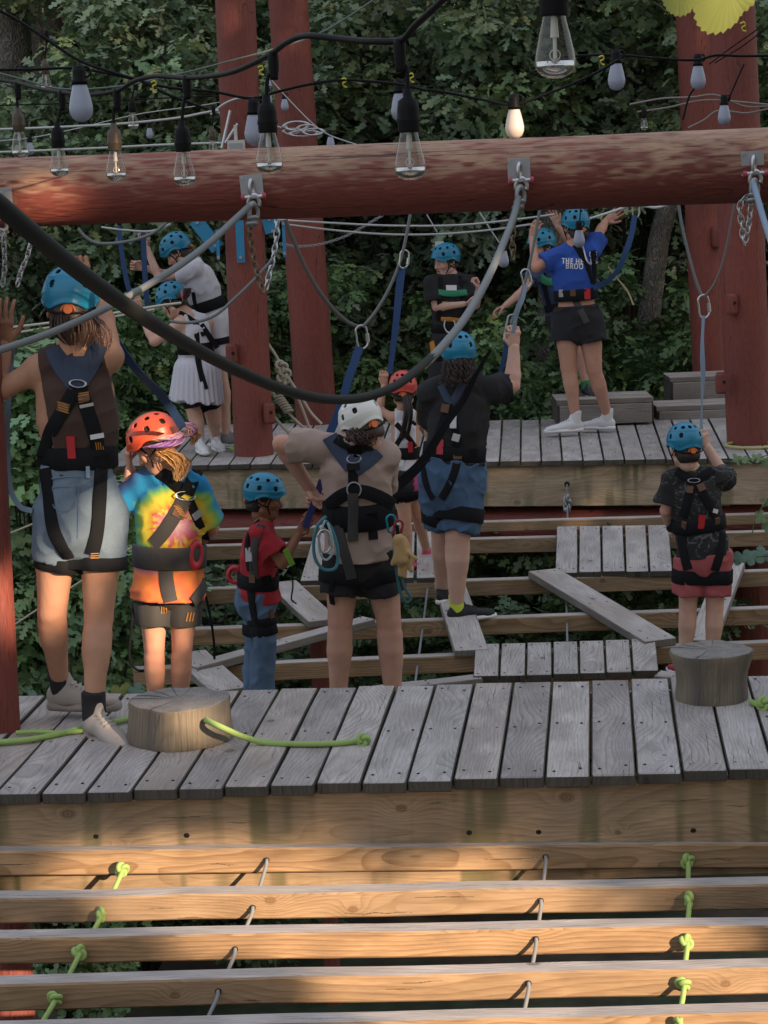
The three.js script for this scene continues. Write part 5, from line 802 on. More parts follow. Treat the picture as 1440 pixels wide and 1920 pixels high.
// 6. ponytail girl
person({ label: 'small girl in red helmet with dark ponytail and white top', D: 13.6, s: 0.72, skin: skinA, head: [756, 735], yaw: 178, pitch: 6, hs: 0.84, neck: [758, 772], shL: [737, 784], shR: [783, 784], elL: [711, 768, 0.05], wrL: [720, 722, 0.1], elR: [799, 810, 0.15], wrR: [799, 790, 0.3], hpL: [750, 895], hpR: [769, 895], knL: [760, 975, 0], anL: [765, 1052, 0.05], knR: [783, 965, 0.1], anR: [799, 1030, 0.32], w: [0.088, 0.082, 0.092], dep: 0.1, arm: [0.042, 0.036, 0.026], leg: [0.085, 0.055, 0.052, 0.038], fwd: [0, 0, -1],
  handL: ['grip', [0, 1, 0.1], [0.2, 0, -1]], handR: ['relax', null, [0, 0, -1]], shirt: { hem: [759, 880], w: 0.1, sleeve: 0, strap: -0.01, grow: 0.012, color: flat([0.6, 0.58, 0.62], 0.06) },
  shorts: { t: 0.45, grow: 0.014, top: 0.86, color: (x, y, z) => (x > at(776, 900, 13.6).x ? [0.45, 0.06, 0.2] : [0.02, 0.02, 0.022]) }, helmet: 'red', shoe: { dir: [0.7, -0.5], up: std([0.5, 0.05, 0.12], 0.7), sole: whiteShoe.sole, size: 0.72 },
  hair: [{ color: [0.02, 0.012, 0.01], cap: true, low: -0.07, locks: [{ path: [[761, 742, -0.1], [765, 770, -0.15], [761, 800, -0.14], [755, 822, -0.12]], n: 110, spread: 0.05, r: 0.0026, prof: [0.5, 0.8] }] }],
  harness: ({ strap, belt, limbBelt, patch, J, mS, mH, pt }) => { strap([[741, 838], [758, 810], [778, 792]], 10, webM, 'back_strap'); strap([[778, 838], [763, 815], [743, 795]], 10, webM, 'back_strap'); belt(pt([759, 848]), mS.clone().sub(mH).normalize(), 0.2, 0.075, webM, 'waist_belt'); patch(769, 838, 9, 20, 0, M.redPlastic, 'red_tab', 0.012); patch(750, 868, 14, 13, 0.2, whiteTab, 'tag', 0.012); limbBelt(J.hpL, J.knL, 0.36, 0.05, webM); limbBelt(J.hpR, J.knR, 0.36, 0.05, webM); } });
// 7. boy in black on the far deck, looking left
person({ label: 'boy in black shirt with green chest strap looking left behind the rope', D: 17.2, s: 0.88, skin: [0.52, 0.33, 0.26], head: [836, 492], yaw: -58, pitch: 6, hs: 0.95, neck: [846, 520], shL: [806, 530, -0.06], shR: [880, 530, 0.04], elL: [818, 576, -0.1], wrL: [870, 570, -0.18], elR: [892, 572, -0.08], wrR: [896, 546, -0.18], hpL: [830, 640], hpR: [862, 640], knL: [826, 720], knR: [858, 720], anL: [824, 795], anR: [858, 795], w: [0.14, 0.13, 0.13], dep: 0.105, fwd: [-0.5, 0, 0.8],
  handL: ['grip', null, [0, 1, 0.3]], handR: ['grip', [0, 1, 0], [-1, 0, 0.3]], shirt: { hem: [846, 628], w: 0.145, sleeve: 0.75, grow: 0.014, flare: 0.035, color: flat([0.014, 0.014, 0.016]) }, shorts: { t: 0.95, grow: 0.018, flare: 0.03, top: 0.85, color: flat([0.016, 0.016, 0.018]) }, helmet: 'blue', shoe: { dir: [-0.4, 0.9], up: M.black, sole: whiteShoe.sole, size: 0.85 },
  hair: [{ color: [0.03, 0.018, 0.012], cap: true, low: -0.05 }],
  harness: ({ strap, belt, patch, ring, J, mS, mH, pt, limbBelt }) => { strap([[826, 520], [825, 560], [822, 600]], 9, webM, 'shoulder_strap'); strap([[862, 518], [868, 560], [866, 600]], 9, webM, 'shoulder_strap'); strap([[822, 548], [846, 552], [876, 548]], 12, greenWeb, 'chest_strap', 0.004); patch(846, 540, 20, 10, 0, whiteTab, 'tag'); belt(pt([846, 614]), mS.clone().sub(mH).normalize(), 0.3, 0.06, webM, 'waist_belt'); ring(843, 610, 10, 14, 0, M.steel, 'carabiner', 0.006); strap([[828, 598], [845, 598], [860, 600]], 8, orangeTab, 'orange_strap', 0.014); strap([[806, 632], [812, 645], [815, 670]], 12, orangeTab, 'orange_strap', 0.008); limbBelt(J.hpL, J.knL, 0.35, 0.06, webM); patch(824, 461, 16, 16, 0, whiteTab, 'headlamp', 0.02); } });
// 9. boy half hidden behind the counselor
person({ label: 'boy in green harness half hidden behind the counselor, stretching an arm out', D: 17.35, s: 0.88, skin: [0.5, 0.3, 0.23], head: [1016, 464], yaw: -62, pitch: 8, hs: 0.95, neck: [1034, 486], shL: [1012, 503, -0.08], shR: [1062, 500, 0.08], elL: [978, 548, -0.18], wrL: [946, 574, -0.24], elR: [1064, 450, 0.05], wrR: [1046, 424, 0], hpL: [1045, 598], hpR: [1072, 598], knL: [1066, 650], knR: [1086, 660], anL: [1076, 726], anR: [1098, 722], w: [0.125, 0.12, 0.12], dep: 0.1, fwd: [-0.5, 0, 0.8],
  handL: ['relax', [-1, -0.4, 0.3], [0, -1, 0.4]], handR: ['open', [-0.3, 0.8, 0], [-0.6, 0, 1]], shirt: { hem: [1052, 590], w: 0.13, sleeve: 0.5, grow: 0.013, flare: 0.03, color: flat([0.03, 0.05, 0.12]) }, shorts: { t: 0.7, grow: 0.018, top: 0.85, color: flat([0.02, 0.02, 0.024]) }, helmet: 'blue', shoe: { dir: [0.3, 0.9], up: std([0.03, 0.03, 0.032], 0.7), sole: std([0.1, 0.1, 0.1], 0.7), sock: std([0.03, 0.2, 0.08], 0.9), size: 0.85 },
  hair: [{ color: [0.05, 0.026, 0.016], cap: true, low: -0.05 }], harness: ({ strap, belt, mS, mH, pt }) => { strap([[1014, 520], [1024, 530], [1040, 528]], 14, greenWeb, 'chest_strap', 0.004); strap([[1018, 498], [1020, 540], [1030, 575]], 9, webM, 'shoulder_strap'); belt(pt([1052, 572]), mS.clone().sub(mH).normalize(), 0.3, 0.06, webM, 'waist_belt'); } });
// 8. counselor in blue
{
  const R = person({ label: 'counselor in blue printed shirt and black shorts standing on the far deck', D: 16.4, s: 0.98, skin: [0.46, 0.25, 0.18], head: [1079, 428], yaw: 205, pitch: 4, roll: 0, hs: 0.97, neck: [1076, 462], shL: [1040, 482, 0], shR: [1108, 472, 0], elL: [1005, 502, -0.05], wrL: [998, 446, 0.1], elR: [1126, 432, 0.14], wrR: [1136, 416, 0.34], hpL: [1062, 602], hpR: [1104, 602], knL: [1066, 690], knR: [1114, 694], anL: [1079, 782], anR: [1139, 778, 0.12], w: [0.148, 0.13, 0.15], dep: 0.1, arm: [0.046, 0.037, 0.027], leg: [0.092, 0.06, 0.056, 0.036], fwd: [0, 0, -1],
    handL: ['relax', [0.3, 1, 0.2], [0.6, 0, -1]], handR: ['open', [0.9, 0.7, 0.2], [0, 0.4, 1]], shirt: { hem: [1080, 556], w: 0.145, sleeve: 0.62, grow: 0.014, flare: 0.03, color: flat([0.022, 0.075, 0.36], 0.1) }, shorts: { t: 0.4, grow: 0.02, flare: 0.03, top: 0.76, color: flat([0.013, 0.013, 0.016]), fold: 0.012 }, helmet: 'blue', shoeL: { dir: [-0.95, 0.15], ...whiteShoe, sock: std([0.6, 0.6, 0.6], 0.9), size: 0.98 }, shoeR: { dir: [-0.8, -0.35], ...whiteShoe, sock: std([0.6, 0.6, 0.6], 0.9), size: 0.98 },
    hair: [{ color: [0.04, 0.022, 0.015], cap: true, low: -0.075 }],
    harness: ({ strap, belt, patch, ring, J, mS, mH, pt, limbBelt, line }) => { strap([[1078, 458], [1090, 475], [1102, 500]], 11, webM, 'back_strap'); strap([[1112, 470], [1116, 510], [1114, 545]], 10, webM, 'back_strap'); strap([[1102, 500], [1112, 530]], 10, webM, 'back_strap'); line([[1088, 452], [1094, 470], [1100, 492], [1106, 496]], 0.007, M.steel, 'lanyard_clip'); belt(pt([1081, 552]), mS.clone().sub(mH).normalize(), 0.35, 0.085, webM, 'waist_belt', 0.004, 0.008); patch(1100, 551, 12, 20, 0, M.redPlastic, 'red_tab', 0.016); patch(1052, 550, 8, 14, 0, greyTab, 'buckle', 0.014); patch(1074, 549, 10, 12, 0, brownTab, 'stitch_patch', 0.014); strap([[1078, 562], [1090, 585], [1100, 605]], 12, greyWeb, 'leg_strap'); } });
  // the print on the shirt's back
  const { FontLoader } = await import('three/addons/loaders/FontLoader.js'); const font = await new FontLoader().loadAsync('fonts/droid/droid_sans_bold.typeface.json');
  const shirt = R.children.find((c) => c.name === 'shirt'); shirt.updateWorldMatrix(true, false); const ray = new THREE.Raycaster(), gs = [];
  for (const [txt, px, py, h] of [['THE HE', 1053, 494, 8.6], ['OF', 1104, 482, 8.6], ['BROO', 1060, 503.5, 8.6], ['DS', 1106, 494, 8.6]]) {
    const g = new THREE.ShapeGeometry(font.generateShapes(txt, h * 1.25), 3), p = g.attributes.position; for (let i = 0; i < p.count; i++) { const x = px + p.getX(i) * 0.82, y = py - p.getY(i) * 1.0 - p.getX(i) * -0.04; ray.set(camera.position, dirOf(x, y).normalize()); const hit = ray.intersectObject(shirt)[0]; const q = hit ? hit.point.addScaledVector(ray.ray.direction, -0.005) : at(x, y, 16.3); p.setXYZ(i, q.x, q.y, q.z); } g.computeVertexNormals(); gs.push(g.toNonIndexed());
  }
  const pm = new THREE.Mesh(mergeGeometries(gs), std([0.62, 0.62, 0.65], 0.8, { side: THREE.DoubleSide })); pm.name = 'shirt_print'; R.updateWorldMatrix(true, false); pm.geometry.applyMatrix4(R.matrixWorld.clone().invert()); R.add(pm);
}
// 10. boy in white at the left post
person({ label: 'boy in white shirt bending over a rope beside the left red post', D: 16.5, s: 0.92, skin: skinPale, head: [334, 474], yaw: -98, pitch: 34, hs: 0.98, neck: [362, 494], shL: [366, 506, -0.13], shR: [366, 504, 0.12], elL: [298, 522, -0.1], wrL: [274, 462, -0.02], elR: [306, 514, 0.1], wrR: [272, 502, 0.06], hpL: [398, 600, -0.08], hpR: [398, 600, 0.08], knL: [414, 700, -0.08], knR: [410, 700, 0.08], anL: [424, 812, -0.08], anR: [404, 812, 0.1], w: [0.14, 0.13, 0.13], dep: 0.125, arm: [0.042, 0.034, 0.026], fwd: [-1, 0, 0],
  handL: ['grip', [-0.1, 1, 0], [-0.4, 0, 1]], handR: ['grip', [-0.8, 0.2, 0], [0, 0, 1]], shirt: { hem: [392, 606], w: 0.13, dep: 0.13, sleeve: 0.5, grow: 0.016, flare: 0.03, color: flat([0.56, 0.55, 0.6], 0.06), fold: 0.01 }, shorts: { t: 0.7, grow: 0.016, flare: 0.015, top: 0.85, color: flat([0.58, 0.57, 0.62], 0.06) }, helmet: 'blue', shoe: { dir: [1, 0.1], up: std([0.2, 0.2, 0.21], 0.8), sole: whiteShoe.sole, size: 0.9 },
  hair: [{ color: [0.035, 0.02, 0.014], cap: true, low: -0.06 }], harness: ({ belt, strap, mS, mH, pt, limbBelt, J }) => { belt(pt([388, 573]), mS.clone().sub(mH).normalize(), 0.3, 0.085, webM, 'waist_belt', 0.004, 0.009); strap([[362, 548], [366, 575], [374, 600]], 8, webM, 'shoulder_strap'); limbBelt(J.hpL, J.knL, 0.4, 0.05, webM); } });
// 11. girl in white skirt
person({ label: 'girl in white pleated skirt with braids leaning towards the left red post', D: 16.2, s: 0.9, skin: skinPale, head: [324, 566], yaw: -112, pitch: 28, roll: 0, hs: 0.95, neck: [352, 592], shL: [338, 606, -0.06], shR: [388, 606, 0.06], elL: [290, 640, -0.08], wrL: [262, 582, 0.05], elR: [380, 660, 0.2], wrR: [340, 640, 0.35], hpL: [350, 706], hpR: [392, 706], knL: [366, 780, -0.02], knR: [398, 776, 0.12], anL: [374, 822, -0.02], anR: [404, 818, 0.2], w: [0.13, 0.115, 0.13], dep: 0.11, arm: [0.05, 0.042, 0.03], leg: [0.09, 0.062, 0.058, 0.038], fwd: [-0.3, 0, -0.9],
  handL: ['grip', [-0.2, 1, 0], [-0.5, 0, -1]], handR: ['grip', null, [0, 0, -1]], shirt: { hem: [372, 680], w: 0.12, sleeve: 0, strap: -0.015, grow: 0.013, secs: 4, color: flat([0.58, 0.57, 0.62], 0.05) }, shoe: { dir: [0.25, 0.85], ...whiteShoe, sock: std([0.5, 0.5, 0.52], 0.9), size: 0.9 }, helmet: 'blue',
  extra: [({ pt, A2, s }) => { const a = pt([372, 664]), b = pt([366, 752]), f0 = slab([{ c: a, a: 0.115, b: 0.1, A: A2 }, { c: a.clone().lerp(b, 0.35), a: 0.175, b: 0.15, A: A2 }, { c: b.clone().add(V(0, -0.1, 0)), a: 0.21, b: 0.19, A: A2 }]), n = b.clone().sub(a).normalize(), h1 = halfspace(b, n), h0 = halfspace(a, n.clone().negate()); return [(x, y, z) => { const t = clamp((a.y - y) / 0.34, 0, 1), an = Math.atan2(z - a.z, x - a.x); return Math.max(f0(x, y, z) + 0.009 * t * Math.sin(an * 26 + 3 * n3(x * 4, y * 2, z * 4)), h1(x, y, z) + 0.012 * Math.sin(an * 9), h0(x, y, z)); }, boxOf([a, b], 0.28), 'skirt', flat([0.58, 0.57, 0.64], 0.04), clothM, 0.008]; }],
  hair: [{ color: [0.035, 0.02, 0.014], cap: true, low: -0.07, locks: [{ path: [[332, 552, -0.08], [345, 558, -0.1], [352, 540, -0.1], [346, 548, -0.12]], n: 30, spread: 0.03, r: 0.005, color: [0.05, 0.028, 0.02] }, { path: [[340, 545, -0.1], [342, 556, -0.12], [343, 566, -0.12]], n: 6, spread: 0.012, r: 0.006, color: [0.4, 0.12, 0.1] }] }],
  harness: ({ strap, belt, patch, J, mS, mH, pt, limbBelt }) => { strap([[336, 586], [356, 594], [374, 606], [382, 630]], 9, webM, 'back_strap'); strap([[366, 600], [370, 640], [372, 690], [386, 730]], 11, webM, 'back_strap'); strap([[378, 608], [396, 636], [408, 652]], 10, webM, 'back_strap'); belt(pt([372, 652]), mS.clone().sub(mH).normalize(), 0.3, 0.08, webM, 'waist_belt', 0.004, 0.008); patch(398, 645, 11, 20, -0.1, M.redPlastic, 'red_loop', 0.014); limbBelt(J.hpL, J.knL, 0.68, 0.06, webM); limbBelt(J.hpR, J.knR, 0.68, 0.06, webM); } });
// 12. boy in patterned black shirt
person({ label: 'boy in black patterned shirt and red shorts behind the right stump', D: 11.4, s: 0.78, skin: skinPale, head: [1284, 842], yaw: 196, pitch: 10, hs: 0.88, neck: [1296, 884], shL: [1258, 900], shR: [1344, 894], elL: [1248, 958, 0.02], wrL: [1258, 990, 0.18], elR: [1362, 896, 0.1], wrR: [1326, 838, 0.16], hpL: [1294, 1036], hpR: [1344, 1036], knL: [1290, 1138], knR: [1340, 1138], anL: [1284, 1240, 0.03], anR: [1334, 1240, 0.03], w: [0.115, 0.112, 0.122], dep: 0.105, arm: [0.042, 0.038, 0.03], leg: [0.088, 0.06, 0.058, 0.042], fwd: [0, 0, -1], cell: 0.0105,
  handL: ['relax', null, [1, 0, 0]], handR: ['grip', [-0.25, 1, 0], [-0.6, 0, -1]],
  shirt: { hem: [1316, 1042], w: 0.135, sleeve: 0.74, grow: 0.014, flare: 0.03, color: (x, y, z) => { const a = Math.abs(n3(x * 18, y * 18, z * 18) - 0.5), b = Math.abs(n3(x * 31 + 7, y * 31, z * 31) - 0.5); return a < 0.012 || b < 0.011 ? [0.11, 0.11, 0.115] : [0.016, 0.016, 0.017]; }, cell: 0.006 },
  shorts: { t: 0.76, grow: 0.016, flare: 0.02, top: 1.0, color: flat([0.36, 0.085, 0.09], 0.1), fold: 0.009 }, helmet: 'blue', shoe: { dir: [-0.3, -0.9], up: std([0.35, 0.03, 0.05], 0.7), sole: whiteShoe.sole, sock: std([0.1, 0.1, 0.1], 0.9), size: 0.78 },
  hair: [{ color: [0.022, 0.014, 0.01], cap: true, low: -0.085 }],
  harness: ({ strap, belt, patch, ring, J, mS, mH, pt, limbBelt }) => {
    strap([[1268, 884], [1285, 893], [1302, 902]], 16, webM, 'back_strap'); strap([[1336, 880], [1318, 892], [1302, 902]], 16, webM, 'back_strap'); ring(1301, 900, 11, 4, 0, M.steel); strap([[1298, 906], [1290, 940], [1280, 970]], 17, webM, 'back_strap'); strap([[1306, 906], [1326, 940], [1344, 968]], 18, webM, 'back_strap'); patch(1294, 918, 13, 13, 0.2, brownTab, 'stitch_patch', 0.009); patch(1315, 914, 14, 14, -0.4, brownTab, 'stitch_patch', 0.009); patch(1340, 958, 11, 8, 0.3, whiteTab, 'tag', 0.01);
    belt(pt([1309, 983]), mS.clone().sub(mH).normalize(), 0.26, 0.075, webM, 'waist_belt', 0.004, 0.009); patch(1315, 978, 12, 26, 0.1, M.redPlastic, 'red_tab', 0.013); patch(1284, 984, 10, 14, 0, brownTab, 'stitch_patch', 0.014); patch(1344, 976, 10, 12, 0, brownTab, 'stitch_patch', 0.014);
    strap([[1278, 1005], [1282, 1040], [1290, 1068]], 18, webM, 'leg_strap'); strap([[1356, 1000], [1350, 1040], [1340, 1070]], 18, webM, 'leg_strap'); limbBelt(J.hpL, J.knL, 0.42, 0.075, webM); limbBelt(J.hpR, J.knR, 0.42, 0.075, webM);
  } });
// low platform under the girl in tie dye, hidden by the near deck
{ const t = thing('foot_board', 'low board behind the near deck under the tie dye girl', 'wooden board', at(316, 1390, 9.6)); const a = at(240, 1378, 9.62), b = at(400, 1372, 9.62); a.y = b.y = a.y; mesh('plank', timberGeo(a, b, 0.4, 0.04), [G1[0], endGrey, endGrey], t, false); }
// ---------- stumps ----------
function stump(label, px, pyBase, D, prof, tilt, seed) {   // prof: [height, radius] list
  const b = onY(px, pyBase, 0.001), t = thing('log_stump', label, 'log stump', b, undefined), n = 44, pos = [], uv = [], idx = [];
  prof.forEach(([h, r], i) => { for (let k = 0; k <= n; k++) { const a = (k % n) / n * 6.2832, rr2 = r * (1 + 0.11 * (n3(Math.cos(a) * 1.2 + seed, Math.sin(a) * 1.2, 3) - 0.5) + 0.05 * (n3(Math.cos(a) * 5 + seed, Math.sin(a) * 5, h * 4) - 0.5)); pos.push(Math.sin(a) * rr2 + h * tilt, h + (i === prof.length - 1 ? 0.012 * (n3(Math.sin(a) * 3, Math.cos(a) * 3, seed) - 0.5) : 0), Math.cos(a) * rr2); uv.push(h + seed, k / n * 1.1); } });
  for (let i = 0; i < prof.length - 1; i++) for (let k = 0; k < n; k++) { const a = i * (n + 1) + k, c = a + n + 1; idx.push(a, a + 1, c, a + 1, c + 1, c); }
  const g = new THREE.BufferGeometry(); g.setAttribute('position', new THREE.Float32BufferAttribute(pos, 3)); g.setAttribute('uv', new THREE.Float32BufferAttribute(uv, 2)); g.setIndex(idx); g.computeVertexNormals(); mesh('log', g, stumpSide, t);
  const base = (prof.length - 1) * (n + 1), p2 = [], u2 = [], i2 = []; for (let q = 0; q <= 6; q++) for (let k = 0; k <= n; k++) { const f = q / 6, x = pos[(base + k) * 3], y = pos[(base + k) * 3 + 1], z = pos[(base + k) * 3 + 2], cx = prof[prof.length - 1][0] * tilt, cy = prof[prof.length - 1][0]; const a = k / n * 6.2832; p2.push(lerp(cx, x, f), lerp(cy, y, f) + (q < 6 ? 0.006 * (n3(f * 4 * Math.cos(a), f * 4 * Math.sin(a), seed) - 0.3) : 0), lerp(0, z, f)); u2.push(0.5 + 0.5 * f * Math.cos(a), 0.5 + 0.5 * f * Math.sin(a)); }
  for (let q = 0; q < 6; q++) for (let k = 0; k < n; k++) { const a = q * (n + 1) + k, c = a + n + 1; i2.push(a, c, a + 1, a + 1, c, c + 1); }
  const g2 = new THREE.BufferGeometry(); g2.setAttribute('position', new THREE.Float32BufferAttribute(p2, 3)); g2.setAttribute('uv', new THREE.Float32BufferAttribute(u2, 2)); g2.setIndex(i2); g2.computeVertexNormals(); mesh('cut_top', g2, stumpTop, t); return t;
}
const stumpSide = woodMat(131, { base: [0.27, 0.215, 0.15], dark: [0.12, 0.085, 0.055], stain: [0.13, 0.11, 0.09], knot: [0.04, 0.03, 0.02], rings: 20, amp: 5, knots: 5, cracks: 30, lineK: 0.3, stainK: 1, bump: 0.003 })([0.66, 0.68, 0.7]);
const stumpTop = (() => {
  const f = (u, v) => { const x = u - 0.5, y = v - 0.5, r = Math.hypot(x, y) * 2, a = Math.atan2(y, x), q = r * 16 + 1.4 * n3(x * 5, y * 5, 2), l = Math.pow(q - Math.floor(q), 2), ck = Math.abs(n3(a * 2.2, 1, 7) - 0.5) < 0.02 + 0.01 * (1 - r) && r > 0.15 ? 1 : 0; return [l, ck, n3(x * 9, y * 9, 5), n3(x * 60, y * 60, 1)]; };
  const map = texture(512, 512, (u, v) => { const [l, ck, b, n] = f(u, v), k = (0.75 + 0.35 * b) * (0.85 + 0.3 * n) * (1 - 0.3 * l) * (ck ? 0.3 : 1); return [0.24 * k, 0.222 * k, 0.205 * k]; }, 1, 1); const bump = texture(512, 512, (u, v) => { const [l, ck] = f(u, v), x = 0.7 - 0.3 * l - 0.4 * ck; return [x, x, x]; }, 1, 1, false);
  return new THREE.MeshStandardMaterial({ map, bumpMap: bump, bumpScale: 0.004, roughness: 0.9 });
})();
const st1 = stump('wide grey log stump on the near deck with a lime rope through it', 338, 1384, 8, [[0, 0.186], [0.02, 0.19], [0.05, 0.185], [0.09, 0.182], [0.125, 0.18], [0.142, 0.182], [0.149, 0.178]], 0.02, 3);
const st2 = stump('smaller log stump with a lime knot in its side, right on the near deck', 1335, 1310, 8.3, [[0, 0.132], [0.02, 0.134], [0.07, 0.13], [0.11, 0.134], [0.16, 0.15], [0.186, 0.158], [0.193, 0.153]], 0.0, 8);
function knotGeo(r, tb) { return new THREE.TorusKnotGeometry(r, tb, 48, 7, 2, 3); }
const bead = (px, py, D, r, parent, name = 'hole', m = M.hole) => { const g = new THREE.SphereGeometry(r, 10, 8); g.scale(1, 1, 0.35); const p = at(px, py, D); g.translate(p.x, p.y, p.z); mesh(name, g, m, parent, false); };
const rope = (name, label, cat, pts, r, mat, group, rad = 7) => { const t = thing(name, label, cat, pts[Math.floor(pts.length / 2)].clone(), group); mesh(name.includes('cable') ? 'strand' : 'line', tube(pts, r, Math.max(12, pts.length * 8), rad), mat, t, false); return t; };
const yG = (l, y = 0.013) => l.map(([x, q]) => onY(x, q, y));
bead(384, 1349, 7.722, 0.016, st1); bead(300, 1356, 7.71, 0.011, st1, 'crack'); bead(331, 1384, 7.695, 0.012, st1, 'knot_hole', std([0.06, 0.045, 0.03], 0.9)); bead(1336, 1268, 8.28, 0.014, st2); bead(1322, 1297, 8.27, 0.02, st2, 'damaged_bark', std([0.2, 0.16, 0.11], 0.9));
{ const r = rope('lime_rope', 'lime rope lying across the boards right of the left stump, knotted at its end', 'rope', [at(381, 1347, 7.78), at(392, 1353, 7.67), at(412, 1362, 7.63), at(434, 1372, 7.64), at(458, 1382, 7.7), ...yG([[495, 1392], [560, 1395], [630, 1394], [676, 1389]])], 0.0115, M.greenRope); const k = knotGeo(0.014, 0.0085), p = onY(681, 1388, 0.02); k.translate(p.x, p.y, p.z); mesh('knot', k, M.greenRope, r, false); }
rope('lime_rope', 'lime rope running from the left edge behind the feet of the woman in brown', 'rope', yG([[-30, 1394], [60, 1386], [120, 1374], [170, 1362], [205, 1356], [262, 1342]]), 0.0115, M.greenRope);
rope('lime_rope', 'short lime rope strand behind the post foot at the left edge', 'rope', yG([[30, 1374], [70, 1372], [110, 1374], [150, 1371], [200, 1362]]), 0.009, M.greenRope);
{ const r = rope('lime_rope', 'lime rope knot hanging out of the right stump', 'rope', A3([[1336, 1268], [1340, 1262], [1334, 1276], [1326, 1290]], 8.2), 0.011, M.greenRope); for (const [x, y] of [[1338, 1268], [1330, 1284]]) { const k = knotGeo(0.013, 0.009), p = at(x, y, 8.19); k.translate(p.x, p.y, p.z); mesh('knot', k, M.greenRope, r, false); } }
{ const r = rope('lime_rope', 'lime rope end lying at the right edge of the near deck', 'rope', yG([[1408, 1316], [1425, 1322], [1470, 1326]]), 0.012, M.greenRope); const k = knotGeo(0.016, 0.01), p = onY(1432, 1320, 0.02); k.translate(p.x, p.y, p.z); mesh('knot', k, M.greenRope, r, false); }
function loopRound(label, px, py, D, R, mat, n = 2) { const c = onY(px, py, 0), t = thing('rope_loop', label, 'rope', c); for (let i = 0; i < n; i++) { const g = new THREE.TorusGeometry(R + i * 0.008, 0.011, 7, 48); g.rotateX(Math.PI / 2); g.rotateZ(0.03 * (i - 0.5)); g.translate(c.x, 0.014 + i * 0.02, c.z); mesh('coil', g, mat, t, false); } return t; }
loopRound('lime rope wound round the foot of the left red post', 476, 845, 16, 0.165, M.greenRope); loopRound('pale yellow rope wound round the foot of the right red post', 1407, 838, 15.6, 0.172, std([0.4, 0.36, 0.14], 0.8), 1);
// ---------- ropes and cables through the crossbeams in front ----------
function laced(name, label, cat, pts, r, mat, knots, group) {
  const t = thing(name, label, cat, at(pts[1][0], pts[1][1], 6.9), group), D = FB.map((b) => b.D);
  pts.forEach(([x, y], i) => {
    if (i > 4) return; const f = at(x, y, D[i] - 0.004), q = pts[i + 1];
    const hole = new THREE.CylinderGeometry(r * 1.5, r * 1.5, 0.004, 12); hole.rotateX(Math.PI / 2); hole.translate(f.x, f.y, f.z); mesh('hole', hole, M.hole, t, false);
    if (q && D[i + 1]) { const e = at(q[0], q[1], D[i + 1] + 0.095), out = f.clone().add(V(0, -0.004, 0.03)); if (!knots) out.set(f.x, f.y - 0.006, f.z + 0.012); mesh('rope_length', tube([f.clone().add(V(0, 0, -0.02)), f.clone().add(V(0, 0.001, 0.008)), out, out.clone().lerp(e, 0.5).add(V(0, -0.006, 0)), e], r, 20, 8), mat, t, false); }
    if (knots) { const k = new THREE.TorusKnotGeometry(0.0135, 0.0085, 60, 8, 2, 3); k.rotateY(0.5 + i); k.rotateX(i * 1.3); k.scale(1, 1.05, 0.9); k.translate(f.x, f.y, f.z + 0.016); mesh('knot', k, mat, t, false); }
  });
}
laced('lime_rope', 'knotted lime rope laced through the crossbeams at the lower left', 'rope', [[230, 1628], [190, 1713], [150, 1783], [105, 1868], [55, 1950]], 0.0085, M.greenRope, true, 'knotted ropes of the foreground bridge');
laced('lime_rope', 'knotted lime rope laced through the crossbeams at the lower right', 'rope', [[1288, 1612], [1290, 1684], [1286, 1763], [1280, 1841], [1272, 1918]], 0.0085, M.greenRope, true, 'knotted ropes of the foreground bridge');
laced('steel_cable', 'grey cable laced through the crossbeams left of the middle', 'cable', [[500, 1613], [474, 1702], [441, 1780], [409, 1859], [370, 1945]], 0.0065, M.greyCable, false, 'cables of the foreground bridge');
laced('steel_cable', 'grey cable laced through the crossbeams right of the middle', 'cable', [[1023, 1607], [1014, 1689], [1005, 1761], [991, 1844], [975, 1930]], 0.0065, M.greyCable, false, 'cables of the foreground bridge');
// cables of the middle bridge and the eye hook on the far fascia
rope('steel_cable', 'thin grey cable slanting under the middle bridge right of the man in shorts', 'cable', [onB(802, 1100, -0.03), onB(795, 1160, -0.04), onB(786, 1225, -0.04), onB(776, 1300, -0.05)], 0.007, M.greyCable);
{ const z = 15.05, t = rope('steel_cable', 'cable with a turnbuckle hanging from a hole in the far fascia', 'cable', [at(1063, 908, z), at(1063, 930, z - 0.02), at(1064, 960, z - 0.05), onB(1062, 1100, -0.03), onB(1064, 1225, -0.04)], 0.007, M.greyCable); bead(1063, 908, z + 0.012, 0.02, t); const k = new THREE.TorusKnotGeometry(0.018, 0.009, 40, 6, 2, 5); k.scale(1, 2.2, 1); const p = at(1064, 945, z - 0.03); k.translate(p.x, p.y, p.z); mesh('turnbuckle', k, M.dullSteel, t, false); }
// ---------- brackets, shackles and chains on the log ----------
function linkGeo(r, tb) { const g = new THREE.TorusGeometry(r, tb, 6, 14); g.scale(0.72, 1.25, 1); return g; }
function chain(label, pts, D, r, mat, group) {
  const P = A3(pts, D), c = new THREE.CatmullRomCurve3(P), L = c.getLength(), n = Math.round(L / (r * 1.75)), t = thing('chain', label, 'chain', P[0].clone(), group), g = linkGeo(r, r * 0.24);
  for (let i = 0; i <= n; i++) { const p = c.getPointAt(i / n), d = c.getTangentAt(i / n), m = new THREE.Mesh(g, mat); m.name = 'link'; m.castShadow = m.receiveShadow = true; m.position.copy(p).sub(t.position); m.quaternion.setFromUnitVectors(V(0, 1, 0), d).multiply(new THREE.Quaternion().setFromAxisAngle(V(0, 1, 0), (i % 2) * Math.PI / 2 + 0.5 + rr(-0.15, 0.15))); t.add(m); }
  return t;
}
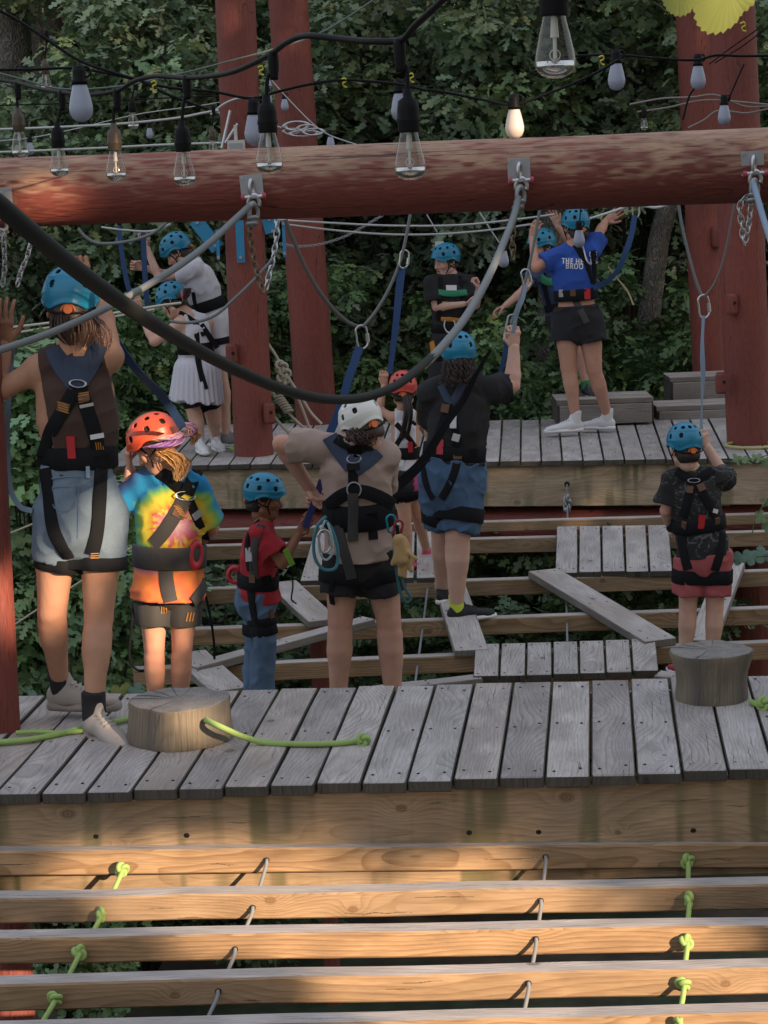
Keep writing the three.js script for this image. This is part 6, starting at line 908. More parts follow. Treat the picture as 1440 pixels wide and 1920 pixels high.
function bracket(label, px, py, rot) {
  const D = BD - 0.143, c = at(px, py, D), t = thing('log_bracket', label, 'bracket', c, 'steel brackets on the big log'), s = D / F;
  const pl = new THREE.BoxGeometry(42 * s, 44 * s, 0.008); mesh('plate', pl, std([0.42, 0.43, 0.46], 0.5, { metalness: 0.6 }), t); t.rotation.z = rot; t.rotation.x = 0.1;
  const eye = new THREE.TorusGeometry(0.02, 0.0075, 8, 18); eye.scale(0.8, 1.5, 1); eye.rotateY(1.1); eye.translate(0.0, -0.005, 0.026); mesh('eye_bolt', eye, M.steel, t);
  const sh = new THREE.TorusGeometry(0.022, 0.009, 8, 18, Math.PI * 1.3); sh.rotateZ(-0.5); sh.scale(1, 1.3, 1); sh.translate(0.004, -0.058, 0.034); mesh('shackle', sh, M.steel, t);
  const pin = new THREE.CylinderGeometry(0.0085, 0.0085, 0.075, 10); pin.rotateZ(Math.PI / 2); pin.translate(0.006, -0.036, 0.034); mesh('pin', pin, M.steel, t); for (const x of [-0.036, 0.046]) { const r = new THREE.CylinderGeometry(0.0125, 0.0125, 0.014, 10); r.rotateZ(Math.PI / 2); r.translate(x, -0.036, 0.034); mesh('pin_end', r, std([0.4, 0.05, 0.08], 0.5), t); }
  const th = new THREE.TorusGeometry(0.024, 0.0095, 8, 18); th.scale(0.8, 1.4, 1); th.rotateY(0.6); th.translate(0.0, -0.095, 0.036); mesh('thimble', th, M.dullSteel, t);
  for (const [y, x] of [[-0.118, -0.004], [-0.14, -0.012]]) { const cl = new THREE.TorusGeometry(0.018, 0.008, 7, 14); cl.rotateX(1.2); cl.translate(x, y, 0.036); mesh('clamp', cl, M.dullSteel, t); }
  for (const [x, y] of [[-0.035, 0.036], [0.035, -0.03]]) { const b = new THREE.CylinderGeometry(0.006, 0.006, 0.006, 8); b.rotateX(Math.PI / 2); b.translate(x, y, 0.006); mesh('bolt', b, M.steel, t); }
}
bracket('steel bracket with a shackle on the log left of the middle', 472, 350, 0.05); bracket('steel bracket with a shackle on the log right of the middle', 973, 319, 0.02); bracket('steel bracket with a shackle on the log at the right edge', 1411, 306, 0.02); bracket('steel bracket on the log at the left edge', 2, 374, 0.02);
chain('brown chain hanging below the left bracket in front of the red post', [[467, 392], [469, 430], [474, 475], [481, 508], [491, 540]], 8.65, 0.0165, std([0.2, 0.16, 0.11], 0.45, { metalness: 0.8 }));
chain('brown chain hanging below the middle bracket beside the grey cable', [[966, 385], [963, 420], [961, 450], [962, 478]], 8.68, 0.0165, std([0.2, 0.16, 0.11], 0.45, { metalness: 0.8 }));
chain('doubled chain hanging below the bracket at the right edge', [[1402, 362], [1388, 385], [1391, 420], [1396, 455], [1404, 420], [1408, 380]], 8.66, 0.0165, M.steel);
chain('bright chain hanging between the two left red posts', [[520, 412], [519, 440], [514, 475], [507, 505], [501, 534]], 15.7, 0.03, M.steel);
chain('small chain hanging at the left edge above the raised hand', [[58, 455], [50, 485], [41, 505], [34, 530]], 8.4, 0.014, M.steel); chain('dark chain at the left edge beside the fingers of the woman in brown', [[6, 440], [8, 470], [9, 500], [6, 530]], 8.5, 0.014, M.dullSteel);
chain('thin chain stretched from the left posts into the trees', [[528, 458], [560, 462], [600, 458], [650, 442], [690, 420], [715, 405]], 17, 0.014, M.dullSteel);
// ---------- grip cables ----------
const cab = (label, pts, r, mat, D) => rope('grip_cable', label, 'cable', A3(pts, D), r, mat, undefined, 9);
{ const t = cab('long thick cable sweeping from the middle bracket to the upper left foreground', [[812, 668, 6.8], [752, 717, 6.5], [690, 743, 6.15], [620, 749, 5.7], [540, 733, 5.2], [440, 692, 4.6], [330, 633, 4], [220, 562, 3.4], [120, 487, 3.05], [40, 420, 2.85], [-60, 335, 2.7]], 0.0132, M.darkCable); mesh('grey_sheath', tube(A3([[972, 372, 8.56], [962, 410, 8.3], [936, 475, 7.9], [903, 545, 7.5], [862, 610, 7.1], [812, 668, 6.8], [790, 688, 6.7]]), 0.0138, 60, 9), M.cable, t, false); }
cab('grey grip cable sagging from the left bracket to the left edge', [[466, 388, 8.55], [440, 412, 8.4], [392, 456, 8.2], [330, 502, 8], [240, 556, 7.8], [190, 582, 7.7], [100, 622, 7.6], [0, 656, 7.5], [-60, 672, 7.4]], 0.0132, M.cable);
cab('grey grip cable leaving the right bracket at the right edge', [[1413, 345, 8.55], [1420, 370, 8.4], [1430, 405, 8.3], [1446, 455, 8.1], [1480, 560, 7.8]], 0.0125, M.paleWeb);
cab('grey cable looping from the bright chain past the girl in white', [[512, 485], [480, 521], [440, 560], [405, 590], [375, 602], [345, 605], [318, 602]], 0.0115, M.cable, 15.5);
cab('grey cable under the hand of the boy in white', [[146, 428], [160, 444], [180, 455], [215, 456], [262, 447], [290, 435], [315, 415]], 0.012, M.cable, 16); cab('thin upper cable beside the helmet of the boy in white', [[190, 426], [230, 431], [285, 433], [320, 420]], 0.008, M.wire, 16.2);
cab('dark cable hanging in front of the second red post', [[535, 412], [548, 445], [572, 500], [600, 548], [630, 585], [655, 606], [676, 614]], 0.0135, std([0.075, 0.062, 0.058], 0.6), 13.4); cab('pale cable rising from the first carabiner to the log', [[680, 613], [700, 590], [725, 550], [744, 508], [757, 465], [765, 425], [772, 390]], 0.01, M.cable, 13.4);
cab('slack cable on the left side of the right carabiner', [[1270, 372], [1279, 425], [1292, 480], [1305, 527], [1316, 556]], 0.0088, M.cable, 12.6); cab('slack cable on the right side of the right carabiner', [[1320, 557], [1336, 538], [1350, 508], [1363, 460], [1372, 410], [1380, 368]], 0.0085, std([0.14, 0.1, 0.1], 0.6), 12.6);
cab('grey cable hanging before the half hidden boy', [[1013, 388], [1004, 440], [994, 490], [984, 530], [970, 575], [958, 606]], 0.009, M.cable, 12.9);
// thin wires
const wire = (label, pts, D, r = 0.006, mat = M.wire) => rope('wire', label, 'wire', A3(pts, D), r, mat, undefined, 5);
wire('upper pale wire crossing at the left above the log', [[-40, 244], [120, 238], [240, 231], [340, 220], [385, 211], [410, 207]], 14.5, 0.0085); wire('lower pale wire crossing at the left above the log', [[-40, 287], [160, 279], [320, 271], [415, 268]], 14.5, 0.0085); wire('thin wire falling from the upper left', [[-20, 266], [60, 258], [140, 242], [260, 214], [400, 194], [470, 178]], 16, 0.004);
wire('dark thin wire above the left bulbs', [[-20, 198], [120, 194], [260, 186], [400, 180]], 12, 0.004, M.rubber); wire('pale thin wire at the upper left crossing the string lights', [[-20, 132], [40, 148], [110, 166], [220, 162], [330, 140], [440, 112], [520, 90], [600, 62], [700, 0], [720, -15]], 7.5, 0.0032, std([0.12, 0.15, 0.14], 0.5));
wire('upper wire below the log between the left posts and the counselor', [[500, 411], [620, 418], [730, 423], [860, 422], [980, 410], [1040, 402]], 16.9, 0.0085); wire('lower wire below the log between the left posts and the counselor', [[540, 421], [620, 431], [720, 439], [820, 439], [920, 431], [1000, 420]], 16.9, 0.0085); wire('white wire rising to the carabiner right of the counselor', [[1106, 410], [1150, 396], [1188, 384], [1206, 386], [1230, 389], [1254, 383], [1280, 374]], 16.5, 0.01, std([0.6, 0.62, 0.62], 0.5));
wire('slanting wire right of the looking boy', [[898, 396], [918, 428], [936, 455]], 17, 0.006); wire('slanting wire above the looking boy', [[800, 402], [820, 436]], 17.5, 0.005);
wire('upper pale handline behind the head of the woman in brown', [[-20, 618], [80, 607], [190, 591], [300, 573], [340, 568]], 14.8, 0.009, std([0.5, 0.48, 0.42], 0.8)); wire('lower pale handline behind the head of the woman in brown', [[-20, 632], [80, 616], [190, 598], [290, 580]], 14.8, 0.009, std([0.5, 0.48, 0.42], 0.8));
for (const [y, w] of [[909, 'upper'], [931, 'middle'], [957, 'lower']]) wire(w + ' horizontal wire at the left edge beside the denim shorts', [[-20, y + 2], [60, y - 1], [245, y - 8]], 13, 0.006);
wire('tan rope slanting up behind the legs of the woman in brown', [[-10, 1196], [70, 1143], [150, 1091], [260, 1018]], 11.8, 0.006, M.tanRope); wire('short tan rope slanting behind the denim shorts', [[-10, 1012], [60, 983], [130, 955]], 12, 0.006, M.tanRope);
for (const [i, l] of [[[1195, 210], [1250, 202], [1320, 188], [1440, 196]], [[1180, 196], [1240, 185], [1300, 182], [1340, 178], [1400, 200], [1440, 199]], [[1290, 240], [1320, 225], [1345, 208], [1400, 212], [1440, 204]], [[1340, 118], [1390, 88], [1440, 50]], [[1330, 120], [1370, 90], [1420, 55]]].entries()) wire(['lowest', 'middle', 'curved', 'first slanting', 'second slanting'][i] + ' wire tangled before the right red posts', l, 15, i < 3 ? 0.007 : 0.0045, i < 3 ? std([0.22, 0.18, 0.17], 0.6) : M.rubber);
wire('wire from the left post hardware up to the floodlight', [[395, 215], [420, 195], [445, 185], [480, 183]], 15.4, 0.008); wire('thin wire slanting down from a frosted bulb to the log', [[500, 140], [540, 185], [590, 235], [615, 252], [680, 275]], 12, 0.0035);
// hardware cluster on the second left post: wire rope eyes
{ const t = thing('rope_eyes', 'cluster of steel wire rope eyes before the second left red post', 'rigging', at(570, 242, 16.6)); for (const [x, y, rx, ry] of [[556, 236, 22, 8], [575, 240, 16, 6], [588, 247, 18, 6], [570, 250, 26, 5], [548, 246, 16, 5]]) { const g = new THREE.TorusGeometry(1, 0.22, 6, 20); const k = 16.6 / F; g.scale(rx * k, ry * k, ry * k); const p = at(x, y, 16.6 + rr(-0.03, 0.03)); g.translate(p.x, p.y, p.z); mesh('eye', g, M.steel, t, false); } mesh('strand', tube(A3([[528, 240], [510, 236], [480, 232], [440, 225], [400, 207]], 16.5), 0.011, 20, 6), M.dullSteel, t, false); mesh('strand', tube(A3([[598, 248], [640, 262], [690, 276]], 16.6), 0.009, 14, 6), M.rubber, t, false); }
{ const t = thing('floodlight', 'small white floodlight box on the left post above the log', 'floodlight', at(443, 276, 15.7)); const k = 15.7 / F, b = new THREE.BoxGeometry(32 * k, 26 * k, 0.06); mesh('housing', b, std([0.5, 0.5, 0.48], 0.6), t); const l = new THREE.BoxGeometry(24 * k, 17 * k, 0.01); l.translate(0, -0.004, 0.033); mesh('lens', l, std([0.3, 0.32, 0.32], 0.3), t); const a = new THREE.CylinderGeometry(0.012, 0.012, 0.11, 8); a.translate(0, 0.1, 0); mesh('arm', a, std([0.5, 0.5, 0.48], 0.6), t); }
for (const [a, b, w] of [[[432, 207], [416, 278], 'left'], [[446, 232], [422, 268], 'right']]) { const t = rope('brace_rod', w + ' steel brace rod on the left red post above the log', 'rod', A3([a, [(a[0] + b[0]) / 2, (a[1] + b[1]) / 2], b], 15.75), 0.012, M.steel); }
// blue steel straps bolted to the left post
function blueBar(label, p, q, w, D) { const a = at(p[0], p[1], D), b = at(q[0], q[1], D), d = b.clone().sub(a), g = new THREE.BoxGeometry(w * D / F, d.length(), 0.012); const t = thing('blue_bracket', label, 'bracket', a.clone().lerp(b, 0.5)); t.rotation.z = Math.atan2(d.x, -d.y) ; mesh('plate', g, M.blueSteel, t); for (const s of [-0.4, 0.4]) { const c = new THREE.CylinderGeometry(0.013, 0.013, 0.02, 6); c.rotateX(Math.PI / 2); c.translate(0, s * d.length(), 0.012); mesh('bolt', c, M.dullSteel, t); } }
blueBar('blue steel strap bolted down the front of the left red post', [448, 398], [452, 492], 15, 15.82); blueBar('blue diagonal brace left of the left red post', [366, 412], [408, 466], 26, 15.95); blueBar('blue plate on the left side of the left red post', [407, 430], [410, 488], 6, 15.9); blueBar('blue plate between the two left red posts', [504, 408], [512, 436], 28, 15.95); blueBar('narrow blue plate on the right of the left red post', [531, 412], [534, 482], 6, 15.95);
// lugs on the posts
for (const [px, py, D, label] of [[505, 775, 15.86, 'red wooden cleat on the lower right of the left post'], [434, 664, 15.84, 'small red cleat on the left post behind the dark cable'], [1352, 718, 15.44, 'red cleat on the left side of the right post'], [1372, 570, 15.44, 'small red cleat on the front of the right post'], [1345, 445, 18.46, 'small red cleat on the rear right post']]) { const k = D / F, c = at(px, py, D), t = thing('cleat', label, 'cleat', c), g = poleGeo([[V(0, -20 * k, 0), 9 * k], [V(0, -14 * k, 0), 11 * k], [V(0, 14 * k, 0), 11 * k], [V(0, 20 * k, 0), 8 * k]], 12, 0.02); mesh('block', g, postM, t); const h = new THREE.CylinderGeometry(0.012, 0.012, 0.01, 10); h.rotateX(Math.PI / 2); h.translate(0.015, 0.01, 11 * k); mesh('bolt_hole', h, M.hole, t); }
// ---------- webbing straps and carabiners ----------
function web(label, pts, D, w, mat, twist = 0.2) {
  const P = A3(pts, D), c = new THREE.CatmullRomCurve3(P, false, 'centripetal'), n = P.length * 7, pos = [], idx = [];
  for (let i = 0; i <= n; i++) { const p = c.getPointAt(i / n), t = c.getTangentAt(i / n), S = V(0, 0, 1).cross(t).normalize(), N = t.clone().cross(S), a = twist * Math.sin(i / n * 5 + 1), X = S.clone().multiplyScalar(Math.cos(a)).addScaledVector(N, Math.sin(a)), Y = t.clone().cross(X), ww = Array.isArray(w) ? lerp(w[0], w[1], i / n) : w, h = ww * (-p.z) / F / 2; for (const [u, v] of [[-1, -0.0022], [1, -0.0022], [1, 0.0022], [-1, 0.0022]]) { const q = p.clone().addScaledVector(X, u * h).addScaledVector(Y, v); pos.push(q.x, q.y, q.z); } }
  for (let i = 0; i < n; i++) for (let k = 0; k < 4; k++) { const a = i * 4 + k, b = i * 4 + (k + 1) % 4; idx.push(a, b, a + 4, b, b + 4, a + 4); } idx.push(0, 2, 1, 0, 3, 2); const e = n * 4; idx.push(e, e + 1, e + 2, e, e + 2, e + 3);
  const g0 = new THREE.BufferGeometry(); g0.setAttribute('position', new THREE.Float32BufferAttribute(pos, 3)); g0.setIndex(idx); const uv = []; for (let i = 0; i < pos.length; i += 3) uv.push(pos[i], pos[i + 1]); g0.setAttribute('uv', new THREE.Float32BufferAttribute(uv, 2));
  const t = thing('webbing_strap', label, 'strap', P[0].clone()); mesh('webbing', toCreasedNormals(g0, 0.8), mat, t, false); return t;
}
function carabiner(label, px, py, D, hgt, rot = 0, mat = M.steel) { const k = D / F, t = thing('carabiner', label, 'carabiner', at(px, py, D)); const H = hgt * k / 2, W = H * 0.56, pts = [[0, H], [W * 0.8, H * 0.8], [W, H * 0.3], [W * 0.85, -H * 0.7], [0, -H], [-W * 0.7, -H * 0.8], [-W * 0.8, 0], [-W * 0.75, H * 0.75]].map(([x, y]) => V(x, y, 0.1 * x)); const g = new THREE.TubeGeometry(new THREE.CatmullRomCurve3(pts, true), 36, Math.max(0.0055, H * 0.09), 7, true); mesh('frame', g, mat, t); const s = new THREE.CylinderGeometry(H * 0.17, H * 0.17, H * 0.7, 10); s.translate(W * 0.96, -H * 0.15, W * 0.09); mesh('gate_sleeve', s, mat, t); t.rotation.set(0, 0.5, rot); return t; }
carabiner('steel carabiner on the cable left of the middle, above a blue strap', 678, 632, 13.4, 44, 0.1); web('blue strap hanging from the first carabiner to the man in taupe', [[674, 650], [664, 680], [652, 715], [645, 742], [632, 780], [618, 815], [606, 870]], 12.9, 16, M.blueWeb);
carabiner('steel carabiner on the pale cable above the ponytail girl', 757, 486, 13.4, 34, -0.2); web('blue strap hanging from the second carabiner to the ponytail girl', [[753, 500], [748, 550], [742, 610], [736, 660], [731, 700]], 13.4, [16, 9], M.blueWeb);
carabiner('steel carabiner on the slack cables at the right', 1319, 575, 12.6, 44, 0.1); web('pale webbing hanging from the right carabiner to the boy in the patterned shirt', [[1319, 592], [1317, 640], [1317, 665], [1318, 700], [1316, 760], [1315, 800], [1320, 826]], 12.2, 9, M.paleWeb, 1.2);
carabiner('white carabiner on the wire right of the counselor', 1191, 394, 16.5, 28, 0.1); web('blue strap hanging from the white carabiner to the counselor', [[1190, 404], [1184, 440], [1172, 475], [1158, 507], [1135, 530], [1112, 540]], 16.3, 11, M.blueWeb, 0.6); web('tan cord hanging beside the counselor', [[1140, 500], [1160, 525], [1176, 545], [1188, 572]], 16.8, 3, std([0.5, 0.4, 0.22], 0.8));
carabiner('steel carabiner above the raised hand of the woman in black', 986, 522, 12.5, 34, 0.2); carabiner('dark descender held above the raised hand of the woman in black', 957, 606, 12.45, 32, -0.3, M.dullSteel); web('blue grey strap between the two carabiners over the raised hand', [[986, 534], [980, 560], [970, 585], [962, 625]], 12.45, 8, M.paleWeb, 0.6); web('blue strap behind the raised arm of the woman in black', [[950, 640], [946, 668], [938, 700], [930, 730]], 12.75, 9, M.blueWeb);
web('padded black lanyard crossing the back of the woman in black', [[920, 656, 12.1], [893, 702, 12.15], [868, 752, 12.2], [838, 792, 12.2], [815, 830, 12.2], [790, 868, 12.2], [762, 896, 12.2], [737, 916, 12.2]], 12.2, [6, 22], M.web, 0.1);
web('blue strap hanging from the cable to the boy in white', [[268, 436], [270, 470], [272, 520], [277, 576]], 16.3, 10, M.blueWeb); web('blue strap hanging left of the boy in white', [[222, 424], [228, 470], [236, 520], [247, 562]], 16.2, 9, M.blueWeb);
web('long blue strap slanting from the woman in brown to the tie dye girl', [[196, 596, 8.35], [218, 640, 8.35], [253, 690, 8.5], [293, 731, 8.9], [322, 768, 9.2], [342, 800, 9.4]], 8.6, 16, M.blueWeb, 0.25); web('grey blue strap hanging from the raised left hand of the woman in brown', [[24, 640, 8.2], [20, 700, 8.25], [14, 780, 8.25], [14, 850, 8.25], [20, 918, 8.2], [36, 948, 8.15], [60, 958, 8.05]], 8.2, 10, M.paleWeb, 0.5);
web('navy strap in the hands of the boy in red', [[604, 900], [592, 935], [582, 962], [572, 990]], 10.75, 13, std([0.03, 0.035, 0.16], 0.7)); web('pale strap from the left hand of the woman in black to the ponytail girl', [[806, 862], [790, 872], [768, 890]], 12.2, 5, M.web);
// tan ropes tied off at the second post
{ const l = [['top tan rope with a knot beside the second red post', [[502, 644], [518, 668], [530, 690], [545, 715], [565, 745], [584, 775], [603, 795]]], ['second tan rope slanting down to the far deck', [[540, 705], [556, 740], [570, 775], [580, 802]]], ['third tan rope with wrapped coils', [[506, 728], [522, 752], [548, 782], [576, 808]]], ['lowest tan rope beside the left red post', [[512, 778], [528, 798], [545, 816]]]]; l.forEach(([n, p], i) => { const t = rope('tan_rope', n, 'rope', A3(p, 16.3 + i * 0.05), 0.011, M.tanRope); if (i === 0) for (const [x, y] of [[527, 688], [533, 700], [530, 712]]) { const k = knotGeo(0.03, 0.014), q = at(x, y, 16.28); k.translate(q.x, q.y, q.z); mesh('knot', k, M.tanRope, t, false); } if (i === 2) for (let j = 0; j < 7; j++) { const k = new THREE.TorusGeometry(0.03, 0.01, 6, 12), q = at(522 + j * 3.2, 744 + j * 4.5, 16.38); k.rotateX(1.2); k.rotateY(0.6); k.translate(q.x, q.y, q.z); mesh('coil', k, M.tanRope, t, false); } }); }
// gear clipped to the man in taupe
{ const t = thing('rope_coil', 'teal rope loop hanging at the left hip of the man in taupe', 'rope', at(608, 1020, 10.45)); mesh('line', tube(A3([[612, 968], [596, 985], [588, 1020], [592, 1050], [608, 1068], [628, 1066], [634, 1045], [630, 1015], [618, 985], [608, 975]], 10.42), 0.0085, 70, 7), std([0.05, 0.2, 0.25], 0.7), t, false); mesh('line', tube(A3([[610, 975], [600, 1000], [598, 1030], [610, 1050], [622, 1040], [622, 1005], [614, 980]], 10.4), 0.006, 50, 6), std([0.35, 0.5, 0.55], 0.7), t, false); }
carabiner('steel carabiners inside the teal rope loop', 608, 1015, 10.38, 44, 0.1); carabiner('teal carabiner at the right hip of the man in taupe', 733, 982, 10.42, 34, 0.1, std([0.02, 0.25, 0.33], 0.4, { metalness: 0.5 })); carabiner('red carabiner at the right hip of the man in taupe', 745, 992, 10.42, 34, -0.3, std([0.3, 0.03, 0.04], 0.4, { metalness: 0.5 }));
{ const t = thing('work_glove', 'tan leather gloves hanging at the right hip of the man in taupe', 'gloves', at(752, 1040, 10.4)), c = (x, y, d = 0) => at(x, y, 10.4 + d), fs = [cone(c(748, 1012), c(752, 1048), 0.03, 0.036), cone(c(742, 1045), c(736, 1058), 0.014, 0.011), cone(c(750, 1050), c(750, 1078), 0.013, 0.01), cone(c(757, 1050), c(760, 1082), 0.013, 0.01), cone(c(763, 1046), c(771, 1070), 0.013, 0.01), cone(c(764, 1036), c(780, 1048, -0.02), 0.012, 0.01), cone(c(755, 1015, 0.03), c(766, 1050, 0.03), 0.026, 0.03)], f = join(fs, 0.012); mesh('leather', nets((x, y, z) => f(x, y, z) + 0.005 * (n3(x * 40, y * 40, z * 40) - 0.5), boxOf([c(736, 1010), c(782, 1085)], 0.07), 0.006), std([0.42, 0.27, 0.12], 0.9), t, false); mesh('strap', tube([c(744, 985), c(746, 1000), c(749, 1014)], 0.01, 10, 6), M.web, t, false); }
rope('teal_cord', 'teal cord hanging down the right thigh of the man in taupe', 'rope', A3([[738, 1000], [740, 1040], [745, 1080], [752, 1115], [764, 1130], [770, 1122], [758, 1100], [748, 1060]], 10.42), 0.0075, std([0.03, 0.12, 0.14], 0.8));
{ const t = thing('paper_tag', 'lime green tag at the chest of the boy in red', 'tag', at(542, 1045, 10.72)), g = new THREE.BoxGeometry(0.03, 0.1, 0.003, 1, 4, 1); mesh('card', g, std([0.25, 0.5, 0.06], 0.7), t); t.rotation.set(0.2, 0.5, 0.35); }
// ---------- string lights ----------
const lathe = (p, n = 24) => new THREE.LatheGeometry(p.map(([r, y]) => new THREE.Vector2(r, y)), n);
const socketG = lathe([[0, 0], [0.008, 0], [0.0085, -0.014], [0.017, -0.02], [0.019, -0.034], [0.0192, -0.048], [0.0205, -0.05], [0.0205, -0.056], [0.0192, -0.058], [0.019, -0.072], [0.016, -0.074], [0, -0.074]]);
const glassP = [[0.0145, -0.07], [0.0165, -0.08], [0.0215, -0.1], [0.0262, -0.122], [0.0278, -0.134], [0.026, -0.143], [0.0195, -0.151], [0.01, -0.155], [0, -0.156]];
const glassG = lathe(glassP, 32), stemG = merge([new THREE.CylinderGeometry(0.004, 0.006, 0.03, 8).translate(0, -0.087, 0), new THREE.CylinderGeometry(0.0028, 0.0028, 0.03, 6).translate(0, -0.115, 0), new THREE.TorusGeometry(0.007, 0.0008, 5, 16).translate(0, -0.125, 0)]);
const lensG = lathe([[0, -0.1335], [0.0262, -0.1335], [0.0255, -0.142], [0.0192, -0.15], [0.0098, -0.154], [0, -0.155]], 28);
const connG = lathe([[0, 0.022], [0.009, 0.02], [0.011, 0.012], [0.011, -0.012], [0.0085, -0.03], [0.008, -0.036], [0, -0.036]], 14), capG = merge([lathe([[0, 0.002], [0.014, 0], [0.0155, -0.012], [0.0155, -0.03], [0.018, -0.033], [0.018, -0.042], [0, -0.042]], 20), new THREE.TorusGeometry(0.012, 0.003, 6, 14, Math.PI).rotateZ(-Math.PI / 2).translate(0.014, -0.014, 0)]);
const frostG = lathe([[0.0145, -0.038], [0.018, -0.05], [0.0235, -0.072], [0.0272, -0.092], [0.0265, -0.104], [0.021, -0.117], [0.011, -0.124], [0, -0.126]], 32);
const glassM = phys([0.82, 0.82, 0.8], 0.1, { transmission: 1, thickness: 0, specularIntensity: 1, side: THREE.DoubleSide }), lensM = phys([0.95, 0.97, 0.98], 0.06, { transmission: 1, thickness: 0.02, ior: 1.35 }), stemM = std([0.6, 0.58, 0.54], 0.35), frostM = phys([0.38, 0.42, 0.53], 0.45, { transmission: 0.25, thickness: 0 }), warmM = phys([0.82, 0.7, 0.64], 0.45, { transmission: 0.25, thickness: 0 }), brassM = std([0.07, 0.05, 0.035], 0.5, { metalness: 0.3 });
function clearBulb(label, px, py, D, jx, jy, tilt = 0, sock = M.rubber, k = 1) {   // px, py: widest part of the glass; jx, jy: joint on the cable
  const c = at(px, py, D), top = c.clone().add(V(0, 0.134 * k, 0)), t = thing('light_bulb', label, 'light bulb', top.clone(), 'clear bulbs of the string lights'), j = at(jx, jy, D);
  for (const [n, g, m] of [['socket', socketG, sock], ['glass', glassG, glassM], ['filament_stem', stemG, stemM], ['glass_bottom', lensG, lensM]]) { const q = mesh(n, g, m, t); q.scale.setScalar(k); }
  const cn = connG.clone().scale(k, k, k); cn.translate(j.x, j.y - 0.012 * k, j.z); mesh('connector', cn, M.rubber, t, false);
  mesh('cord', tube([j.clone().add(V(0, -0.03 * k, 0)), j.clone().lerp(top, 0.5).add(V(rr(-0.003, 0.006), 0, 0)), top.clone().add(V(0, -0.004, 0))], 0.0042 * k, 14, 7), M.rubber, t, false);
}
clearBulb('clear bulb at the far left with a brown socket', 38, 283, 7.0, 33, 158, 0, brassM); clearBulb('clear bulb with a black socket second from the left, before the log', 112, 317, 6.4, 116, 175); clearBulb('clear bulb with a brown socket below the yellow ties, before the log', 218, 325, 6.0, 219, 172, 0, brassM); clearBulb('clear bulb with a black socket left of the left bracket', 346, 332, 5.35, 350, 148); clearBulb('clear bulb before the left bracket in front of a frosted bulb', 505, 306, 4.45, 512, 104); clearBulb('large clear bulb hanging in the middle of the picture', 769, 314, 3.85, 749, 82); clearBulb('largest clear bulb cut by the top edge of the picture', 1041, 116, 3.0, 1042, -70);
clearBulb('small clear bulb right of the frosted bulb at the left', 250, 234, 11, 253, 150); clearBulb('small clear bulb high at the left edge among the leaves', 87, 162, 11, 87, 60, 0, brassM); clearBulb('small clear bulb half behind the log left of the left post', 400, 284, 12, 400, 200, 0, brassM); clearBulb('tiny clear bulb above the log near the right red posts', 1208, 238, 15, 1207, 212);
function frostBulb(label, px, py, D, mat = frostM, k = 1) { const c = at(px, py, D), t = thing('light_bulb', label, 'light bulb', c.clone().add(V(0, 0.095 * k, 0)), 'frosted bulbs of the string lights'); for (const [n, g, m] of [['socket_cap', capG, M.black], ['frosted_glass', frostG, mat]]) { const q = mesh(n, g, m, t); q.scale.setScalar(k); } return t; }
frostBulb('large frosted bulb under a yellow tie at the left', 152, 203, 5.1); frostBulb('frosted bulb half behind a clear bulb near the left post', 477, 252, 6.1); frostBulb('frosted bulb behind the cord of the middle clear bulb', 750, 208, 6.8); frostBulb('frosted bulb in the upper right before the leaves', 1156, 151, 7.0); frostBulb('frosted bulb in front of the two right red posts', 1309, 152, 8.0); frostBulb('small frosted bulb over the log at the right red post', 1358, 221, 9.4); frostBulb('warm white bulb above the log right of the middle', 965, 240, 6.4, warmM); frostBulb('tiny frosted bulb before the second left red post', 534, 200, 15.5); frostBulb('tiny frosted bulb left of the second left post', 503, 163, 16); frostBulb('tiny frosted bulb just over the log right of the second post', 620, 271, 15); frostBulb('tiny frosted bulb over the log at the left', 281, 253, 17); frostBulb('tiny frosted bulb beside the far left clear bulb', 57, 282, 15); frostBulb('small frosted bulb in front of the back of the counselor', 1086, 452, 10.5); frostBulb('small frosted bulb beside the grey cable left of the counselor', 944, 490, 11); frostBulb('tiny frosted bulb at the foot of the left post hardware', 503, 188, 15);
const lc = (label, pts, r = 0.006, D) => rope('light_cable', label, 'cable', A3(pts, D), r, M.rubber, undefined, 7);
lc('main black light cable looping across the upper left', [[-60, 140, 7.4], [0, 150, 7.2], [33, 155, 7], [70, 165, 6.7], [116, 173, 6.4], [165, 178, 6.2], [219, 170, 6], [252, 152, 5.8], [290, 143, 5.6], [350, 146, 5.35], [420, 139, 5], [470, 121, 4.7], [512, 98, 4.45], [540, 78, 4.25], [575, 67, 4.1], [640, 73, 4], [700, 78, 3.9], [749, 76, 3.85], [780, 46, 3.75], [830, 0, 3.6], [870, -40, 3.5]], 0.0062);
lc('black light cable falling from the upper left corner', [[-30, 5], [30, 36], [85, 72], [150, 114], [215, 137], [265, 152], [310, 175], [390, 205]], 0.0042, 6.2); lc('black light cable under the yellow ties', [[-30, 131], [60, 130], [140, 128], [200, 137], [250, 148], [310, 163], [400, 172], [474, 184], [520, 172], [580, 158], [640, 150], [700, 153], [760, 160], [800, 170]], 0.0042, 6.3);
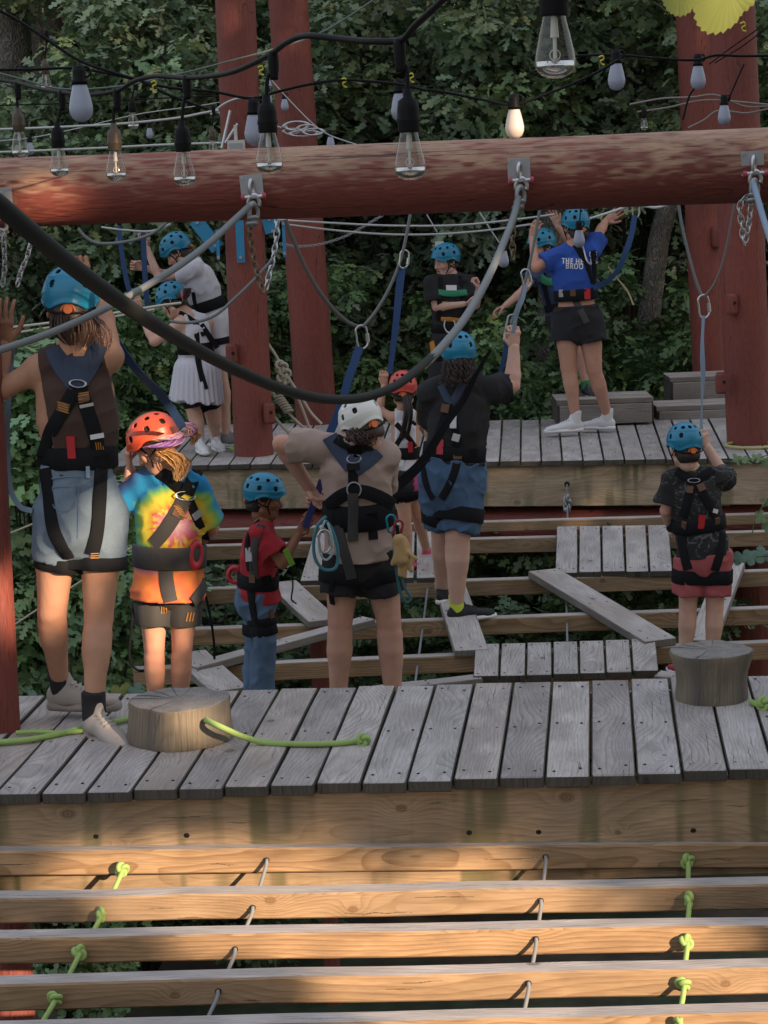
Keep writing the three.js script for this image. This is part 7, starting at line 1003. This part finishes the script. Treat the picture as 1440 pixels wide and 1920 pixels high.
lc('black light cable carrying the frosted bulbs at the right', [[1040, 108], [1100, 104], [1156, 103], [1230, 109], [1309, 112], [1340, 104], [1390, 105], [1460, 104]], 0.0045, 7.4); lc('thin black light cable sagging over the middle of the log', [[760, 162], [850, 176], [900, 186], [965, 196], [1020, 178], [1090, 150], [1130, 130], [1160, 112]], 0.004, 6.4); lc('thin black cable before the rear right post', [[1280, 225], [1295, 175], [1309, 160]], 0.004, 8); lc('thin black cable rising from the small frosted bulb at the right', [[1358, 205], [1375, 165], [1395, 120]], 0.004, 9.4); lc('thin black cable down to the frosted bulb at the counselor', [[1086, 440], [1087, 415], [1090, 380]], 0.003, 10.5);
lc('black cable hanging the largest bulb above the picture', [[900, -90], [1042, -75], [1200, -95]], 0.006, 3);
const tieM = std([0.55, 0.5, 0.04], 0.6); [[148, 138, 6.3, 'over the large frosted bulb'], [288, 160, 6.2, 'right of the left frosted bulb'], [488, 132, 7, 'before the left red post'], [644, 155, 6.3, 'right of the second red post'], [770, 146, 6.6, 'beside the cord of the middle bulb'], [1127, 113, 7.3, 'left of the upper right frosted bulb'], [1392, 50, 9, 'high on the thick right post']].forEach(([x, y, D, w]) => { const t = thing('yellow_tie', 'yellow tape tie on a wire ' + w, 'tie', at(x, y, D)), k = 0.7 * D / F; mesh('tape', tube([V(-6 * k, 8 * k, 0), V(4 * k, 11 * k, 4 * k), V(7 * k, 3 * k, 0), V(-2 * k, -2 * k, 5 * k), V(2 * k, -10 * k, 0), V(9 * k, -12 * k, 3 * k)], 2.2 * k, 30, 6), tieM, t); });
// ---------- vine leaves close by ----------
function palmate(n = 5, teeth = 0.06, lobe = 0.45) { const out = []; const N = 90; for (let i = 0; i <= N; i++) { const a = (i / N * 2 - 1) * Math.PI * 0.92, lob = Math.pow(Math.abs(Math.cos(a * n / 2.1)), 0.8), r = (1 - lobe + lobe * lob) * (1 - 0.22 * Math.abs(a) / Math.PI) * (1 + teeth * ((i % 3) / 2 - 0.5) * 2 * (0.6 + 0.8 * h2(i, 3, 5))); out.push([Math.sin(a) * r * 0.8, Math.cos(a) * r]); } const pos = [0, 0, 0], idx = []; const R = 4; for (let q = 1; q <= R; q++) out.forEach(([x, y]) => { const f = q / R; pos.push(x * f, y * f, 0.035 * Math.sin(x * 3 * f + y * 2 * f) * f + 0.12 * f * f * Math.abs(x) - 0.12 * f * f); }); const m = out.length; for (let i = 0; i < m - 1; i++) { idx.push(0, 1 + i + 1, 1 + i); for (let q = 0; q < R - 1; q++) { const a = 1 + q * m + i, b = a + m; idx.push(a, a + 1, b, a + 1, b + 1, b); } } const g = new THREE.BufferGeometry(); g.setAttribute('position', new THREE.Float32BufferAttribute(pos, 3)); g.setIndex(idx); g.computeVertexNormals(); return g; }
const palm = palmate(), palmDeep = palmate(5, 0.1), grape = palmate(3, 0.035, 0.2), vineM = phys([0.12, 0.19, 0.07], 0.6, { side: THREE.DoubleSide, transmission: 0.25, thickness: 0 }), yelM = phys([0.3, 0.35, 0.085], 0.6, { side: THREE.DoubleSide, transmission: 0.35, thickness: 0 }), tealM = phys([0.1, 0.2, 0.15], 0.6, { side: THREE.DoubleSide, transmission: 0.2, thickness: 0 });
function vine(label, stem, D, leaves) { const P = A3(stem, D), t = thing('vine', label, 'vine', P[0].clone()); mesh('stem', tube(P, 0.0035 * Math.min(1, D / 8 + 0.3), 24, 6), std([0.1, 0.12, 0.05], 0.8), t, false); for (const [x, y, s, rot, mat, tip, g] of leaves) { const m = new THREE.Mesh(g ?? palm, mat); m.name = 'leaf'; m.castShadow = m.receiveShadow = true; m.position.copy(at(x, y, D + rr(-0.01, 0.01))).sub(t.position); m.scale.setScalar(s * D / F); m.rotation.set(tip ?? 0.2, rr(-0.4, 0.4), rot); t.add(m); } }
vine('yellow green grape leaves hanging in at the upper right corner', [[1220, -60], [1290, -40], [1350, -30], [1420, -50]], 2.6, [[1276, -30, 62, 3.1, yelM, 0.35, grape], [1366, -22, 90, 2.7, yelM, 0.3, grape]]);
vine('green vine with small leaves at the right edge of the far deck', [[1450, 850], [1410, 862], [1380, 866], [1340, 862]], 13.6, [[1400, 862, 17, 1.2, vineM, -1], [1420, 858, 18, -0.6, vineM, -1], [1438, 864, 18, 2.2, vineM, -0.9], [1384, 862, 16, 0.5, vineM, -0.7]]); vine('green vine leaves hanging in front of the far fascia at the right edge', [[1450, 905], [1440, 935], [1420, 965], [1410, 1000]], 12.4, [[1428, 968, 20, 2.4, vineM, -0.6], [1440, 985, 18, 2.9, vineM, -0.5], [1442, 940, 16, 2.0, vineM, -0.6]]); vine('green vine leaves reaching in at the right edge beside the boy in red shorts', [[1450, 1040], [1420, 1044], [1385, 1046]], 11.5, [[1430, 1040, 26, 1.4, tealM, -0.6], [1408, 1044, 24, 1.9, tealM, -0.6], [1386, 1047, 20, 1.5, tealM, -0.5]]);
vine('yellow and grey green maple leaves behind the near deck at the left', [[50, 1320], [120, 1310], [200, 1310], [270, 1300]], 8.75, [[66, 1318, 30, 0.3, tealM, -0.7, palmDeep], [140, 1312, 30, 0.6, yelM, -0.4, palmDeep], [165, 1306, 22, -0.5, yelM, -0.4, palmDeep], [222, 1306, 32, -0.7, yelM, -0.2, palmDeep], [256, 1300, 26, -0.2, tealM, -0.7, palmDeep], [240, 1312, 20, 0.8, yelM, -0.3, palmDeep]]);
renderer.render(scene, camera);
